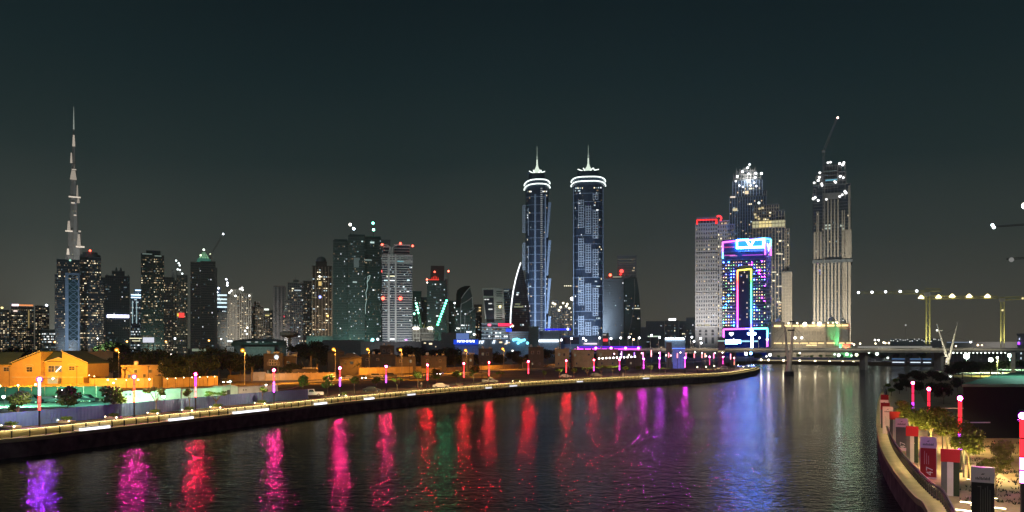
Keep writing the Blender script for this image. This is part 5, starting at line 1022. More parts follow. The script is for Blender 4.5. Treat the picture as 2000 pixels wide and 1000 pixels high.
# ---- the twin hotel towers
def twin(px, wpx, ytop, label, turned):
    B = Bld("twin_tower", label, px, 1380, "tower", "twin hotel towers with spires"); k = B.k; hw = wpx / 2 * k; top = B.z(ytop); dep = hw * 2
    nseg = 20; prof = []
    ell = [(hw * .93 * (abs(math.cos(a)) ** .6) * (1 if math.cos(a) > 0 else -1), hw * (abs(math.sin(a)) ** .75) * (1 if math.sin(a) > 0 else -1) + hw) for a in [2 * math.pi * q / 24 for q in range(24)]]
    b = MB(); b.prism(ell, 0, top); b.build("glass_core", M['glassb'], B.root)
    b = B.mb("floor_slab", M['bluegrey'], "stuff"); ez = [((x) * 1.012, (y - hw) * 1.012 + hw) for x, y in ell]
    n = 20
    for i in range(n): z = top * i / n; b.prism(ez, z, z + .8)
    g = B.mb("lattice_frame", mat("lattice_cladding", (.48, .54, .62), .5), "stuff"); fh = 4.3
    def ladder(xc, w, z0, z1, yf):
        for s_ in (-1, 0, 1): g.box(xc + s_ * w - .6, xc + s_ * w + .6, yf - 2.4, yf + .5, z0, z1)
        for i in range(int((z1 - z0) / fh) + 1): g.box(xc - w, xc + w, yf - 2.2, yf + .4, z0 + i * fh, z0 + i * fh + 1.1)
    seg = top / 4.35
    if not turned:
        for c, (xc, off) in enumerate(((-hw * .42, .16), (0, 0), (hw * .42, -.12))):
            for i in range(5):
                z0 = max(4, seg * (i + off) + 6); z1 = min(seg * (i + .82 + off), top - (24 if c == 1 else 14)); yf = hw * .02 + 1.0
                if z1 - z0 > 10: ladder(xc, hw * .14, z0, z1, yf)
        for s_ in (-1, 1): b2 = MB(); b2.box(s_ * hw * .86 - .5, s_ * hw * .86 + .5, -1, 2.5, 0, top - 6); b2.build("corner_rib", M['bluegrey'], B.root)
    else:
        for i in range(4):
            for c, (x0, off) in enumerate(((-hw * .98, .10), (-hw * .55, 0))):
                z0 = seg * (i + off) + 8; z1 = seg * (i + .85 + off); ladder(x0 + 1.5 * i * 0, hw * .14, z0, min(z1, top - 16), hw * .25 if c else hw * .7)
            z0 = seg * i + 4; z1 = min(top - 14, seg * (i + .98)); b2 = MB(); x0 = hw * .72; b2.prism([(x0, -1), (x0 + 3.0, -1), (x0 + 3.0, 6), (x0, 6)], z0, z1, top=[(x0 + 3.5, -1), (x0 + 8.5, -1), (x0 + 8.5, 6), (x0 + 3.5, 6)]); b2.build("flared_fin", M['bluegrey'], B.root)
        b2 = MB(); b2.box(-hw * .22, -hw * .08, -1.5, 3, 0, top - 10); b2.build("upright_rib", M['bluegrey'], B.root); b2 = MB(); b2.box(hw * .60, hw * .70, -1.5, 3, 0, top - 10); b2.build("upright_rib", M['bluegrey'], B.root)
        s_ = B.mb("stair_light", glow((.8, .88, .95), .35), "stuff")
        for i in range(int(top / 3.6)): s_.box(hw * .27, hw * .42, -1.3, -.7, 4 + i * 3.6, 5.6 + i * 3.6)
    B.face_lights((-hw * .8, .6), (hw * .8, .6), 4, top - 4, 12, 4.3, .055, [2, 0, 5, 3], .4, .6)
    B.face_lights((-hw * .8, .6), (hw * .8, .6), top - 7, top - .5, 12, 3.5, .8, [2, 5, 3], .5, .7, jit=1)
    # crown
    def ring(y, hwid, col=(.88, 1, .95), st=2.4):
        f_ = hwid * 1.06; R_ = hw * .93 * f_; pts = [(R_ * (abs(math.cos(a)) ** .6) * (1 if math.cos(a) > 0 else -1), hw - hw * f_ * abs(math.sin(a)) ** .75, B.z(y) - 3.0 * abs(math.cos(a)) ** 3 - (3.5 * max(0, -math.cos(a)) if turned else 0)) for a in [math.pi - math.pi * q / 20 for q in range(21)]]
        b = MB(); b.path(pts, .95, 6); b.build("crown_light", glow(col, st, False), B.root)
    yb = ytop - (4 if not turned else 6)
    b = MB(); el2 = [(x * 1.02, (y - hw) * 1.02 + hw) for x, y in ell]; b.prism(el2, top - .5, B.z(yb - 12)); b.build("crown_drum", M['glassb'], B.root)
    ring(yb - 3, 1.04); ring(yb - 11.5, 1.03); el3 = [(x * .72, (y - hw) * .72 + hw) for x, y in ell]
    b = MB(); b.prism(el3, B.z(yb - 12) + .01, B.z(yb - 26)); b.build("upper_drum", M['glassb'], B.root)
    z = B.z(yb - 27); b = MB(); b.lathe((0, hw, z - 2), [(2.2, 0), (6.8, 5), (5.6, 9), (3.0, 13), (1.5, 18), (1.1, 28)], 10); b.build("lantern", glow((.82, .95, .80), 1.1, False), B.root)
    b = MB(); b.path([(-hw * .62, hw * .6, z + 4), (-hw * .42, hw * .5, z + 1), (-hw * .16, hw * .4, z - 2), (-hw * .3, hw * .45, z + 5)], .8, 5); b.path([(hw * .62, hw * .6, z + 3), (hw * .36, hw * .5, z + 1), (hw * .3, hw * .5, z + 5), (hw * .05, hw * .4, z - 2)], .8, 5); b.build("crown_petals", glow((.9, 1, .92), 2.2), B.root)
    b = MB(); b.lathe((0, hw, z + 26), [(1.1, 0), (1.4, 5), (.6, 7), (.3, 24)], 6); b.build("spire", glow((.75, .95, .8), .35), B.root)
    B.flood(2400000, (.60, .75, 1), -12, 130, .3, top, 95); B.flood(900000, (.68, .82, 1), 16, 110, .8, top, 60); B.done(); return B
twin(1049, 50, 368, "left twin tower, turned edge-on, with double crown ring and spire", True)
twin(1149, 67, 361, "right twin tower seen broadside, with three lattice columns, double crown ring and spire", False)
B = simple("low lit construction block between the twin towers", [(1076, 1090, 588, {}), (1088, 1117, 603, {})], 1500, "office_block", glass='brown', trim='concrete', lit=.45, nb=6, fh=4.5, slab=1, fin=.8)
for px, py in ((1080, 592), (1084, 594), (1095, 600), (1100, 592), (1106, 598), (1108, 594), (1112, 602), (1092, 606)): B.beacon(px, py, (1, .9, .65), 4, 2.0, -1)
B.beacon(1117.5, 584, (1, .95, .85), 16, 3.2, -2)
for i in range(4): B.beacon(1103 + i * 4, 558, (1, .9, .6), 2.5, 1.0, 5)
b = MB(); b.path([(B.x(1100), 5, B.z(558)), (B.x(1117), 5, B.z(558))], .3, 4); b.build("light_string", M['steel'], B.root); B.mast(1117.5, 604, 584, .5); B.done()
# dark tower right of the twins
B = Bld("skyscraper", "dark stepped tower with curved right edge and red lights, right of the twin towers", 1216, 1300, "tower", "skyscrapers of the skyline")
B.block(1178, 1218, 546, dep=30, glass='dark', trim='dark', fh=4, slab=.9, proud=.4, nb=9, lit=.025, pal=COOL); B.block(1184, 1240, 541, dep=26, yoff=5, glass='dark', trim='dark', fh=4, slab=.8, nb=9, lit=0)
B.block(1206, 1243, 500, yb=541, dep=22, yoff=8, glass='dark', trim='concrete', fh=4, slab=.8, proud=.4, nb=8, lit=.02)
b = MB(); q = [(1218.3, 700), (1218.3, 546), (1240, 541), (1244, 543), (1248, 570), (1251, 610), (1253, 660), (1253, 700)]; f0 = [(B.x(a), 2, B.z(min(c, 691))) for a, c in q]; f1 = [(x, 28, z) for x, y, z in f0]; b.face(f0); b.face(f1[::-1])
for k_ in range(len(q)): j = (k_ + 1) % len(q); b.face([f0[k_], f1[k_], f1[j], f0[j]])
b.build("curved_wing", M['glassg'], B.root)
b = MB(); b.path([(B.x(a), 1, B.z(c)) for a, c in ((1239, 545), (1240, 570), (1238, 600), (1232, 635), (1225, 665), (1222, 680))], .7, 4); b.path([(B.x(a), 1.5, B.z(c)) for a, c in ((1244, 543), (1248, 570), (1251, 610), (1253, 680))], .5, 4); b.path([(B.x(a), 1, B.z(c)) for a, c in ((1194, 541), (1215, 541), (1228, 541.5), (1233, 536))], .45, 4); b.build("pale_outline", M['concrete'], B.root)
for x0, x1, y, s_ in ((1207, 1240, 506, .07), (1209, 1241, 512, .06), (1224, 1228, 604, .9), (1239, 1250, 602, .9), (1224, 1230, 597, .3), (1197, 1214, 540, .5)): B.light_box(x0, x1, y, y + 1.5, (1, .95, .7), s_, "lit_floor", .2, .4)
B.beacon(1192, 537, (1, .08, .04), 10, 2.2, -1); B.beacon(1214, 529, (1, .05, .04), 5, 3.0, 6); B.beacon(1212, 535, (1, .05, .04), 2, 2.0, 6); B.face_lights((B.x(1219), 1.8), (B.x(1250), 1.8), 6, B.z(560), 8, 4.2, .05, [2, 3, 0]); B.done()
# far low blocks
for i, (x0, x1, yt, lb, lit) in enumerate(((1253, 1262, 641, "lowest dim block right of the curved tower", .04), (1262, 1297, 629, "dim apartment block in the gap, left of the white-signed one", .10), (1299, 1325, 628, "dim apartment block with a white rooftop sign", .16), (1327, 1343, 629, "dim apartment block right of the white-signed one", .16), (1341, 1361, 622, "dim apartment block touching the beige tower", .12))):
    B = simple(lb, [(x0, x1, yt, {})], 1250 + 30 * (i % 2), "apartment_block", "building", "low apartment blocks in the gap", glass='dark', trim='dark', lit=lit, pal=MIX, nb=6, fh=4.2, slab=1, fin=.6)
    if i == 2: B.light_box(1306, 1320, 622, 626, (1, 1, 1), 3.0, "sign", 0, 1)
    if i == 1: B.light_box(1265, 1290, 656, 658, (.8, 1, .8), .9, "lit_floor")
    B.done()
# ---- beige stone tower
HG = "towers of the hotel complex at the right"
B = Bld("stone_tower", "beige stone tower with grid of windows, arched base and red rooftop light", 1380, 1000, "tower", HG)
B.block(1359, 1401, 438, dep=22, glass='glass', trim='pale', fh=5.0, slab=2.4, proud=.5, nb=9, fin=1.7, finm='pale', lit=.16, pal=[0, 1, 2, 0], wf=.5, hf=.42)
B.block(1361, 1398, 427, yb=438, dep=20, yoff=1, glass='dark', trim='pale', fh=6, slab=1.2, nb=6, fin=.8, lit=0)
B.block(1401.5, 1433, 441, dep=18, yoff=4, glass='glass', trim='pale', fh=5.0, slab=2.4, proud=.5, nb=7, fin=1.7, lit=.3, pal=[0, 1, 2, 0])
B.block(1404, 1424, 433, yb=441, dep=14, yoff=6, glass='dark', trim='pale', fh=5, slab=1.2, nb=5, fin=.8, lit=.3)
B.face_lights((B.x(1360), -.1), (B.x(1400), -.1), B.z(487), B.z(448), 9, 5.0, .6, [0, 2, 1], .5, .42, jit=1)
for y in (468, 495, 530, 572, 610): b = B.mb("cornice", M['pale'], "stuff"); b.box(B.x(1358.4), B.x(1401.6), -1.6, .5, B.z(y + 1.2), B.z(y))
b = MB(); b.box(B.x(1358), B.x(1402), -1.5, 22.5, 0, B.z(639)); b.build("stone_base", M['concrete'], B.root); b = MB(); b.box(B.x(1357), B.x(1403), -2.4, 23, B.z(639) + .01, B.z(637)); b.build("cornice_band", M['pale'], B.root)
for px in (1367.5, 1379, 1392):
    for y0, y1, ar in ((644, 649, 1), (651, 655, 0), (659, 671, 0)):
        b = MB(); w = B.x(px + 2.4) - B.x(px - 2.4)
        if ar:
            pts = [(B.x(px) + w / 2 * math.cos(a), -1.62, B.z(y0) - w / 2 + w / 2 * math.sin(a)) for a in [math.pi * q / 6 for q in range(7)]] + [(B.x(px) - w / 2, -1.62, B.z(y1)), (B.x(px) + w / 2, -1.62, B.z(y1))]; b.face(pts[::-1])
        else: b.box(B.x(px) - w / 2, B.x(px) + w / 2, -1.65, -1.51, B.z(y1), B.z(y0))
        b.build("arched_window" if ar else "tall_window", M['black'], B.root)
b = MB(); b.box(B.x(1360), B.x(1401), -.8, -.3, B.z(430.5), B.z(428.5)); b.box(B.x(1360), B.x(1363), -.8, -.3, B.z(438), B.z(430.5)); b.box(B.x(1397), B.x(1401), -.8, -.3, B.z(438), B.z(430.5)); b.build("red_sign", glow((1, .03, .03), 2.2), B.root, "stuff")
b = MB(); b.path([(B.x(a), -.6, B.z(c)) for a, c in ((1400, 424), (1405, 422.5), (1409, 426), (1407, 432))], 1.1, 5); b.build("red_sign", glow((1, .04, .05), 3), B.root)
B.light_box(1364, 1370, 634, 636, (1, .95, .7), .8, "lit_floor"); B.light_box(1376, 1386, 634, 636, (1, .9, .6), .8, "lit_floor"); B.flood(1250000, (.97, .94, 1), 0, 80, .6, 150); B.done()
# ---- tall towers behind the neon building
B = Bld("skyscraper", "tall dark tower with a rounded, work-lit unfinished top, behind the neon building", 1462, 1150, "tower", HG)
B.block(1425, 1496, 385, dep=34, glass='glassb', trim='dark', fh=4.2, slab=.7, proud=.3, nb=14, fin=.9, finm='bluegrey', lit=.11, pal=[0, 2, 1, 3])
B.block(1431, 1489, 352, yb=385, dep=28, yoff=2, glass='glass', trim='dark', fh=4.2, slab=.8, nb=10, fin=.9, finm='bluegrey', lit=.12, pal=[0, 2]); B.block(1486, 1497, 374, yb=400, dep=16, yoff=4, glass='glass', trim='pale', fh=4.2, slab=.8, nb=3, fin=.8, lit=0)
b = MB(); rr = random.Random(4)
for i in range(9):
    x = 1432 + i * 6.6; t_ = abs(i - 3.6) / 5; top = 326 + 22 * t_ ** 2; b.box(B.x(x), B.x(x + 1.6), 3, 5.5, B.z(352), B.z(top))
for y in (346, 339, 332): b.box(B.x(1434 + (346 - y) * .5), B.x(1486 - (346 - y) * .6), 2.6, 6, B.z(y + 1.2), B.z(y))
b.build("unfinished_frame", M['concrete'], B.root)
for i in range(8): b = MB(); x = B.x(1436 + i * 6); b.tube((x, 2, B.z(345)), (x + rr.uniform(1, 5), 2, B.z(326 + rr.uniform(0, 14))), .5, n=4); b.build("strut", M['concrete'], B.root)
for px, py, s_ in ((1440, 343, 9), (1450, 334, 8), (1460, 327, 6), (1464, 321, 5), (1462, 339, 5), (1476, 339, 12), (1487, 340, 14), (1475, 347, 9), (1461, 352, 6), (1444, 361, 4), (1437, 352, 4), (1466, 362, 5), (1477, 364, 5), (1473, 357, 4), (1451, 364, 3)): B.beacon(px, py, (.92, .95, 1), s_ * .7, 1.5, 1.5, "work_lamp")
b = MB(); b.tube((B.x(1450), 4, B.z(331)), (B.x(1464), 4, B.z(324)), 1.3, n=5); b.build("lit_slab_edge", glow((.8, .85, .8), .5), B.root)
B.light_box(1455, 1462, 373, 379, (1, .8, .5), 1.2, "lit_floor"); B.light_box(1426, 1436, 382, 385, (1, .85, .7), 1.1, "lit_floor"); B.light_box(1431, 1440, 406, 411, (1, .85, .5), .8, "lit_floor")
B.flood(700000, (.75, .82, 1), -10, 100, .75, 250, 60); lamp('POINT', (B.x(1462), -6, B.z(350)), 22000, (.95, .97, 1), B.root, 1); B.done()
B = Bld("skyscraper", "stepped tower with a glowing yellow upper gallery, right behind the neon building", 1508, 1100, "tower", HG)
B.block(1470, 1533, 444, dep=34, yoff=4, glass='glassb', trim='dark', fh=4.2, slab=.7, nb=10, fin=1.1, finm='beige', lit=.16, pal=[0, 2, 1]); B.block(1473, 1521, 399, yb=430, dep=26, yoff=6, glass='brown', trim='beige', fh=4.2, slab=.9, nb=10, fin=1.1, lit=.2, pal=[0, 2, 1])
B.block(1515, 1532, 412, yb=444, dep=22, yoff=5, glass='dark', trim='beige', fh=6, slab=1, nb=3, fin=1.3, lit=.0); B.block(1521, 1541, 447, dep=24, yoff=8, glass='glass', trim='beige', fh=4.2, slab=.9, nb=4, fin=1.2, lit=.2, pal=[0, 2, 1]); B.block(1528, 1545.5, 533, dep=16, yoff=0, glass='brown', trim='beige', fh=4.2, slab=.8, proud=.5, nb=6, fin=1.6, lit=.0)
g = B.mb("gallery_glass", [glow((1, .82, .36), 1.0), glow((.9, .85, .5), .6)], "stuff")
for i in range(10):
    x0 = 1469 + i * 6.4; lit = i in (2, 3, 4, 5); 
    for y0, y1 in ((431, 435.5), (437, 443)): g.box(B.x(x0 + .5), B.x(x0 + 5.9), .2, 3.5, B.z(y1), B.z(y0), 0 if lit else 1)
b = MB(); b.box(B.x(1468), B.x(1534), .6, 5, B.z(444.5), B.z(429.5)); b.build("gallery", M['beige'], B.root)
for x0, y0 in ((1474, 420), (1480, 423), (1481, 403), (1487, 402), (1490, 425), (1497, 426), (1472, 414)): B.light_box(x0, x0 + 4.5, y0, y0 + 4, (1, .82, .42), .7, "lit_floor", 5.2, .4)
for x0, y in ((1516, 494), (1520, 495), (1507, 530), (1518, 558), (1518, 590)): B.light_box(x0, x0 + 9, y, y + 2.4, (1, .9, .65), .9, "lit_floor", 2.9, .4)
B.beacon(1482, 393, (.9, 1, .9), 5, 1.5, 8); B.mast(1508, 399, 390, .6, 10); B.mast(1504, 400, 392, .6, 10); B.flood(900000, (1, .90, .72), 26, 100, .45, 200, 80); B.done()
# ---- neon building
B = Bld("neon_hotel", "dark hotel outlined in rainbow neon with a V sign and coloured balcony lights", 1457, 940, "hotel", HG)
X0, X1, Y0, Y1, _, zt = B.block(1410, 1494, 500, dep=30, glass='glassb', trim='dark', fh=4.35, slab=1.0, proud=.3, nb=13, lit=0, top=False); B.block(1411, 1493.5, 467, yb=500, dep=28, yoff=.6, glass='glassb', trim='dark', fh=5, slab=.8, nb=10, lit=.0, top=False)
B.block(1494.5, 1505, 467, dep=26, yoff=3, glass='glassb', trim='bluegrey', fh=4.35, slab=1.2, proud=.3, nb=4, fin=.6, lit=.15, pal=[0, 3, 5])
HUE = lambda h, s_=.9: __import__('colorsys').hsv_to_rgb(h % 1, s_, 1)
rr = random.Random(12)
BL = [glow(HUE(h, .97), 130.0) for h in (.60, .63, .66, .72, .80)] + [glow((1, .72, .30), 6), glow((.35, 1, .40), 4), glow((.15, .2, 1), 16), glow((1, .55, .4), 5)]
b = B.mb("balcony_light", BL, "stuff"); g = B.mb("balcony", M['concrete'], "stuff")
for r_ in range(27):
    z = B.z(667 - r_ * 5.9)
    for c in range(17):
        px = 1413 + c * 5.0
        if 1437 < px < 1469 and r_ < 25: continue
        g.box(B.x(px) - 1.25, B.x(px) + 1.25, -1.5, -.32, z, z + .8)
        if rr.random() < .72:
            px_bias = [0, 1, 2] if px < 1440 else [2, 3, 4, 7]; m_ = rr.choice(px_bias + [5, 6, 8, 7, 5, 6] + ([6, 6, 5, 5, 8] if px > 1468 and r_ > 4 else []) + ([5, 5] if 6 < r_ < 24 and rr.random() < .6 else [])); s_ = rr.uniform(.25, .62)
            b.box(B.x(px) - s_, B.x(px) + s_, -1.9, -1.55, z + .9, z + .9 + s_ * 1.5, m_)
b = MB(); b.box(B.x(1439), B.x(1467), -.7, .3, B.z(668), B.z(526)); b.build("central_glass", M['black'], B.root)
for px, py in ((1453, 530), (1447, 536), (1458, 537), (1451, 550), (1450, 566), (1458, 590), (1458, 600), (1458, 612), (1458, 618), (1444, 622), (1458, 540)): B.light_box(px, px + 2, py, py + 3, (1, .8, .65), .9, "lit_window", -.75, .1)
def neon(name, pts, hues, st=2.6, r=.85, y=-2.2, n=8):
    b = MB(); ms = []; seg = []
    for i in range(len(pts) - 1):
        for q in range(n):
            f0, f1 = q / n, (q + 1) / n; p = [pts[i][j] + (pts[i+1][j] - pts[i][j]) * f0 for j in (0, 1)]; q_ = [pts[i][j] + (pts[i+1][j] - pts[i][j]) * f1 for j in (0, 1)]
            h = hues[i] + (hues[i+1] - hues[i]) * (f0 + f1) / 2; ms.append(glow(HUE(round(h, 2), .90), st * (3.2 if .5 < h % 1 < .72 else 1.8), False)); b.tube((B.x(p[0]), y, B.z(p[1])), (B.x(q_[0]), y, B.z(q_[1])), r, n=5, m=len(ms) - 1)
    return b.build(name, ms, B.root)
neon("neon_tube", [(1411.5, 504), (1411.5, 472), (1494, 467), (1494, 499)], [.55, .84, .60, .88], 3.0); neon("neon_tube", [(1494.5, 467), (1505, 469), (1505, 500)], [.5, .48, .86], 3.0, .85, 2.2, 5)
neon("neon_tube", [(1440, 668), (1440, 527), (1467, 525.5), (1467, 668)], [.55, 1.12, 1.17, .82 + 1 - .999], 2.8) if False else None
neon("neon_tube", [(1440.5, 668), (1440.5, 600), (1440.5, 560), (1440.5, 528)], [.55, .90, .97, 1.08], 2.8); neon("neon_tube", [(1440.5, 528), (1467, 526)], [.10, .17], 2.4); neon("neon_tube", [(1467, 526), (1467, 560), (1467, 610), (1467, 668)], [.18, .40, .52, .86], 2.8)
neon("neon_tube", [(1413.5, 666), (1413.5, 643), (1498, 641.5), (1498, 677)], [.78, .92, .48, .80], 3.0, .95, -6.2)
for px in (1437, 1466): pass
b = MB(); b.box(B.x(1410), B.x(1500), -5.2, -.4, 0, B.z(640)); b.build("podium", M['glassb'], B.root); b = MB(); b.box(B.x(1415), B.x(1497), -5.4, -5.21, 1, B.z(645)); b.build("led_screen", glow((.01, .06, .7), .12, False), B.root)
b = MB(); 
for x0, x1, y0, y1 in ((1439, 1490, 467.5, 470.2), (1439, 1490, 482, 485.5), (1438, 1441, 467.5, 485.5), (1489, 1492.5, 467.5, 485.5)): b.box(B.x(x0), B.x(x1), -2.4, -1.2, B.z(y1), B.z(y0))
b.build("sign_frame", glow((.03, .17, 1), 150.0, True), B.root, "stuff"); b = MB(); b.box(B.x(1441), B.x(1489.5), -1.1, -.8, B.z(482), B.z(470)); b.build("sign_board", glow((.005, .05, 1), 12), B.root)
def poly_sign(name, pts, col, st, y, th=.6):
    b = MB(); f0 = [(B.x(a), y, B.z(c)) for a, c in pts]; f1 = [(x, y + th, z) for x, _, z in f0]; b.face(f0); b.face(f1[::-1])
    for k_ in range(len(pts)): j = (k_ + 1) % len(pts); b.face([f0[k_], f1[k_], f1[j], f0[j]])
    return b.build(name, glow(col, st), B.root)
poly_sign("letter", [(1456, 470.5), (1461.5, 470.5), (1465.5, 479), (1469.5, 470.5), (1475, 470.5), (1467.5, 483), (1463.5, 483)], (1, .85, .95), 4, -3.2); poly_sign("letter", [(1498, 476), (1500, 476), (1501, 484), (1502, 476), (1503.8, 476), (1502, 492), (1500, 492)], (.65, .7, 1), 3, 2.0)
for x0, x1, y, c in ((1414, 1434, 481, (1, .1, .3)), (1414, 1436, 497, (.9, .15, .8)), (1455, 1490, 489, (.3, .3, 1)), (1450, 1490, 498, (.7, .1, 1)), (1425, 1440, 498.5, (.9, .3, .9))): B.light_box(x0, x1, y, y + 1.3, c, 1.0, "light_band", -.9, .4)
hx = [(16 * math.sin(t) ** 3, 13 * math.cos(t) - 5 * math.cos(2*t) - 2 * math.cos(3*t) - math.cos(4*t)) for t in [2 * math.pi * q / 28 for q in range(28)]]
poly_sign("heart_sign", [(1428.5 + x * .29, 652.5 - z * .29) for x, z in reversed(hx)], (.85, .92, 1), 3.2, -6.4)
b = MB()
for px, py, r_ in ((1468, 646, 3.2), (1462.5, 652, 3.0), (1474, 652, 3.0), (1468, 651, 3)): b.tube((B.x(px), -6.6, B.z(py)), (B.x(px), -5.6, B.z(py)), r_ * B.k, n=12)
b.box(B.x(1466), B.x(1471), -6.5, -5.7, B.z(679), B.z(652)); b.build("club_sign", glow((.3, .5, 1), 22, False), B.root, "stuff")
b = MB(); b.box(B.x(1417), B.x(1441), -8.5, -5.4, B.z(672), B.z(663.5)); b.prism([(B.x(1441), -8.5), (B.x(1447), -5.6), (B.x(1441), -5.4)], B.z(671), B.z(664)); b.build("white_sign", glow((.12, .35, 1), 40.0, False), B.root, "stuff")
B.light_box(1447, 1480, 665, 668, (.4, .8, 1), 1.3, "lit_canopy", -6, .5); B.light_box(1432, 1434, 661, 663.5, (.9, .95, 1), 3, "sign_lamp", -8.6, .3)
b = MB(); b.box(B.x(1500.5), B.x(1508), -3, 12, 0, B.z(640)); b.build("side_block", M['dark'], B.root); B.light_box(1502, 1505, 650.5, 652, (.8, .9, 1), 1.5, "sign", -3.4, .3)
lamp('SPOT', (0, -75, 6), 420000, (.14, .15, 1), B.root, 3, (0, 0, 45), R(36), 'floodlight', .8); lamp('SPOT', (0, -75, 6), 560000, (.18, .15, 1), B.root, 3, (0, 0, 105), R(34), 'floodlight', .8)
lamp('SPOT', (0, -40, B.z(478)), 260000, (.15, .32, 1), B.root, 4, (0, -120, -30), R(100), "sign_glow", .9); B.done()
# ---- right tower under construction
B = Bld("skyscraper", "tall unfinished tower with pale vertical fins and work lamps at its stepped top", 1625, 1050, "tower", HG)
def fins(x0, x1, y0, y1, n, w, yf=-1.2, m='beige'):
    b = B.mb("pier_" + m, M[m], "stuff")
    for i in range(n): x = B.x(x0) + (B.x(x1) - B.x(x0)) * (i + .5) / n; b.box(x - w / 2, x + w / 2, yf, 1, B.z(y1), B.z(y0))
B.block(1587, 1662, 390, dep=36, glass='glass', trim='dark', fh=4.1, slab=.8, proud=.3, nb=14, lit=.02, top=False); B.block(1588, 1658, 362, yb=390, dep=32, yoff=2, glass='glass', trim='dark', fh=5, slab=.8, nb=12, lit=.01); B.block(1600, 1652, 335, yb=362, dep=24, yoff=5, glass='glass', trim='concrete', fh=5, slab=.8, nb=8, fin=.5, lit=0, top=False); B.block(1608, 1643, 318, yb=335, dep=16, yoff=8, glass='dark', trim='concrete', fh=6, slab=.8, nb=6, fin=.5, lit=0, top=False)
fins(1607, 1640, 390, 502, 5, 1.9); fins(1588, 1606, 452, 505, 3, 2.2); fins(1645, 1663, 450, 505, 3, 3.6); fins(1587, 1663, 512, 695, 11, 2.3); fins(1643, 1651, 412, 690, 2, 1.4); fins(1594, 1600, 412, 500, 2, 1.2); fins(1655, 1662, 365, 690, 1, 2.6, -1.6)
b = MB(); b.box(B.x(1586), B.x(1664.5), -2.2, 37, B.z(513.5), B.z(507)); b.build("belt_course", M['dark'], B.root); b = MB(); b.box(B.x(1606), B.x(1644), -1.5, 1, B.z(389), B.z(377)); b.build("crown_panel", M['concrete'], B.root)
b = MB()
for x in (1611, 1616, 1622, 1629, 1636): b.box(B.x(x), B.x(x + .8), 1.5, 3, B.z(378), B.z(330))
for y in (333, 341, 348, 357, 366): b.box(B.x(1606), B.x(1637), 1.2, 3, B.z(y + .9), B.z(y))
for x0, x1, y0, y1 in ((1635, 1651, 322, 350), (1593, 1606, 341, 358), (1650, 1661, 360, 400), (1587, 1594, 366, 385)):
    b.box(B.x(x0), B.x(x0 + 1.2), 0, 2, B.z(y1), B.z(y0)); b.box(B.x(x1 - 1.2), B.x(x1), 0, 2, B.z(y1), B.z(y0)); b.box(B.x(x0), B.x(x1), 0, 2, B.z(y0 + 1.2), B.z(y0)); b.box(B.x(x0), B.x(x1), 0, 2, B.z((y0 + y1) / 2 + 1), B.z((y0 + y1) / 2))
b.build("unfinished_frame", M['concrete'], B.root, "stuff")
B.light_box(1612, 1635, 350, 352.5, (.3, .8, 1), .55, "lit_netting", .9, .4); B.light_box(1610, 1636, 333, 334, (.6, .9, .85), .12, "lit_netting", .9, .4)
for px, py, s_ in ((1622, 317, 4), (1617, 317.5, 4), (1640, 321, 10), (1646, 324, 12), (1648, 320, 6), (1601, 336, 5), (1600, 345, 8), (1598, 351, 10), (1605, 358, 6), (1606, 361, 7), (1641, 346, 10), (1647, 349, 5), (1632, 357, 5), (1630, 355, 3), (1590, 355, 5), (1588, 386, 9), (1592, 384, 7), (1598, 390, 7), (1614, 389, 4), (1640, 385, 5), (1652, 379, 9), (1650, 376, 7), (1645, 382, 4)): B.beacon(px, py, (.95, .95, .92), s_ * .55, 1.5, -1.5, "work_lamp")
for px, py, w in ((1609, 438, 6), (1617, 438, 6), (1609, 444, 7), (1618, 444, 5), (1641, 440, 6), (1644, 446, 4), (1592, 488, 3), (1650, 484, 4), (1599, 526, 5), (1601, 532, 4)): B.light_box(px, px + w, py, py + 3.5, (.85, 1, .85) if py < 450 else ((.3, .4, 1) if py > 500 else (1, .9, .7)), .55, "lit_floor", -.6, .2)
B.flood(2300000, (1, .93, .78), -8, 110, .30, 240, 75); B.flood(900000, (.9, .95, .9), 20, 110, .95, 240, 45); B.done()
crane("luffing crane rising from the unfinished right tower, jib up to a red tip light", 1609, 1045, 520, 296, [(1611, 294, 1636, 233)], [(1636, 233)], 'concrete', r=1.2, lattice=2.4, lit=10, lcol=(1, .6, .5), lr=1.2).done()
B = None
# ---- ornate low hotel
B = Bld("ornate_hotel", "long low cream hotel with lit domes, yellow cornice lights and a green and red end", 1580, 900, "hotel", HG)
B.block(1508, 1640, 634, dep=26, glass='glass', trim='beige', fh=6.6, slab=3.0, proud=.6, nb=26, fin=2.6, lit=.3, pal=[0, 1, 0, 2], wf=.3, hf=.35, top=False)
B.block(1508, 1529, 631, dep=28, yoff=-3, glass='glass', trim='beige', fh=6.6, slab=3.6, nb=3, fin=4.2, lit=.3, wf=.25); B.block(1612, 1629, 631, dep=28, yoff=-3, glass='glass', trim='beige', fh=6.6, slab=3.6, nb=3, fin=4.2, lit=.3, wf=.25); B.block(1640.5, 1656, 634, dep=24, yoff=-3, glass='glass', trim='beige', fh=6.6, slab=3.2, nb=4, fin=2.4, lit=.35, wf=.4)
for x0, x1 in ((1511, 1525), (1532, 1545), (1548, 1561), (1563, 1577), (1579, 1593), (1595, 1611), (1615, 1629), (1633, 1641), (1643, 1655)): B.light_box(x0, x1, 634.5, 638, (1, .72, .32), 1.9, "cornice_light", -4.2, .4)
for x0, x1 in ((1511, 1527), (1530, 1534), (1538, 1560), (1563, 1578), (1580, 1595), (1597, 1609), (1614, 1630), (1638, 1648), (1651, 1662)): B.light_box(x0, x1, 669, 671.5, (1, .74, .34), 1.6, "base_light", -6.2, .5)
B.light_box(1575, 1595, 673, 675.5, (1, .76, .36), 1.7, "base_light", -7.5, .4)
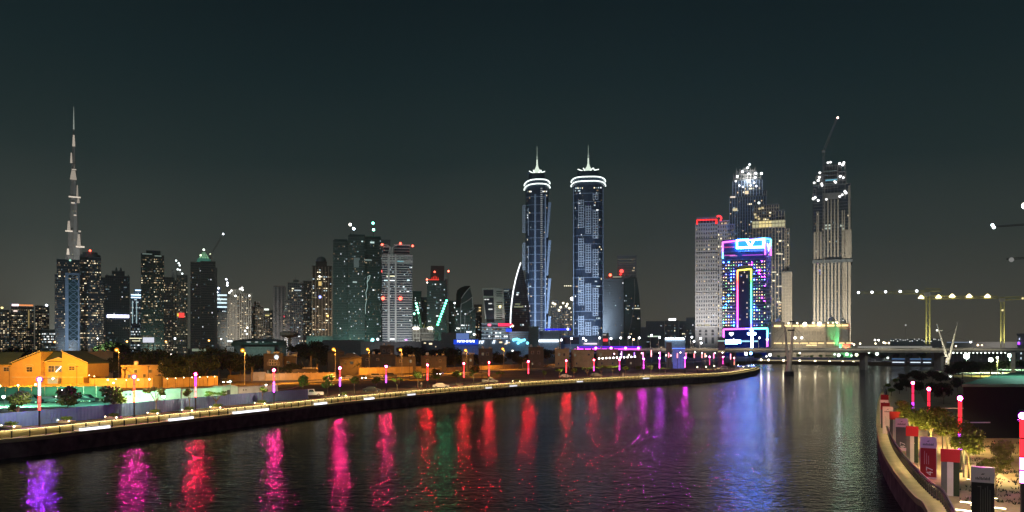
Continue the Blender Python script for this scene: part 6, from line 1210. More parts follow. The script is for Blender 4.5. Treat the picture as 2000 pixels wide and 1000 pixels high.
for px, r_, y, w_ in ((1519, 8, 629.5, 0), (1624, 8.5, 628.5, 1), (1646, 7, 631, 1)):
    b = MB(); b.lathe((B.x(px), 6, B.z(y + 3)), [(r_ * B.k, 0), (r_ * B.k, 1.5)], 14); b.build("dome_light_ring", glow((.95, 1, .9), 2.4, False), B.root)
    b = MB(); b.lathe((B.x(px), 6, B.z(y + 3) + 1.51), [(r_ * .92 * B.k, 0), (r_ * .85 * B.k, 2.2), (r_ * .55 * B.k, 4.2), (.6, 5.6), (.25, 8)], 14); b.build("dome", M['pale'], B.root); B.beacon(px, y - 4, (1, .95, .8), 5, 1.0, 4)
for px in (1572, 1600): B.beacon(px, 633, (1, .85, .6), 22, 2.0, -5, "roof_lamp")
for px in (1557, 1540, 1588, 1617, 1626, 1634): B.beacon(px, 631, (1, .8, .5), 5, 1.1, -3, "roof_lamp")
for px in (1553, 1566): B.beacon(px, 660, (1, .95, .85), 9, 1.3, -9, "forecourt_lamp")
b = MB(); b.box(B.x(1630.5), B.x(1639.5), -3.5, 8, 0, B.z(634)); b.build("green_lit_wall", M['pale'], B.root); b = MB(); b.box(B.x(1644), B.x(1655), -4.2, -3.8, B.z(666), B.z(640)); b.build("red_lit_wall", M['pale'], B.root)
lamp('SPOT', (B.x(1635), -22, 1), 90000, (.1, 1, .3), B.root, 1, (B.x(1635), -3, 26), R(42), "floodlight", .7); lamp('SPOT', (B.x(1651), -22, 1), 90000, (1, .08, .05), B.root, 1, (B.x(1651), -3, 26), R(36), "floodlight", .7)
b = MB(); b.box(B.x(1637), B.x(1662), -14, -7, 0, B.z(672)); b.build("entrance_canopy", M['pale'], B.root); lamp('SPOT', (B.x(1650), -40, 8), 30000, (.1, 1, .25), B.root, 1, (B.x(1650), -10, 3), R(50), "floodlight", .8)
B.flood(110000, (1, .88, .66), -35, 60, .6, 30, 80); B.flood(110000, (1, .88, .66), 10, 60, .6, 30, 80); B.done()

# ================================================================== CRANES AT THE RIGHT
crane("lit yellow tower crane with two jibs of bright lamps, right of the unfinished tower", 1812.5, 560, 690, 575, [(1806, 574, 1676, 570), (1800, 584, 1945, 586), (1806, 569, 1838, 569)], [(1799, 581), (1833, 581), (1859, 580), (1891, 581), (1925, 582)], 'craneY', "tower cranes of the skyline", r=.8, lattice=2.3, lit=7, lcol=(1, .82, .4), lr=1.3, cone=True).done()
C2 = Bld("jib_lamps", "row of five small white lamps strung along the yellow crane's left jib", 1730, 558, "lamp string", None)
for px in (1676, 1703, 1729.6, 1758, 1789.6): C2.beacon(px, 570, (.9, .95, 1), 9, .8, 0, "work_lamp")
b = MB(); b.path([(C2.x(1676), 0, C2.z(569)), (C2.x(1790), 0, C2.z(569))], .08, 4); b.build("cable", M['steel'], C2.root); C2.done()
crane("second yellow tower crane with plain dark jib near the picture's right edge", 1958, 620, 688, 586, [(1952, 586, 2080, 584), (1952, 587, 1990, 585)], [(1958, 606), (1997, 584)], 'craneY', r=.8, lattice=2.3, lit=1.2, lcol=(1, .85, .4), lr=.8).done()
crane("crane jib entering from the right edge with a small white lamp at its tip", 2120, 480, 690, 432, [(2120, 432, 1930, 430), (2120, 431, 2180, 431)], [(1928, 426), (1931, 431)], 'darksteel', r=.6, lattice=1.2, lit=9, lcol=(.8, 1, 1), lr=.9).done()
crane("dark crane jib entering lower from the right edge without lamps", 2130, 520, 690, 499, [(2130, 499, 1957, 498), (2130, 499, 2190, 499)], [(1968, 499)], 'darksteel', r=.7, lattice=1.6, lit=.25, lcol=(.9, .9, .85), lr=1.6).done()
crane("crane with one dazzling lamp at the upper right edge of the picture", 2150, 500, 690, 392, [(2150, 392, 1990, 390), (2150, 392, 2210, 392)], [(1995, 389)], 'darksteel', r=.6, lattice=1.2, lit=22, lcol=(1, .9, .75), lr=1.9).done()
for a in ((411, "x"),): pass

# ================================================================== BRIDGE
def bridge():
    d = 470; B = Bld("road_bridge", "long flat road bridge crossing the canal before the neon hotel", 1560, d, "bridge"); 
    B.root.rotation_euler = (0, 0, 0); k = d / F; x = lambda px: (px - 1560) * k
    b = MB(); b.box(x(1120), x(2400), 0, 18, B.z(688.5), B.z(683)); b.build("deck", M['dark'], B.root); b = MB(); b.box(x(1120), x(2400), -.9, -.01, B.z(684.5), B.z(682)); b.build("deck_edge", M['pale'], B.root)
    b = MB(); b.box(x(1120), x(2400), -.6, -.5, B.z(682) + .01, B.z(679.5)); b.build("parapet", M['steel'], B.root); rm = None
    for i in range(150):
        o = None
        if rm is None: q = MB(); q.box(-.09, .09, -.78, -.62, B.z(682), B.z(679)); o = q.build("rail_post", M['steel'], B.root); rm = o.data
        else: o = link("rail_post", rm, B.root)
        o.location = (x(1122) + i * 2.1, 0, 0)
    for px in (1200, 1330, 1440, 1700, 1850, 1990):
        b = MB(); b.prism([(x(px) - .8, 5), (x(px) + .8, 5), (x(px) + .8, 13), (x(px) - .8, 13)], -4, B.z(688.5)); b.build("bridge_pier", M['dark'], B.root)
    b = MB(); b.box(x(1127), x(1247), -1.15, -.92, B.z(682.6), B.z(681)); b.build("magenta_light_strip", glow((.85, .06, 1), 4, True), B.root); b = MB(); b.box(x(1130), x(1252), -.85, -.62, B.z(679.4), B.z(676)); b.build("blue_light_strip", glow((.16, .04, 1), .8, False), B.root)
    for px in (1127, 1163, 1193, 1221, 1246): b = MB(); b.ball((x(px), -1.6, B.z(680)), .7, 7); b.build("magenta_lamp", glow((1, .12, .9), 16, True), B.root)
    b = MB(); b.box(x(1330), x(1500), -1.1, -.92, B.z(683), B.z(682)); b.build("warm_light_strip", glow((1, .75, .4), .35, False), B.root); b = MB(); b.box(x(1700), x(1850), 17, 17.3, B.z(681), B.z(676)); b.build("lit_far_parapet", glow((.9, .88, .78), .28, False), B.root)
    for px, e_ in ((1300, 2500), (1380, 3500), (1470, 3500), (1560, 3500), (1650, 3500), (1740, 3500), (1830, 3500), (1920, 3500)): lamp('SPOT', (x(px), -14, B.z(668)), e_, (1, .88, .62), B.root, .5, (x(px), 0, B.z(684)), R(150), "bridge_light", .8)
bridge()
BLG = "white street lamps on the road bridge"
for i, (px, py) in enumerate(((1095, 664), (1115, 661), (1138, 661), (1143, 665), (1170, 660), (1192, 661), (1211, 660), (1227.5, 658.5), (1236, 663), (1247.5, 660), (1271, 655), (1287, 659), (1350, 658.5), (1354, 667), (1367, 661), (1368, 670), (1482, 660), (1497, 663))):
    B = Bld("bridge_lamp", "%s street lamp from the left on the road bridge" % ordn(i), px, 474, "street lamp", BLG); b = MB(); b.tube((0, 0, B.z(682)), (-.4, 0, B.z(py + 3)), .18, .1, 5); b.tube((-.4, 0, B.z(py + 3)), (.3, 0, B.z(py)), .1, n=4); b.build("pole", M['white'], B.root)
    c_ = (1, .55, .25) if px == 1236 else ((1, .8, .75) if px == 1497 else (.95, .97, 1)); b = MB(); b.ball((.4, 0, B.z(py)), .55, 7); b.build("lamp", glow(c_, 14, False), B.root)
# ---- pylons of the cable bridge
def taper(B, pts, m, name):
    b = MB()
    for i in range(len(pts) - 1): (x0, y0, w0, d0), (x1, y1, w1, d1) = pts[i], pts[i + 1]; b.tube((B.x(x0), d0, B.z(y0)), (B.x(x1), d1, B.z(y1)), w0 * B.k / 2, w1 * B.k / 2, 10)
    return b.build(name, m, B.root)
B = Bld("bridge_pylon", "leaning steel pylon standing in the water on a dark round footing", 1541, 392, "pylon")
b = MB(); b.lathe((B.x(1541), 0, -ZG - 1), [(10 * B.k, 0), (10 * B.k, 2.2), (9 * B.k, 2.8)], 16); b.build("footing", M['darksteel'], B.root)
taper(B, [(1541, 726, 13, 0), (1541, 713, 9.5, 0), (1543.5, 700, 7.5, 0), (1545, 690, 6, 0), (1548.5, 650, 4.5, 0), (1551, 638, 3.0, 0)], M['pylon'], "front_mast"); taper(B, [(1541, 708, 6.5, 2), (1537, 690, 5, 4), (1534.5, 655, 4.2, 8), (1532.5, 636, 3, 10)], M['pylon'], "rear_mast")
b = MB(); b.prism([(B.x(1542), -.8), (B.x(1552), -.8), (B.x(1552), .8), (B.x(1542), .8)], B.z(629.5), B.z(627)); b.build("mast_cap", M['darksteel'], B.root); b = MB(); b.box(B.x(1538), B.x(1552), -.5, .5, B.z(646.5), B.z(644)); b.build("cross_bar", M['darksteel'], B.root)
for x0, y0, x1, y1 in ((1533, 638, 1512, 650), (1551, 638, 1590, 680), (1534, 645, 1500, 690), (1550, 630, 1600, 628), (1550, 640, 1570, 682)): b = MB(); b.tube((B.x(x0), 0, B.z(y0)), (B.x(x1), 0, B.z(y1)), .07, n=4); b.build("stay_cable", M['darksteel'], B.root)
lamp('SPOT', (B.x(1541), -25, 2), 7000, (1, .8, .62), B.root, .5, (B.x(1543), 0, 16), R(80), "floodlight", .9); B.done()
B = Bld("bridge_pylon", "V-shaped steel pylon with two tapering masts on the right bank", 1850, 330, "pylon")
taper(B, [(1850.5, 724, 14.5, 0), (1850, 714, 10, 0), (1850.5, 700, 7.5, 0)], M['pylon'], "pedestal"); taper(B, [(1848.5, 697, 6.5, 0), (1844, 680, 5, 0), (1835, 650, 2.8, 0), (1829.6, 632, .8, 0)], M['pylon'], "left_mast"); taper(B, [(1852, 702, 8, 0), (1857.5, 684, 5.5, 0), (1864, 655, 3.2, 0), (1870.5, 630, .9, 0)], M['pylon'], "right_mast")
b = MB(); b.tube((B.x(1828), 0, B.z(646)), (B.x(1840), 0, B.z(645.5)), .25, n=5); b.build("lamp_bracket", M['pylon'], B.root); b = MB(); b.ball((B.x(1830), -.3, B.z(645)), .35, 6); b.build("mast_lamp", glow((.95, 1, .9), 3), B.root)
for x0, y0, x1, y1 in ((1835, 650, 1940, 680), (1868, 640, 1790, 684)): b = MB(); b.tube((B.x(x0), 0, B.z(y0)), (B.x(x1), 0, B.z(y1)), .05, n=4); b.build("stay_cable", M['darksteel'], B.root)
b = MB(); b.box(B.x(1843), B.x(1858), -1.2, 2, 0, B.z(724)); b.build("plinth", M['concrete'], B.root)
lamp('SPOT', (B.x(1845), -16, 1), 26000, (1, .95, .75), B.root, .4, (B.x(1850), 0, 14), R(75), "floodlight", .9); B.done()
# steps and rails under the V pylon
B = Bld("footbridge_stairs", "pale metal stair tower below the V-shaped pylon", 1851, 300, "stairs")
for i in range(7): b = MB(); b.box(B.x(1841 + i), B.x(1858), -1.5 - .3 * i, -1.2 - .3 * i + .2, B.z(754 - i * 4.2), B.z(752.8 - i * 4.2)); b.build("step", M['concrete'], B.root)
for px in (1842, 1847, 1853, 1859): b = MB(); b.box(B.x(px), B.x(px + 1), -1, -.8, 0, B.z(727)); b.build("upright", M['pale'], B.root)
B.beacon(1856, 735, (.9, 1, .95), 5, .3, -3.5, "stair_lamp"); lamp('SPOT', (0, -8, 3), 2500, (.8, 1, .9), B.root, .3, (0, 0, 5), R(110), "stair_light", .8); B.done()
# ================================================================== LOW BUILDINGS AND GARDENS BEFORE THE CITY
def low(label, x0, x1, yt, yb_or_d, m='concrete', trim=None, dep=14, cat="building", name="low_building", wins=(), d=None, group=None, parapet=1.0, pitched=False, lit=None, wmat=None, y_off=0):
    d = d or 17710 / (yb_or_d - YH); px = (x0 + x1) / 2; B = Bld(name, label, px, d, cat, group); X0, X1 = B.x(x0), B.x(x1); zt = B.z(yt)
    b = MB(); b.box(X0, X1, 0, dep, 0, zt); b.build("walls", M[m], B.root)
    if pitched:
        b = MB(); q = [(X0 - .5, -.6), (X1 + .5, -.6), (X1 + .5, dep + .6), (X0 - .5, dep + .6)]; f_ = min((X1 - X0), dep) * .35; b.prism(q, zt + .002, zt + 1.9, top=[(X0 + f_, f_), (X1 - f_, f_), (X1 - f_, dep - f_), (X0 + f_, dep - f_)]); b.build("roof", M[trim or 'roof'], B.root)
    elif parapet: b = MB(); b.box(X0 - .2, X1 + .2, -.2, dep + .2, zt + .002, zt + parapet * .4); b.build("parapet", M[trim or m], B.root)
    if cat == "house" and not pitched:
        r_ = random.Random(int(px)); w_ = X1 - X0
        u = X0 + w_ * r_.uniform(.15, .4); b = MB(); b.lathe((u, dep * .4, zt + .5), [(.7, 0), (.7, 1.1), (.2, 1.35)], 10); b.build("water_tank", M['white'], B.root)
        for _ in range(3):
            u = X0 + w_ * r_.uniform(.45, .9); v = dep * r_.uniform(.15, .7); b = MB(); b.box(u, u + 1.0, v, v + .7, zt + .42, zt + 1.15); b.build("air_conditioner", M['steel'], B.root)
        n_ = max(2, int(w_ / 4.5))
        for k_ in range(n_):
            u = X0 + w_ * (k_ + .5) / n_ - .5
            for zz in ([1.4, 4.6] if zt > 6.5 else [1.3]):
                if not wins or zz < 2: b = MB(); b.box(u, u + 1.0, -.06, -.002, zz, zz + 1.3); f_ = b.build("window", M['pale'], B.root); b = MB(); b.box(u + .1, u + .9, -.09, -.061, zz + .1, zz + 1.2); b.build("pane", glow((1, .8, .5), .25) if r_.random() < .2 else M['glass'], f_)
        b = MB(); b.tube((X0 + w_ * .9, 1, zt), (X0 + w_ * .9, 1, zt + 2.6), .04, n=4); b.build("aerial", M['steel'], B.root)
    for wx0, wx1, wy0, wy1, st in wins:
        b = MB(); b.box(B.x(wx0) - .12, B.x(wx1) + .12, -.10, -.002, B.z(wy1) - .12, B.z(wy0) + .12); f = b.build("window", M[trim or 'pale'], B.root)
        b = MB(); b.box(B.x(wx0), B.x(wx1), -.13, -.101, B.z(wy1), B.z(wy0)); b.build("pane", glow((1, .8, .5), st) if st else M['glass'], f)
    return B
GGR = "low houses between the road and the city"
low("long orange-lit house with flat roof behind the lamp-topped garden wall", 238, 326, 716, 752, 'wall', d=262, group=GGR, cat="house", wins=((262, 268, 722, 728, 0), (290, 296, 722, 728, 0))).done()
low("broad brown house block right behind the villa", 150, 221, 689, 745, 'wall', d=290, group=GGR, cat="house", wins=((210, 216, 700, 706, 0),)).done()
low("pale house gable glimpsed between dark trees, right of the villa", 292, 318, 695, 740, 'bluegrey', d=320, group=GGR, cat="house", pitched=True, wins=((309, 313, 703, 707, 0),)).done()
B = low("brown two-storey house with a gridded window above the gate", 515, 553, 693, 735, 'brown', d=300, group=GGR, cat="house"); 
b = MB(); b.box(B.x(525), B.x(540), -.14, -.002, B.z(714), B.z(702)); f = b.build("window", M['pale'], B.root)
for i in range(3):
    for j in range(2): b = MB(); b.box(B.x(526 + i * 4.8), B.x(529.6 + i * 4.8), -.18, -.141, B.z(707.5 + j * 5.6), B.z(703 + j * 5.6)); b.build("pane", M['glass'], f)
B.done()
low("flat-roofed house half hidden right of the gridded-window house", 554, 578, 698, 730, 'brown', d=305, group=GGR, cat="house", wins=((560, 566, 706, 710, .05),)).done()
low("dim house with pale roof edge behind the palm", 562, 580, 693, 725, 'concrete', d=360, group=GGR, cat="house").done()
B = low("car shelter with thin pale canopy behind the pointed-pier wall", 545, 618, 724, 738, 'brown', d=285, group=GGR, cat="shelter", name="car_shelter", dep=5); b = MB(); b.prism([(B.x(590), -4), (B.x(622), -4), (B.x(622), 2), (B.x(590), 2)], B.z(719), B.z(718), top=[(B.x(604), -2), (B.x(608), -2), (B.x(608), 1), (B.x(604), 1)]); b.build("canopy", M['pale'], B.root); B.done()
low("tall orange-lit house gable beside the fifth lamp post", 664, 706, 699, 728, 'brown', d=330, group=GGR, cat="house", pitched=True, trim='brown', wins=((684, 690, 706, 711, .08), (672, 677, 706, 711, 0))).done()
low("small house with slanted lit wall above the orange street lamp", 640, 672, 688, 722, 'brown', d=360, group=GGR, cat="house", pitched=True, trim='brown').done()
low("wide brown compound building with a tan front, left of the row of notched parapets", 705, 772, 694, 722, 'brown', d=370, group=GGR, cat="house", wins=((715, 720, 700, 704, 0), (735, 740, 700, 704, 0))).done()
def notched(label, x0, x1, yt, d, n):
    B = low(label, x0, x1, yt, 0, 'brown', d=d, group=GGR, cat="house", parapet=0)
    for i in range(n): a = x0 + (x1 - x0) * i / n; b = MB(); b.box(B.x(a), B.x(a + (x1 - x0) / n * .6), -.1, .5, B.z(yt) + .002, B.z(yt - 2)); b.build("merlon", M['brown'], B.root)
    for i in range(n // 2): a = x0 + (x1 - x0) * (i + .4) / (n // 2); b = MB(); b.box(B.x(a), B.x(a + 2), -.06, -.002, B.z(yt + 9), B.z(yt + 5)); b.build("window", M['glass'], B.root)
    B.done()
notched("brown house with notched parapet left of the seventh lamp post", 772, 812, 698, 350, 8); notched("longer brown house with notched parapet behind the seventh lamp post", 822, 872, 696, 362, 9); notched("small notched-parapet house right of the orange-lit tree", 902, 925, 694, 380, 4)
low("dim brown house above the tall orange wall's lamps", 742, 770, 676, 710, 'brown', d=450, group=GGR, cat="house", wins=((748, 752, 682, 688, 0), (758, 762, 682, 688, 0))).done()
for i, (x0, x1, yt, w) in enumerate(((935, 962, 682, 1), (1032, 1062, 679, 0), (1084, 1112, 683, 2), (1115, 1160, 684, 2), (1165, 1207, 683, 2), (1222, 1262, 686, 0))):
    low(("dim brown house right of the notched houses", "brown house behind the tenth lamp post", "brown house under the left end of the magenta light strip", "pinkish house below the magenta light strip", "pale house with tall panels below the strip's middle", "violet-lit house below the strip's right end")[i], x0, x1, yt, 0, 'brown' if w < 2 else 'wall', d=440 + 5 * i, group=GGR, cat="house", wins=((x0 + 6, x0 + 10, yt + 7, yt + 12, .12 if w else 0), (x1 - 12, x1 - 8, yt + 7, yt + 12, 0))).done()
low("orange-lit block house with two lamps, left of the string of white bulbs", 1138, 1152, 696, 0, 'wall', d=420, group=GGR, cat="kiosk", name="kiosk", dep=4).done()
MG = "large podium buildings at the city's feet"
B = low("wide greenish hall with sloping roof and pale lower roof, left of the concrete column", 452, 560, 667, 0, 'dark', d=700, group=MG, name="hall", dep=50, trim='glassg'); b = MB(); b.prism([(B.x(452), -1), (B.x(562), -1), (B.x(562), 40), (B.x(452), 40)], B.z(667) + .5, B.z(662), top=[(B.x(480), 10), (B.x(540), 10), (B.x(540), 30), (B.x(480), 30)]); b.build("roof", M['dark'], B.root)
b = MB(); b.box(B.x(478), B.x(536), -9, -1.2, 0, B.z(677)); b.build("lower_hall", M['concrete'], B.root); b = MB(); b.box(B.x(452), B.x(558), -1.1, -.9, B.z(675), B.z(668)); b.build("glazing_band", M['glassg'], B.root)
for px, w in ((482, 8), (498, 6), (512, 3), (533, 6), (538, 2)): B.light_box(px, px + w, 667.5, 668.6, (.8, .95, .9), .8, "lit_window", -1.2, .1)
B.flood(26000, (.5, 1, .85), 0, 40, .8, 12); B.done()
B = low("round-headed concrete column rising through the green hall", 562, 568, 655, 0, 'concrete', d=560, group=None, cat="tower", name="concrete_tower", dep=4); b = MB(); b.lathe((B.x(565), 2, B.z(655)), [(3, -1.5), (6.5, 0), (6.5, 2), (4, 3)], 12); b.build("tower_head", M['concrete'], B.root); B.done()
B = low("pale teal-lit podium right of the concrete column", 598, 650, 657, 0, 'concrete', d=900, group=MG, dep=30); B.flood(60000, (.3, 1, .8), 0, 30, .9, 12); B.done()
low("long dark green shed before the widest green tower", 630, 712, 665, 0, 'dark', d=760, group=MG, dep=30).done()
B = low("long grey-violet viaduct wall under the white-banded tower", 705, 823, 668, 0, 'concrete', d=720, group=MG, dep=20, name="viaduct", cat="viaduct"); B.flood(22000, (.75, .75, 1), 10, 40, .8, 8); B.done()
low("dark podium with green glints right of the viaduct wall", 823, 890, 666, 0, 'dark', d=740, group=MG, dep=20, wins=((828, 832, 669, 671, 1.5), (838, 844, 670, 673, 1.8), (850, 852, 676, 678, .9))).done()
low("rounded dark tree-like dome building behind the blue billboard", 862, 900, 650, 0, 'dark', d=850, group=MG, dep=20).done()
B = low("blue-lit showroom with glowing white lettering and a large blue billboard", 888, 934, 664, 0, 'bluegrey', d=700, group=MG, dep=14, name="showroom")
b = MB(); b.box(B.x(891), B.x(916), -.9, -.3, B.z(663), B.z(651)); b.build("billboard", glow((.22, .36, .85), .55), B.root); B.light_box(886, 934, 663.5, 672.5, (.02, .10, 1), .75, "blue_fascia", -1.6, .4)
b = MB()
for i, px in enumerate((893, 896.4, 899.8, 903.2, 906.6, 911, 915.5, 918.5, 921.5, 924.5)):
    z0, z1, w = B.z(668.5), B.z(664.6), 2.3 * B.k
    x = B.x(px); t_ = .38
    b.box(x, x + t_, -2.2, -1.7, z0, z1)
    if i % 3 != 1: b.box(x + t_, x + w, -2.2, -1.7, z1 - t_, z1)
    if i % 2: b.box(x + t_, x + w, -2.2, -1.7, z0, z0 + t_)
    if i % 4 < 2: b.box(x + w - t_, x + w, -2.2, -1.7, z0 + t_, z1 - t_)
b.build("lettering", glow((.92, .96, 1), 4), B.root, "stuff"); B.light_box(892, 926, 665.2, 668.2, (.75, .88, 1), 1.2, "sign_glow_panel", -1.66, .02, dep=.01); lamp('SPOT', (0, -30, 4), 5000, (.05, .2, 1), B.root, .5, (0, 0, 8), R(110), "floodlight", .8); B.done()
B = low("long bluish podium with white light slashes right of the showroom", 934, 1025, 665, 0, 'bluegrey', d=800, group=MG, dep=20, wins=((975, 981, 667, 670, 1.4), (985, 990, 671, 673, 1.0), (992, 996, 668, 670, 1.2)))
for x0, y0, x1, y1 in ((936, 671, 938, 665), (940, 671, 942, 665), (942, 671, 945, 665), (962, 671, 965, 664), (967, 664, 965, 671), (988, 671, 991, 665), (989, 665, 991, 671)): b = MB(); b.tube((B.x(x0), -.8, B.z(y0)), (B.x(x1), -.8, B.z(y1)), .45, n=4); b.build("light_slash", glow((.85, .93, 1), 2.2), B.root)
for px, py in ((1003, 664), (1006, 663), (1010, 662.5), (1014, 664), (1017, 667), (1020, 665), (1024, 664), (1030, 670), (1012, 670)): B.beacon(px, py, (.2, .75, 1), 2.4, 1.5, -2, "blue_lamp")
B.flood(6000, (.25, .5, 1), 20, 40, .8, 10); B.done()
B = low("grey slatted podium left of the dark cube, below the left twin tower", 988, 1032, 648, 0, 'bluegrey', d=1000, group=MG, dep=20); 
for i in range(5): b = MB(); b.box(B.x(988), B.x(1032), -.6, -.01, B.z(652 + i * 4), B.z(651 + i * 4)); b.build("ledge", M['concrete'], B.root)
B.flood(24000, (.5, .7, 1), 0, 40, .8, 14); B.done()
low("dark cube building at the foot of the left twin tower", 1033, 1052, 638, 0, 'dark', d=950, group=MG, dep=12).done()
B = low("slatted white-lit shopfront between the twin towers", 1053, 1092, 647, 0, 'bluegrey', d=960, group=MG, dep=18, name="shopfront"); B.light_box(1052, 1091, 663.5, 668, (.9, .97, 1), 2.6, "lit_shop_window", -1, .5, True); B.light_box(1064, 1115, 641.5, 645, (.03, .03, 1), 1.2, "blue_light_strip", 4, .5)
for i in range(5): b = MB(); b.box(B.x(1053), B.x(1092), -.6, -.01, B.z(651 + i * 2.6), B.z(650 + i * 2.6)); b.build("ledge", M['concrete'], B.root)
B.beacon(1109, 643, (.4, .5, 1), 6, 1.4, -1); B.flood(20000, (.5, .7, 1), 0, 40, .8, 14); B.done()
B = low("pale blue-lit podium under the right twin tower", 1095, 1180, 656, 0, 'bluegrey', d=980, group=MG, dep=20); B.light_box(1140, 1166, 670, 673, (1, .85, .95), 1.2, "lit_window"); b = MB(); b.box(B.x(1101), B.x(1131), -.5, -.02, B.z(672), B.z(659)); b.build("inset_panel", M['glassb'], B.root); B.flood(24000, (.35, .55, 1), 0, 40, .8, 12); B.done()
B = low("dark kiosk with a red striped sign before the dark curved tower", 1177, 1189, 651, 0, 'dark', d=800, group=MG, dep=6, name="sign_kiosk", cat="kiosk")
for i in range(5): B.light_box(1178 + i * 1.9, 1179.3 + i * 1.9, 661.5, 667, (1, .06, .08), 1.6, "red_bar")
B.light_box(1177, 1184, 653, 655, (1, .9, .85), .5, "sign"); B.done()
low("low dark violet building behind the bridge lamps", 1190, 1262, 664, 0, 'dark', d=900, group=MG, dep=16).done()
B = low("low building edged by a bright blue-white light band, left of the beige tower", 1299, 1338, 662, 0, 'bluegrey', d=620, group=MG, dep=14); B.light_box(1299, 1337, 661, 664, (.75, .92, 1), 3.2, "light_band", -.8, .6, True)
for i in range(8): B.beacon(1301 + i * 4.7, 661, (.85, .95, 1), 7, .7, -1.2)
B.flood(16000, (.4, .6, 1), 0, 25, .5, 8); B.done()
B = low("dark square kiosk before the blue-white lit building", 1301, 1312, 670, 0, 'dark', d=440, group=MG, dep=4, name="kiosk", cat="kiosk"); B.done()
B = low("blue-lit pavilion under the bridge's left approach", 1314, 1338, 679, 0, 'bluegrey', d=425, group=MG, dep=6, name="pavilion"); B.light_box(1313, 1338, 680, 681, (.1, .25, 1), 2.5, "light_band"); lamp('SPOT', (0, -12, 2), 3000, (.05, .15, 1), B.root, .5, (0, 0, 3), R(120), "floodlight", .8); B.done()
B = low("greenish glass pavilion tower where the bridge meets the quay tip", 1402, 1416, 660, 0, 'glassg', d=455, group=None, dep=8, name="pavilion_tower", cat="building"); B.light_box(1402, 1416, 665, 667, (.6, 1, .85), .8, "lit_floor"); B.light_box(1402, 1416, 685, 688, (1, .9, .5), .4, "lit_floor"); B.done()
# billboards
def billboard(label, x0, x1, y0, y1, d, col, st, name="billboard"):
    B = Bld(name, label, (x0 + x1) / 2, d, "billboard", "billboards at the city's feet"); b = MB(); b.box(B.x(x0), B.x(x1), -.5, .5, B.z(y1), B.z(y0)); b.build("panel", glow(col, st), B.root)
    b = MB(); b.box(B.x(x0) - .2, B.x(x1) + .2, -.4, .7, B.z(y1) - .2, B.z(y0) + .2); b.build("frame", M['darksteel'], B.root); b = MB(); c = (x0 + x1) / 2; b.box(B.x(c) - .4, B.x(c) + .4, 0, .8, 0, B.z(y1) - .2); b.build("post", M['steel'], B.root); B.done()
billboard("blank white billboard on a pole above the dark trees", 279, 301, 659, 669, 560, (.85, .87, 1), .9); billboard("grey billboard stacked on the roof left of the green hall", 443, 457, 677, 689, 480, (.5, .55, .52), .28); billboard("small bright billboard above the grey one", 444, 454, 664.5, 668, 500, (.9, 1, .97), 1.6)
billboard("wide pale green canopy sign among the dark trees", 375, 403, 681, 686, 480, (.6, .72, .5), .35, "canopy_sign"); billboard("pair of short yellow lit signs left of the white billboard", 253, 277, 660, 661.6, 700, (1, .95, .6), 1.3, "lit_sign"); billboard("lower short yellow lit sign left of the white billboard", 258, 274, 665, 666.6, 690, (1, .95, .6), 1.0, "lit_sign")
# dark garden trees
TR = [(14, 745, 676, 1.2), (40, 742, 680, 1.3), (-15, 745, 678, 1.2), (236, 742, 694, 1.3), (262, 742, 685, 1.3), (288, 738, 678, 1.3), (312, 738, 682, 1.3), (338, 745, 694, 1.2), (356, 738, 692, 1.3), (380, 744, 690, 1.3), (402, 742, 686, 1.4), (428, 738, 674, 1.2), (450, 740, 686, 1.3), (470, 738, 690, 1.3), (494, 736, 690, 1.3), (348, 752, 712, 1.4), (398, 748, 704, 1.5), (508, 732, 690, 1.0), (585, 712, 668, 1.2), (620, 712, 662, 1.2), (604, 715, 672, 1.2), (640, 722, 688, 1.2),
 (800, 708, 674, 1.6), (830, 712, 682, 1.4), (858, 712, 680, 1.4), (876, 714, 676, 1.4), (956, 716, 683, 1.3), (975, 717, 690, 1.2), (1002, 712, 684, 1.3), (1016, 716, 694, 1.2), (1070, 708, 680, 1.4), (1030, 710, 690, 1.2), (732, 706, 680, 1.4), (1246, 704, 688, 1.2), (1290, 700, 684, 1.4), (1350, 702, 690, 1.2), (1465, 702, 686, 1.3), (1480, 704, 688, 1.2), (655, 724, 690, 1.2), (690, 716, 690, 1.0), (712, 718, 692, 1.1), (748, 716, 692, 1.2), (765, 714, 690, 1.0), (815, 716, 694, 1.2), (845, 714, 690, 1.2), (905, 714, 692, 1.2), (925, 712, 690, 1.2), (940, 718, 698, 1.1), (1045, 706, 688, 1.3), (1090, 704, 688, 1.3), (1120, 702, 686, 1.4), (1160, 702, 688, 1.3), (535, 742, 715, 1.1), (560, 740, 712, 1.2), (575, 736, 708, 1.2), (520, 726, 690, 1.2)]
for i, (px, by, ty, wd) in enumerate(TR): tree_px('big', px, by, ty, "dark garden tree, %s from the left in the band behind the road" % ordn(sorted(range(len(TR)), key=lambda q: TR[q][0]).index(i)), "dark garden trees behind the road", wd)
t = tree_px('big', 888, 724, 690, "orange-lit bushy tree right of the notched-parapet houses", None, 1.3); p = G(888, 724); 
t = tree_px('big', 208, 722, 665, "bright green-lit tree crown above the brown house block", None, 1.9); p = G(208, 722); l_ = lamp('SPOT', (p.x - 1, p.y - 12, 16), 38000, (.75, 1, .45), None, .3, (p.x, p.y, 13), R(90), "tree_light", .8)
for px, by, ty, lb in ((196, 752, 706, "orange-lit palm right of the villa"), (243, 754, 712, "low orange-lit palm beside the magenta lamp post"), (606, 736, 682, "tall dark palm behind the pointed-pier wall"), (700, 738, 705, "low orange-lit palm beside the parked estate cars"), (620, 738, 702, "short palm right of the tall dark palm"), (492, 745, 705, "dark palm crown left of the gate"), (1112, 722, 700, "small dark palm beside the upper road"), (1545, 702, 688, "small palm on the far quay behind the water pylon")): tree_px('palm', px, by, ty, lb, "palms", 1.25)
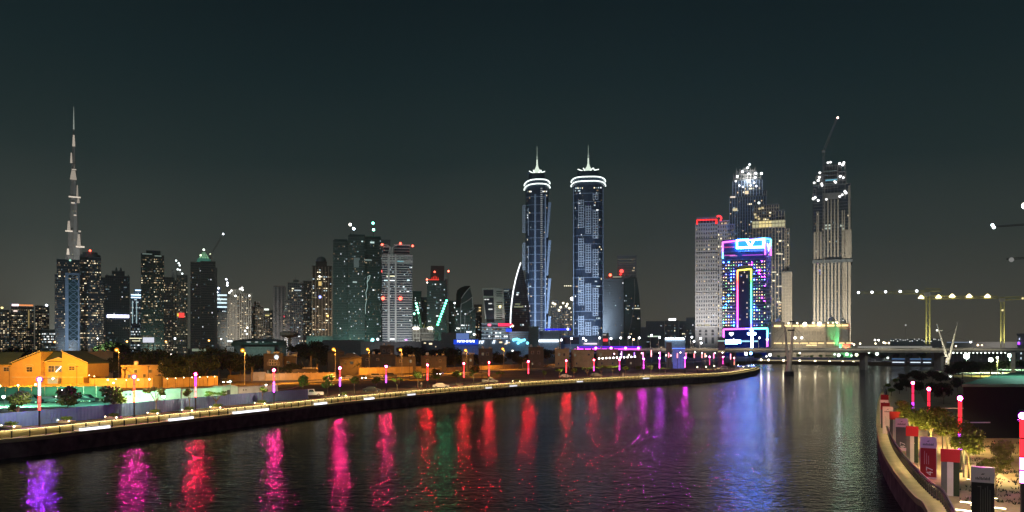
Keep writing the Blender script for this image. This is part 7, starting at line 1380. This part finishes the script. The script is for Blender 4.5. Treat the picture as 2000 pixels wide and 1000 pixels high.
# string of bulbs and pink light sticks on the upper walk
B = Bld("bulb_string", "string of round white bulbs above the upper walk", 1215, 400, "string lights")
for i in range(11): B.beacon(1170 + i * 7, 700.2 - i * .35, (1, .93, .88), 9, .42, 0, "bulb")
b = MB(); b.path([(B.x(1168), .3, B.z(701)), (B.x(1244), .3, B.z(697))], .06, 4); b.build("cable", M['darksteel'], B.root)
for px in (1168, 1206, 1244): B.mast(px, 712, 697, .1, .3, 'darksteel', "pole")
B.done()
SGp = "pink light sticks on the upper walk"
for i, (px, y0, y1, c) in enumerate(((1256, 688, 699, (1, .25, .5)), (1272, 684, 697, (1, .35, .4)), (1289, 687, 697, (.9, .2, .8)), (1306, 689, 698, (1, .2, .3)), (1323, 690, 699, (1, .25, .25)), (1340, 689, 699, (1, .15, .35)), (1356, 690, 699, (1, .2, .25)), (1371, 691, 699, (1, .25, .25)), (1377, 690, 698, (1, .4, .3)), (1394, 690, 700, (1, .2, .4)), (1427, 691, 702, (1, .3, .4)), (1214, 686, 697, (.8, .3, .9)), (1239, 688, 698, (.35, .15, 1)))):
    B = Bld("light_stick", "%s pink or violet light stick from the left on the upper walk" % ordn([1214, 1239, 1256, 1272, 1289, 1306, 1323, 1340, 1356, 1371, 1377, 1394, 1427].index(px)), px, 405, "light post", SGp); b = MB(); b.tube((0, 0, B.z(y1)), (0, 0, B.z(y0)), .24, n=6); b.build("light_tube", glow(c, 3.5, False), B.root); b = MB(); b.tube((0, 0, 0), (0, 0, max(.3, B.z(y1))), .12, n=5); b.build("post", M['darksteel'], B.root); B.done()
rr = random.Random(9)
for i in range(16):
    px = 1200 + i * 14 + rr.uniform(-4, 4); py = 690 + rr.uniform(-2, 6)
    B = Bld("walk_lamp", "tiny lamp on the upper walk, %s from the left" % ordn(i), px, 410 + rr.uniform(0, 20), "lamp", "tiny lamps on the upper walk"); b = MB(); b.ball((0, 0, max(.8, B.z(py))), .35, 6); b.build("bulb", glow(rr.choice([(1, .5, .6), (1, .85, .8), (.6, .3, 1), (1, .8, .5)]), 8), B.root); b = MB(); b.tube((0, 0, 0), (0, 0, max(.5, B.z(py) - .3)), .06, n=4); b.build("stem", M['darksteel'], B.root)
for px, py, c, s_ in ((1457, 691, (.85, .85, 1), 40), (1466.5, 690, (.1, .3, 1), 30)):
    B = Bld("tip_lamp", "white globe lamp behind the quay tip" if px == 1457 else "deep blue globe lamp behind the quay tip", px, 445, "street lamp", "globe lamps behind the quay tip"); B.beacon(px, py, c, s_, .75, 0, "lamp"); b = MB(); b.tube((0, 0, 0), (0, 0, B.z(py + 3)), .09, n=5); b.build("pole", M['steel'], B.root)
for i, (px, by) in enumerate(((1362, 733), (1379, 732), (1395, 730), (1452, 722), (1462, 720), (1472, 719), (1442, 719))):
    p = G(px, by); t = thing("bollard_lamp", "%s short bollard lamp from the left near the quay tip" % ordn(sorted((1362, 1379, 1395, 1452, 1462, 1472, 1442)).index(px)), "bollard", p, 0, "bollard lamps near the quay tip"); h = 3.2 if px < 1440 else 1.4; b = MB(); b.tube((0, 0, 0), (0, 0, h), .1, n=6); b.build("post", M['darksteel'], t); b = MB(); b.ball((0, 0, h + .15), .2, 6); b.build("bulb", glow((1, .9, .6), 12, True), t)

# ================================================================== FAR SHORE UNDER THE BRIDGE, BOATS
B = Bld("far_promenade_light", "thin warm light line along the far quay under the bridge", 1590, 640, "light strip"); b = MB(); b.box(B.x(1478), B.x(1690), -4, -3.6, .25, 1.1); b.build("light_tube", glow((1, .80, .45), .45), B.root)
for px in (1485, 1500, 1530, 1562, 1592, 1620, 1645, 1665, 1686): B.beacon(px, 703 + (px - 1480) * .02, (1, .85, .55), 5, .9, -5, "quay_lamp")
B.done()
FL = "white floodlights under the bridge on the far bank"
for i, (px, py, c, st) in enumerate(((1504, 693, (.95, .97, 1), 6), (1497, 696, (1, .95, .85), 3), (1562, 689.5, (1, .95, .75), 4), (1630, 692, (.85, 1, .9), 3), (1638, 694, (.85, 1, .9), 6), (1654, 692, (.75, 1, .8), 5), (1673, 693, (.9, 1, .6), 5), (1685, 692, (.8, 1, .75), 5), (1663, 694.5, (.8, 1, .8), 3), (1713, 691, (.75, 1, .8), 6), (1734, 699, (.85, 1, .95), 4), (1697, 688, (.8, 1, .8), 8))):
    B = Bld("far_floodlight", "%s floodlight from the left under the bridge on the far bank" % ordn(sorted((1504, 1497, 1562, 1630, 1638, 1654, 1673, 1685, 1663, 1713, 1734, 1697)).index(px)), px, 660, "floodlight", FL)
    B.beacon(px, py, c, st, 0.8 if st not in (5, 6) else 1.25, 0, "lamp"); b = MB(); b.tube((0, 0, 0), (0, 0, B.z(py + 2)), .12, n=5); b.build("pole", M['steel'], B.root)
    if st in (5, 6): lamp('SPOT', (0, 1, B.z(py)), 9000, c, B.root, .5, (0, 12, 0), R(140), 'light_source', .6)
for i, (px, by, ty, k) in enumerate(((1520, 704, 693, 'lolly'), (1536, 704, 694, 'lolly'), (1560, 704, 691, 'lolly'), (1575, 704, 694, 'fan'), (1585, 704, 693, 'lolly'), (1603, 704, 692, 'lolly'), (1618, 704, 693, 'fan'), (1640, 704, 691, 'big'), (1700, 703, 690, 'big'), (1725, 703, 691, 'big'), (1750, 702, 690, 'big'), (1775, 702, 690, 'big'), (1800, 703, 688, 'big'))):
    tree_px(k, px, by, ty, "%s small tree from the left on the far bank beneath the bridge" % ordn(i), "small trees on the far bank beneath the bridge", 1.3)
def yacht(label, px, by, L_, rz, flip=1):
    p = G(px, by, 0); t = thing("yacht", label, "boat", p, rz, "yachts moored on the far side"); W_ = L_ * .24
    sec = [(-.5, .8, .9), (-.2, 1, 1.0), (.15, .95, 1.08), (.35, .62, 1.2), (.5, .04, 1.4)]; b = MB(); i0 = []
    for f, w, h in sec: i0.append([(f * L_, s_ * W_ / 2 * w * q, z) for s_, q, z in ((-1, 1, h * 1.3), (-1, .7, -.2), (1, .7, -.2), (1, 1, h * 1.3))])
    for a in range(len(sec) - 1):
        for k_ in range(4): j = (k_ + 1) % 4; b.face([i0[a][k_], i0[a + 1][k_], i0[a + 1][j], i0[a][j]])
    b.face(i0[0]); b.build("hull", M['carw'], t)
    b = MB(); b.prism([(-.35 * L_, -W_ * .36), (.18 * L_, -W_ * .34), (.18 * L_, W_ * .34), (-.35 * L_, W_ * .36)], 1.35, 2.7, top=[(-.33 * L_, -W_ * .32), (.06 * L_, -W_ * .28), (.06 * L_, W_ * .28), (-.33 * L_, W_ * .32)]); b.build("cabin", M['carw'], t)
    b = MB(); b.prism([(-.3 * L_, -W_ * .362), (.15 * L_, -W_ * .345), (.15 * L_, W_ * .345), (-.3 * L_, W_ * .362)], 1.75, 2.25); b.build("window_band", M['carglass'], t)
    b = MB(); b.box(-.3 * L_, .0, -W_ * .26, W_ * .26, 2.702, 2.85); b.box(-.1 * L_, -.06 * L_, -.3, .3, 2.85, 4.2); b.build("flybridge", M['carw'], t)
yacht("white yacht moored at the left end of the far moorings", 1706, 712.5, 17, R(172)); yacht("larger white yacht moored right of the first one", 1742, 711.5, 20, R(168)); yacht("smallest dark-windowed yacht near the blue-lit pontoon", 1726, 709, 12, R(185))
B = Bld("boat_shed", "long low blue-lit floating boathouse with white-lit openings", 1798, 560, "boathouse"); 
for i, (x0, x1) in enumerate(((1740, 1768), (1776, 1800), (1801, 1820))): b = MB(); b.box(B.x(x0), B.x(x1), 0, 10, -1, B.z(700)); b.build("bay", M['glassb'], B.root); B.light_box(x0 + 2, x1 - 2, 707, 708.6, (.75, .9, 1), 1.3, "lit_opening"); B.light_box(x0 + 1, x1 - 1, 700.5, 702, (.15, .35, .7), .5, "light_band")
B.done()
# far right bank beyond the canal
b = low("long pale-roofed terminal glimpsed far behind the bridge on the right", 1845, 2060, 668, 0, 'concrete', d=1700, group=MG, dep=60, name="terminal"); b.light_box(1846, 1900, 667.5, 669, (.6, .75, 1), .4, "roof_light"); b.flood(500000, (1, .9, .85), 0, 90, .5, 14); b.done()
B = low("low dark row of far buildings with tiny lights, right of the ornate hotel", 1738, 1842, 662, 0, 'dark', d=1650, group=MG, dep=40, name="far_block_row")
rr = random.Random(3)
for i in range(22): B.beacon(1740 + i * 4.6 + rr.uniform(-1, 1), 663 + rr.uniform(-1, 4), (.95, .97, .9), 2, .8, -1, "tiny_light")
B.done()
for i, (px, py, c, s_) in enumerate(((1709, 664, (1, .98, .9), 12), (1716, 664.5, (1, .98, .9), 12), (1710, 671, (1, .8, .5), 7), (1726, 669, (1, .85, .5), 12), (1729, 670, (1, .85, .5), 9), (1736, 670, (1, .8, .5), 9), (1680, 671, (1, .9, .6), 7), (1668, 673, (1, .8, .5), 9), (1664, 671, (1, .6, .5), 6), (1896, 668, (1, .95, .95), 16), (1867, 676, (1, .8, .5), 6), (1910, 674, (1, .75, .4), 12), (1918, 674, (1, .7, .4), 5), (1769, 635, (.8, .85, .8), .6), (1750, 268, (.9, .9, .9), .25))):
    if py < 600: continue
    B = Bld("distant_lamp", "%s lamp from the left on the horizon right of the ornate hotel" % ordn(sorted((1709, 1716, 1710, 1726, 1729, 1736, 1680, 1668, 1664, 1896, 1867, 1910, 1918, 1769)).index(px)), px, 1000, "lamp", "distant lamps on the right horizon"); B.beacon(px, py, c, s_, 1.0, 0, "lamp"); b = MB(); b.tube((0, 0, 0), (0, 0, B.z(py)), .2, n=4); b.build("pole", M['steel'], B.root)
B = Bld("office_block", "dark block with violet window lights at the right edge above the shed", 2010, 640, "building", None); B.block(1987, 2060, 655, dep=20, glass='dark', trim='dark', fh=4, slab=.6, nb=10, lit=.05, pal=[3]); B.light_box(1987.5, 1992, 668, 673, (.35, .05, 1), 3.5, "violet_light", -1, .5); B.light_box(1990, 1992, 660, 664, (.7, .75, 1), 1.2, "lit_window"); B.done()
# green-lit ground, trees and lamps beyond the right bank
GR = "trees on the green-lit right bank"
for i, (px, by, ty, k, wd) in enumerate(((1765, 745, 728, 'big', 1.2), (1785, 742, 722, 'big', 1.3), (1800, 750, 724, 'big', 1.4), (1822, 745, 722, 'big', 1.3), (1838, 752, 724, 'big', 1.2), (1770, 765, 738, 'big', 1.0), (1795, 770, 742, 'big', 1.1), (1825, 775, 745, 'big', 1.2), (1862, 742, 706, 'big', .9), (1880, 740, 703, 'big', 1.0), (1897, 738, 702, 'big', 1.0), (1915, 736, 706, 'big', 1.0), (1935, 732, 704, 'big', 1.2), (1955, 730, 703, 'big', 1.2), (1975, 728, 702, 'big', 1.0), (1995, 726, 702, 'big', 1.0), (1870, 765, 735, 'big', .9), (1843, 790, 745, 'big', .8), (1735, 764, 748, 'lolly', 1.6), (1750, 756, 738, 'lolly', 1.6), (1741, 775, 757, 'lolly', 1.5), (1757, 770, 745, 'big', 1.0))):
    tree_px(k, px, by, ty, "%s tree from the left in the dark to green-lit clump behind the near quay" % ordn(sorted((1765, 1785, 1800, 1822, 1838, 1770, 1795, 1825, 1862, 1880, 1897, 1915, 1935, 1955, 1975, 1995, 1870, 1843, 1735, 1750, 1741, 1757)).index(px)), GR, wd)
GF = "white-green floodlights on the right bank"
for i, (px, py, by, c, e_, s_) in enumerate(((1888, 697, 728, (.6, 1, .85), 14000, 1.2), (1935, 704, 728, (.7, 1, .7), 12000, .9), (1972, 695, 722, (.45, 1, .8), 12000, .9), (1837, 688, 712, (.9, 1, .9), 2500, .5), (1948, 700, 735, (.9, 1, .3), 9000, .4))):
    p = G(px, by); h = (by - py) / F * p.y; t = thing("park_floodlight", "%s floodlight from the left above the green-lit trees" % ordn([1837, 1888, 1935, 1948, 1972].index(px)), "floodlight", p, 0, GF); b = MB(); b.tube((0, 0, 0), (0, 0, h), .1, n=5); b.build("pole", M['steel'], t); b = MB(); b.ball((0, 0, h + .3), s_, 7); b.build("lamp", glow(tuple(.4 + .6 * q for q in c), 30, False), t); lamp('SPOT', (0, -1, h), e_ * 3, c, t, .4, (0, -1.5, 0), R(150), "light_source", .6)
for i in range(14):
    B = Bld("row_lamp", "%s small lamp from the left in the row under the bridge at right" % ordn(i), 1862 + i * 7.8, 440, "lamp", "row of small lamps under the bridge at right"); B.beacon(1862 + i * 7.8, 689 + (i % 3) * .2, (.9, 1, .92), 6 if i % 4 else 12, .30, 0, "bulb"); b = MB(); b.tube((0, 0, 0), (0, 0, B.z(690)), .06, n=4); b.build("stem", M['steel'], B.root)
B = low("pale concrete posts and wall stubs at the right edge among the lit trees", 1974, 1983, 688, 0, 'pale', d=300, group=None, cat="post", name="concrete_post", dep=2, parapet=0); B.done()
# shed
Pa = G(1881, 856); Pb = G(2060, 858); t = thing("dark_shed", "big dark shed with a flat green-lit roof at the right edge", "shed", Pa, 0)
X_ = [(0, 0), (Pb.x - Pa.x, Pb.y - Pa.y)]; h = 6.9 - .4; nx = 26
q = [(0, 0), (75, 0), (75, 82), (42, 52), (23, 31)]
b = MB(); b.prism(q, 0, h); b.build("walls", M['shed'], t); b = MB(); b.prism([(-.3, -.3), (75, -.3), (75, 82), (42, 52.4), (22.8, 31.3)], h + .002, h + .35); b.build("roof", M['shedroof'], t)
for px, u, v in ((0, 14.5, 9), (1, 17.5, 12), (2, 20, 14), (3, 24, 22)):
    b = MB(); b.path([(u, v, h + .3), (u, v, h + 1.0), (u + .4, v - .2, h + 1.25), (u + .9, v - .4, h + 1.1)], .22, 6); b.build("roof_vent", M['white'], t)
for e_, u, v in ((6500, 24, 24), (6500, 38, 30)): lamp('SPOT', (u, v, h + 9), e_, (.45, 1, .78), t, .4, (u, v - 4, h), R(150), "roof_light", .7)

# litter of weeds on the sandy ground
rr = random.Random(8); b = MB()
for i in range(90):
    p = G(rr.uniform(1890, 2010), rr.uniform(865, 990)); 
    for _ in range(7):
        a = rr.uniform(0, 6.28); l = rr.uniform(.08, .26); x, y = p.x + rr.gauss(0, .25), p.y + rr.gauss(0, .25); b.face([(x - .05, y, ZG + .13), (x + .05, y, ZG + .13), (x + math.cos(a) * l * .5, y + math.sin(a) * l * .5, ZG + .13 + l)])
o = b.build("weeds", M['leafd'], None, "stuff"); o["label"] = "tufts of dry weeds on the sandy ground beside the near promenade"

# ================================================================== AIR
b = MB(); b.box(-3200, 6200, -310, 7100, -3, 900)
hm = bpy.data.materials.new("haze"); hm.use_nodes = True; n = hm.node_tree; n.nodes.clear(); o = n.nodes.new("ShaderNodeOutputMaterial"); v = n.nodes.new("ShaderNodeVolumePrincipled")
v.inputs["Density"].default_value = 0.00011; v.inputs["Color"].default_value = (.72, .86, .84, 1); v.inputs["Anisotropy"].default_value = 0.2
n.links.new(v.outputs[0], o.inputs["Volume"]); b.build("haze", hm, kind="stuff")
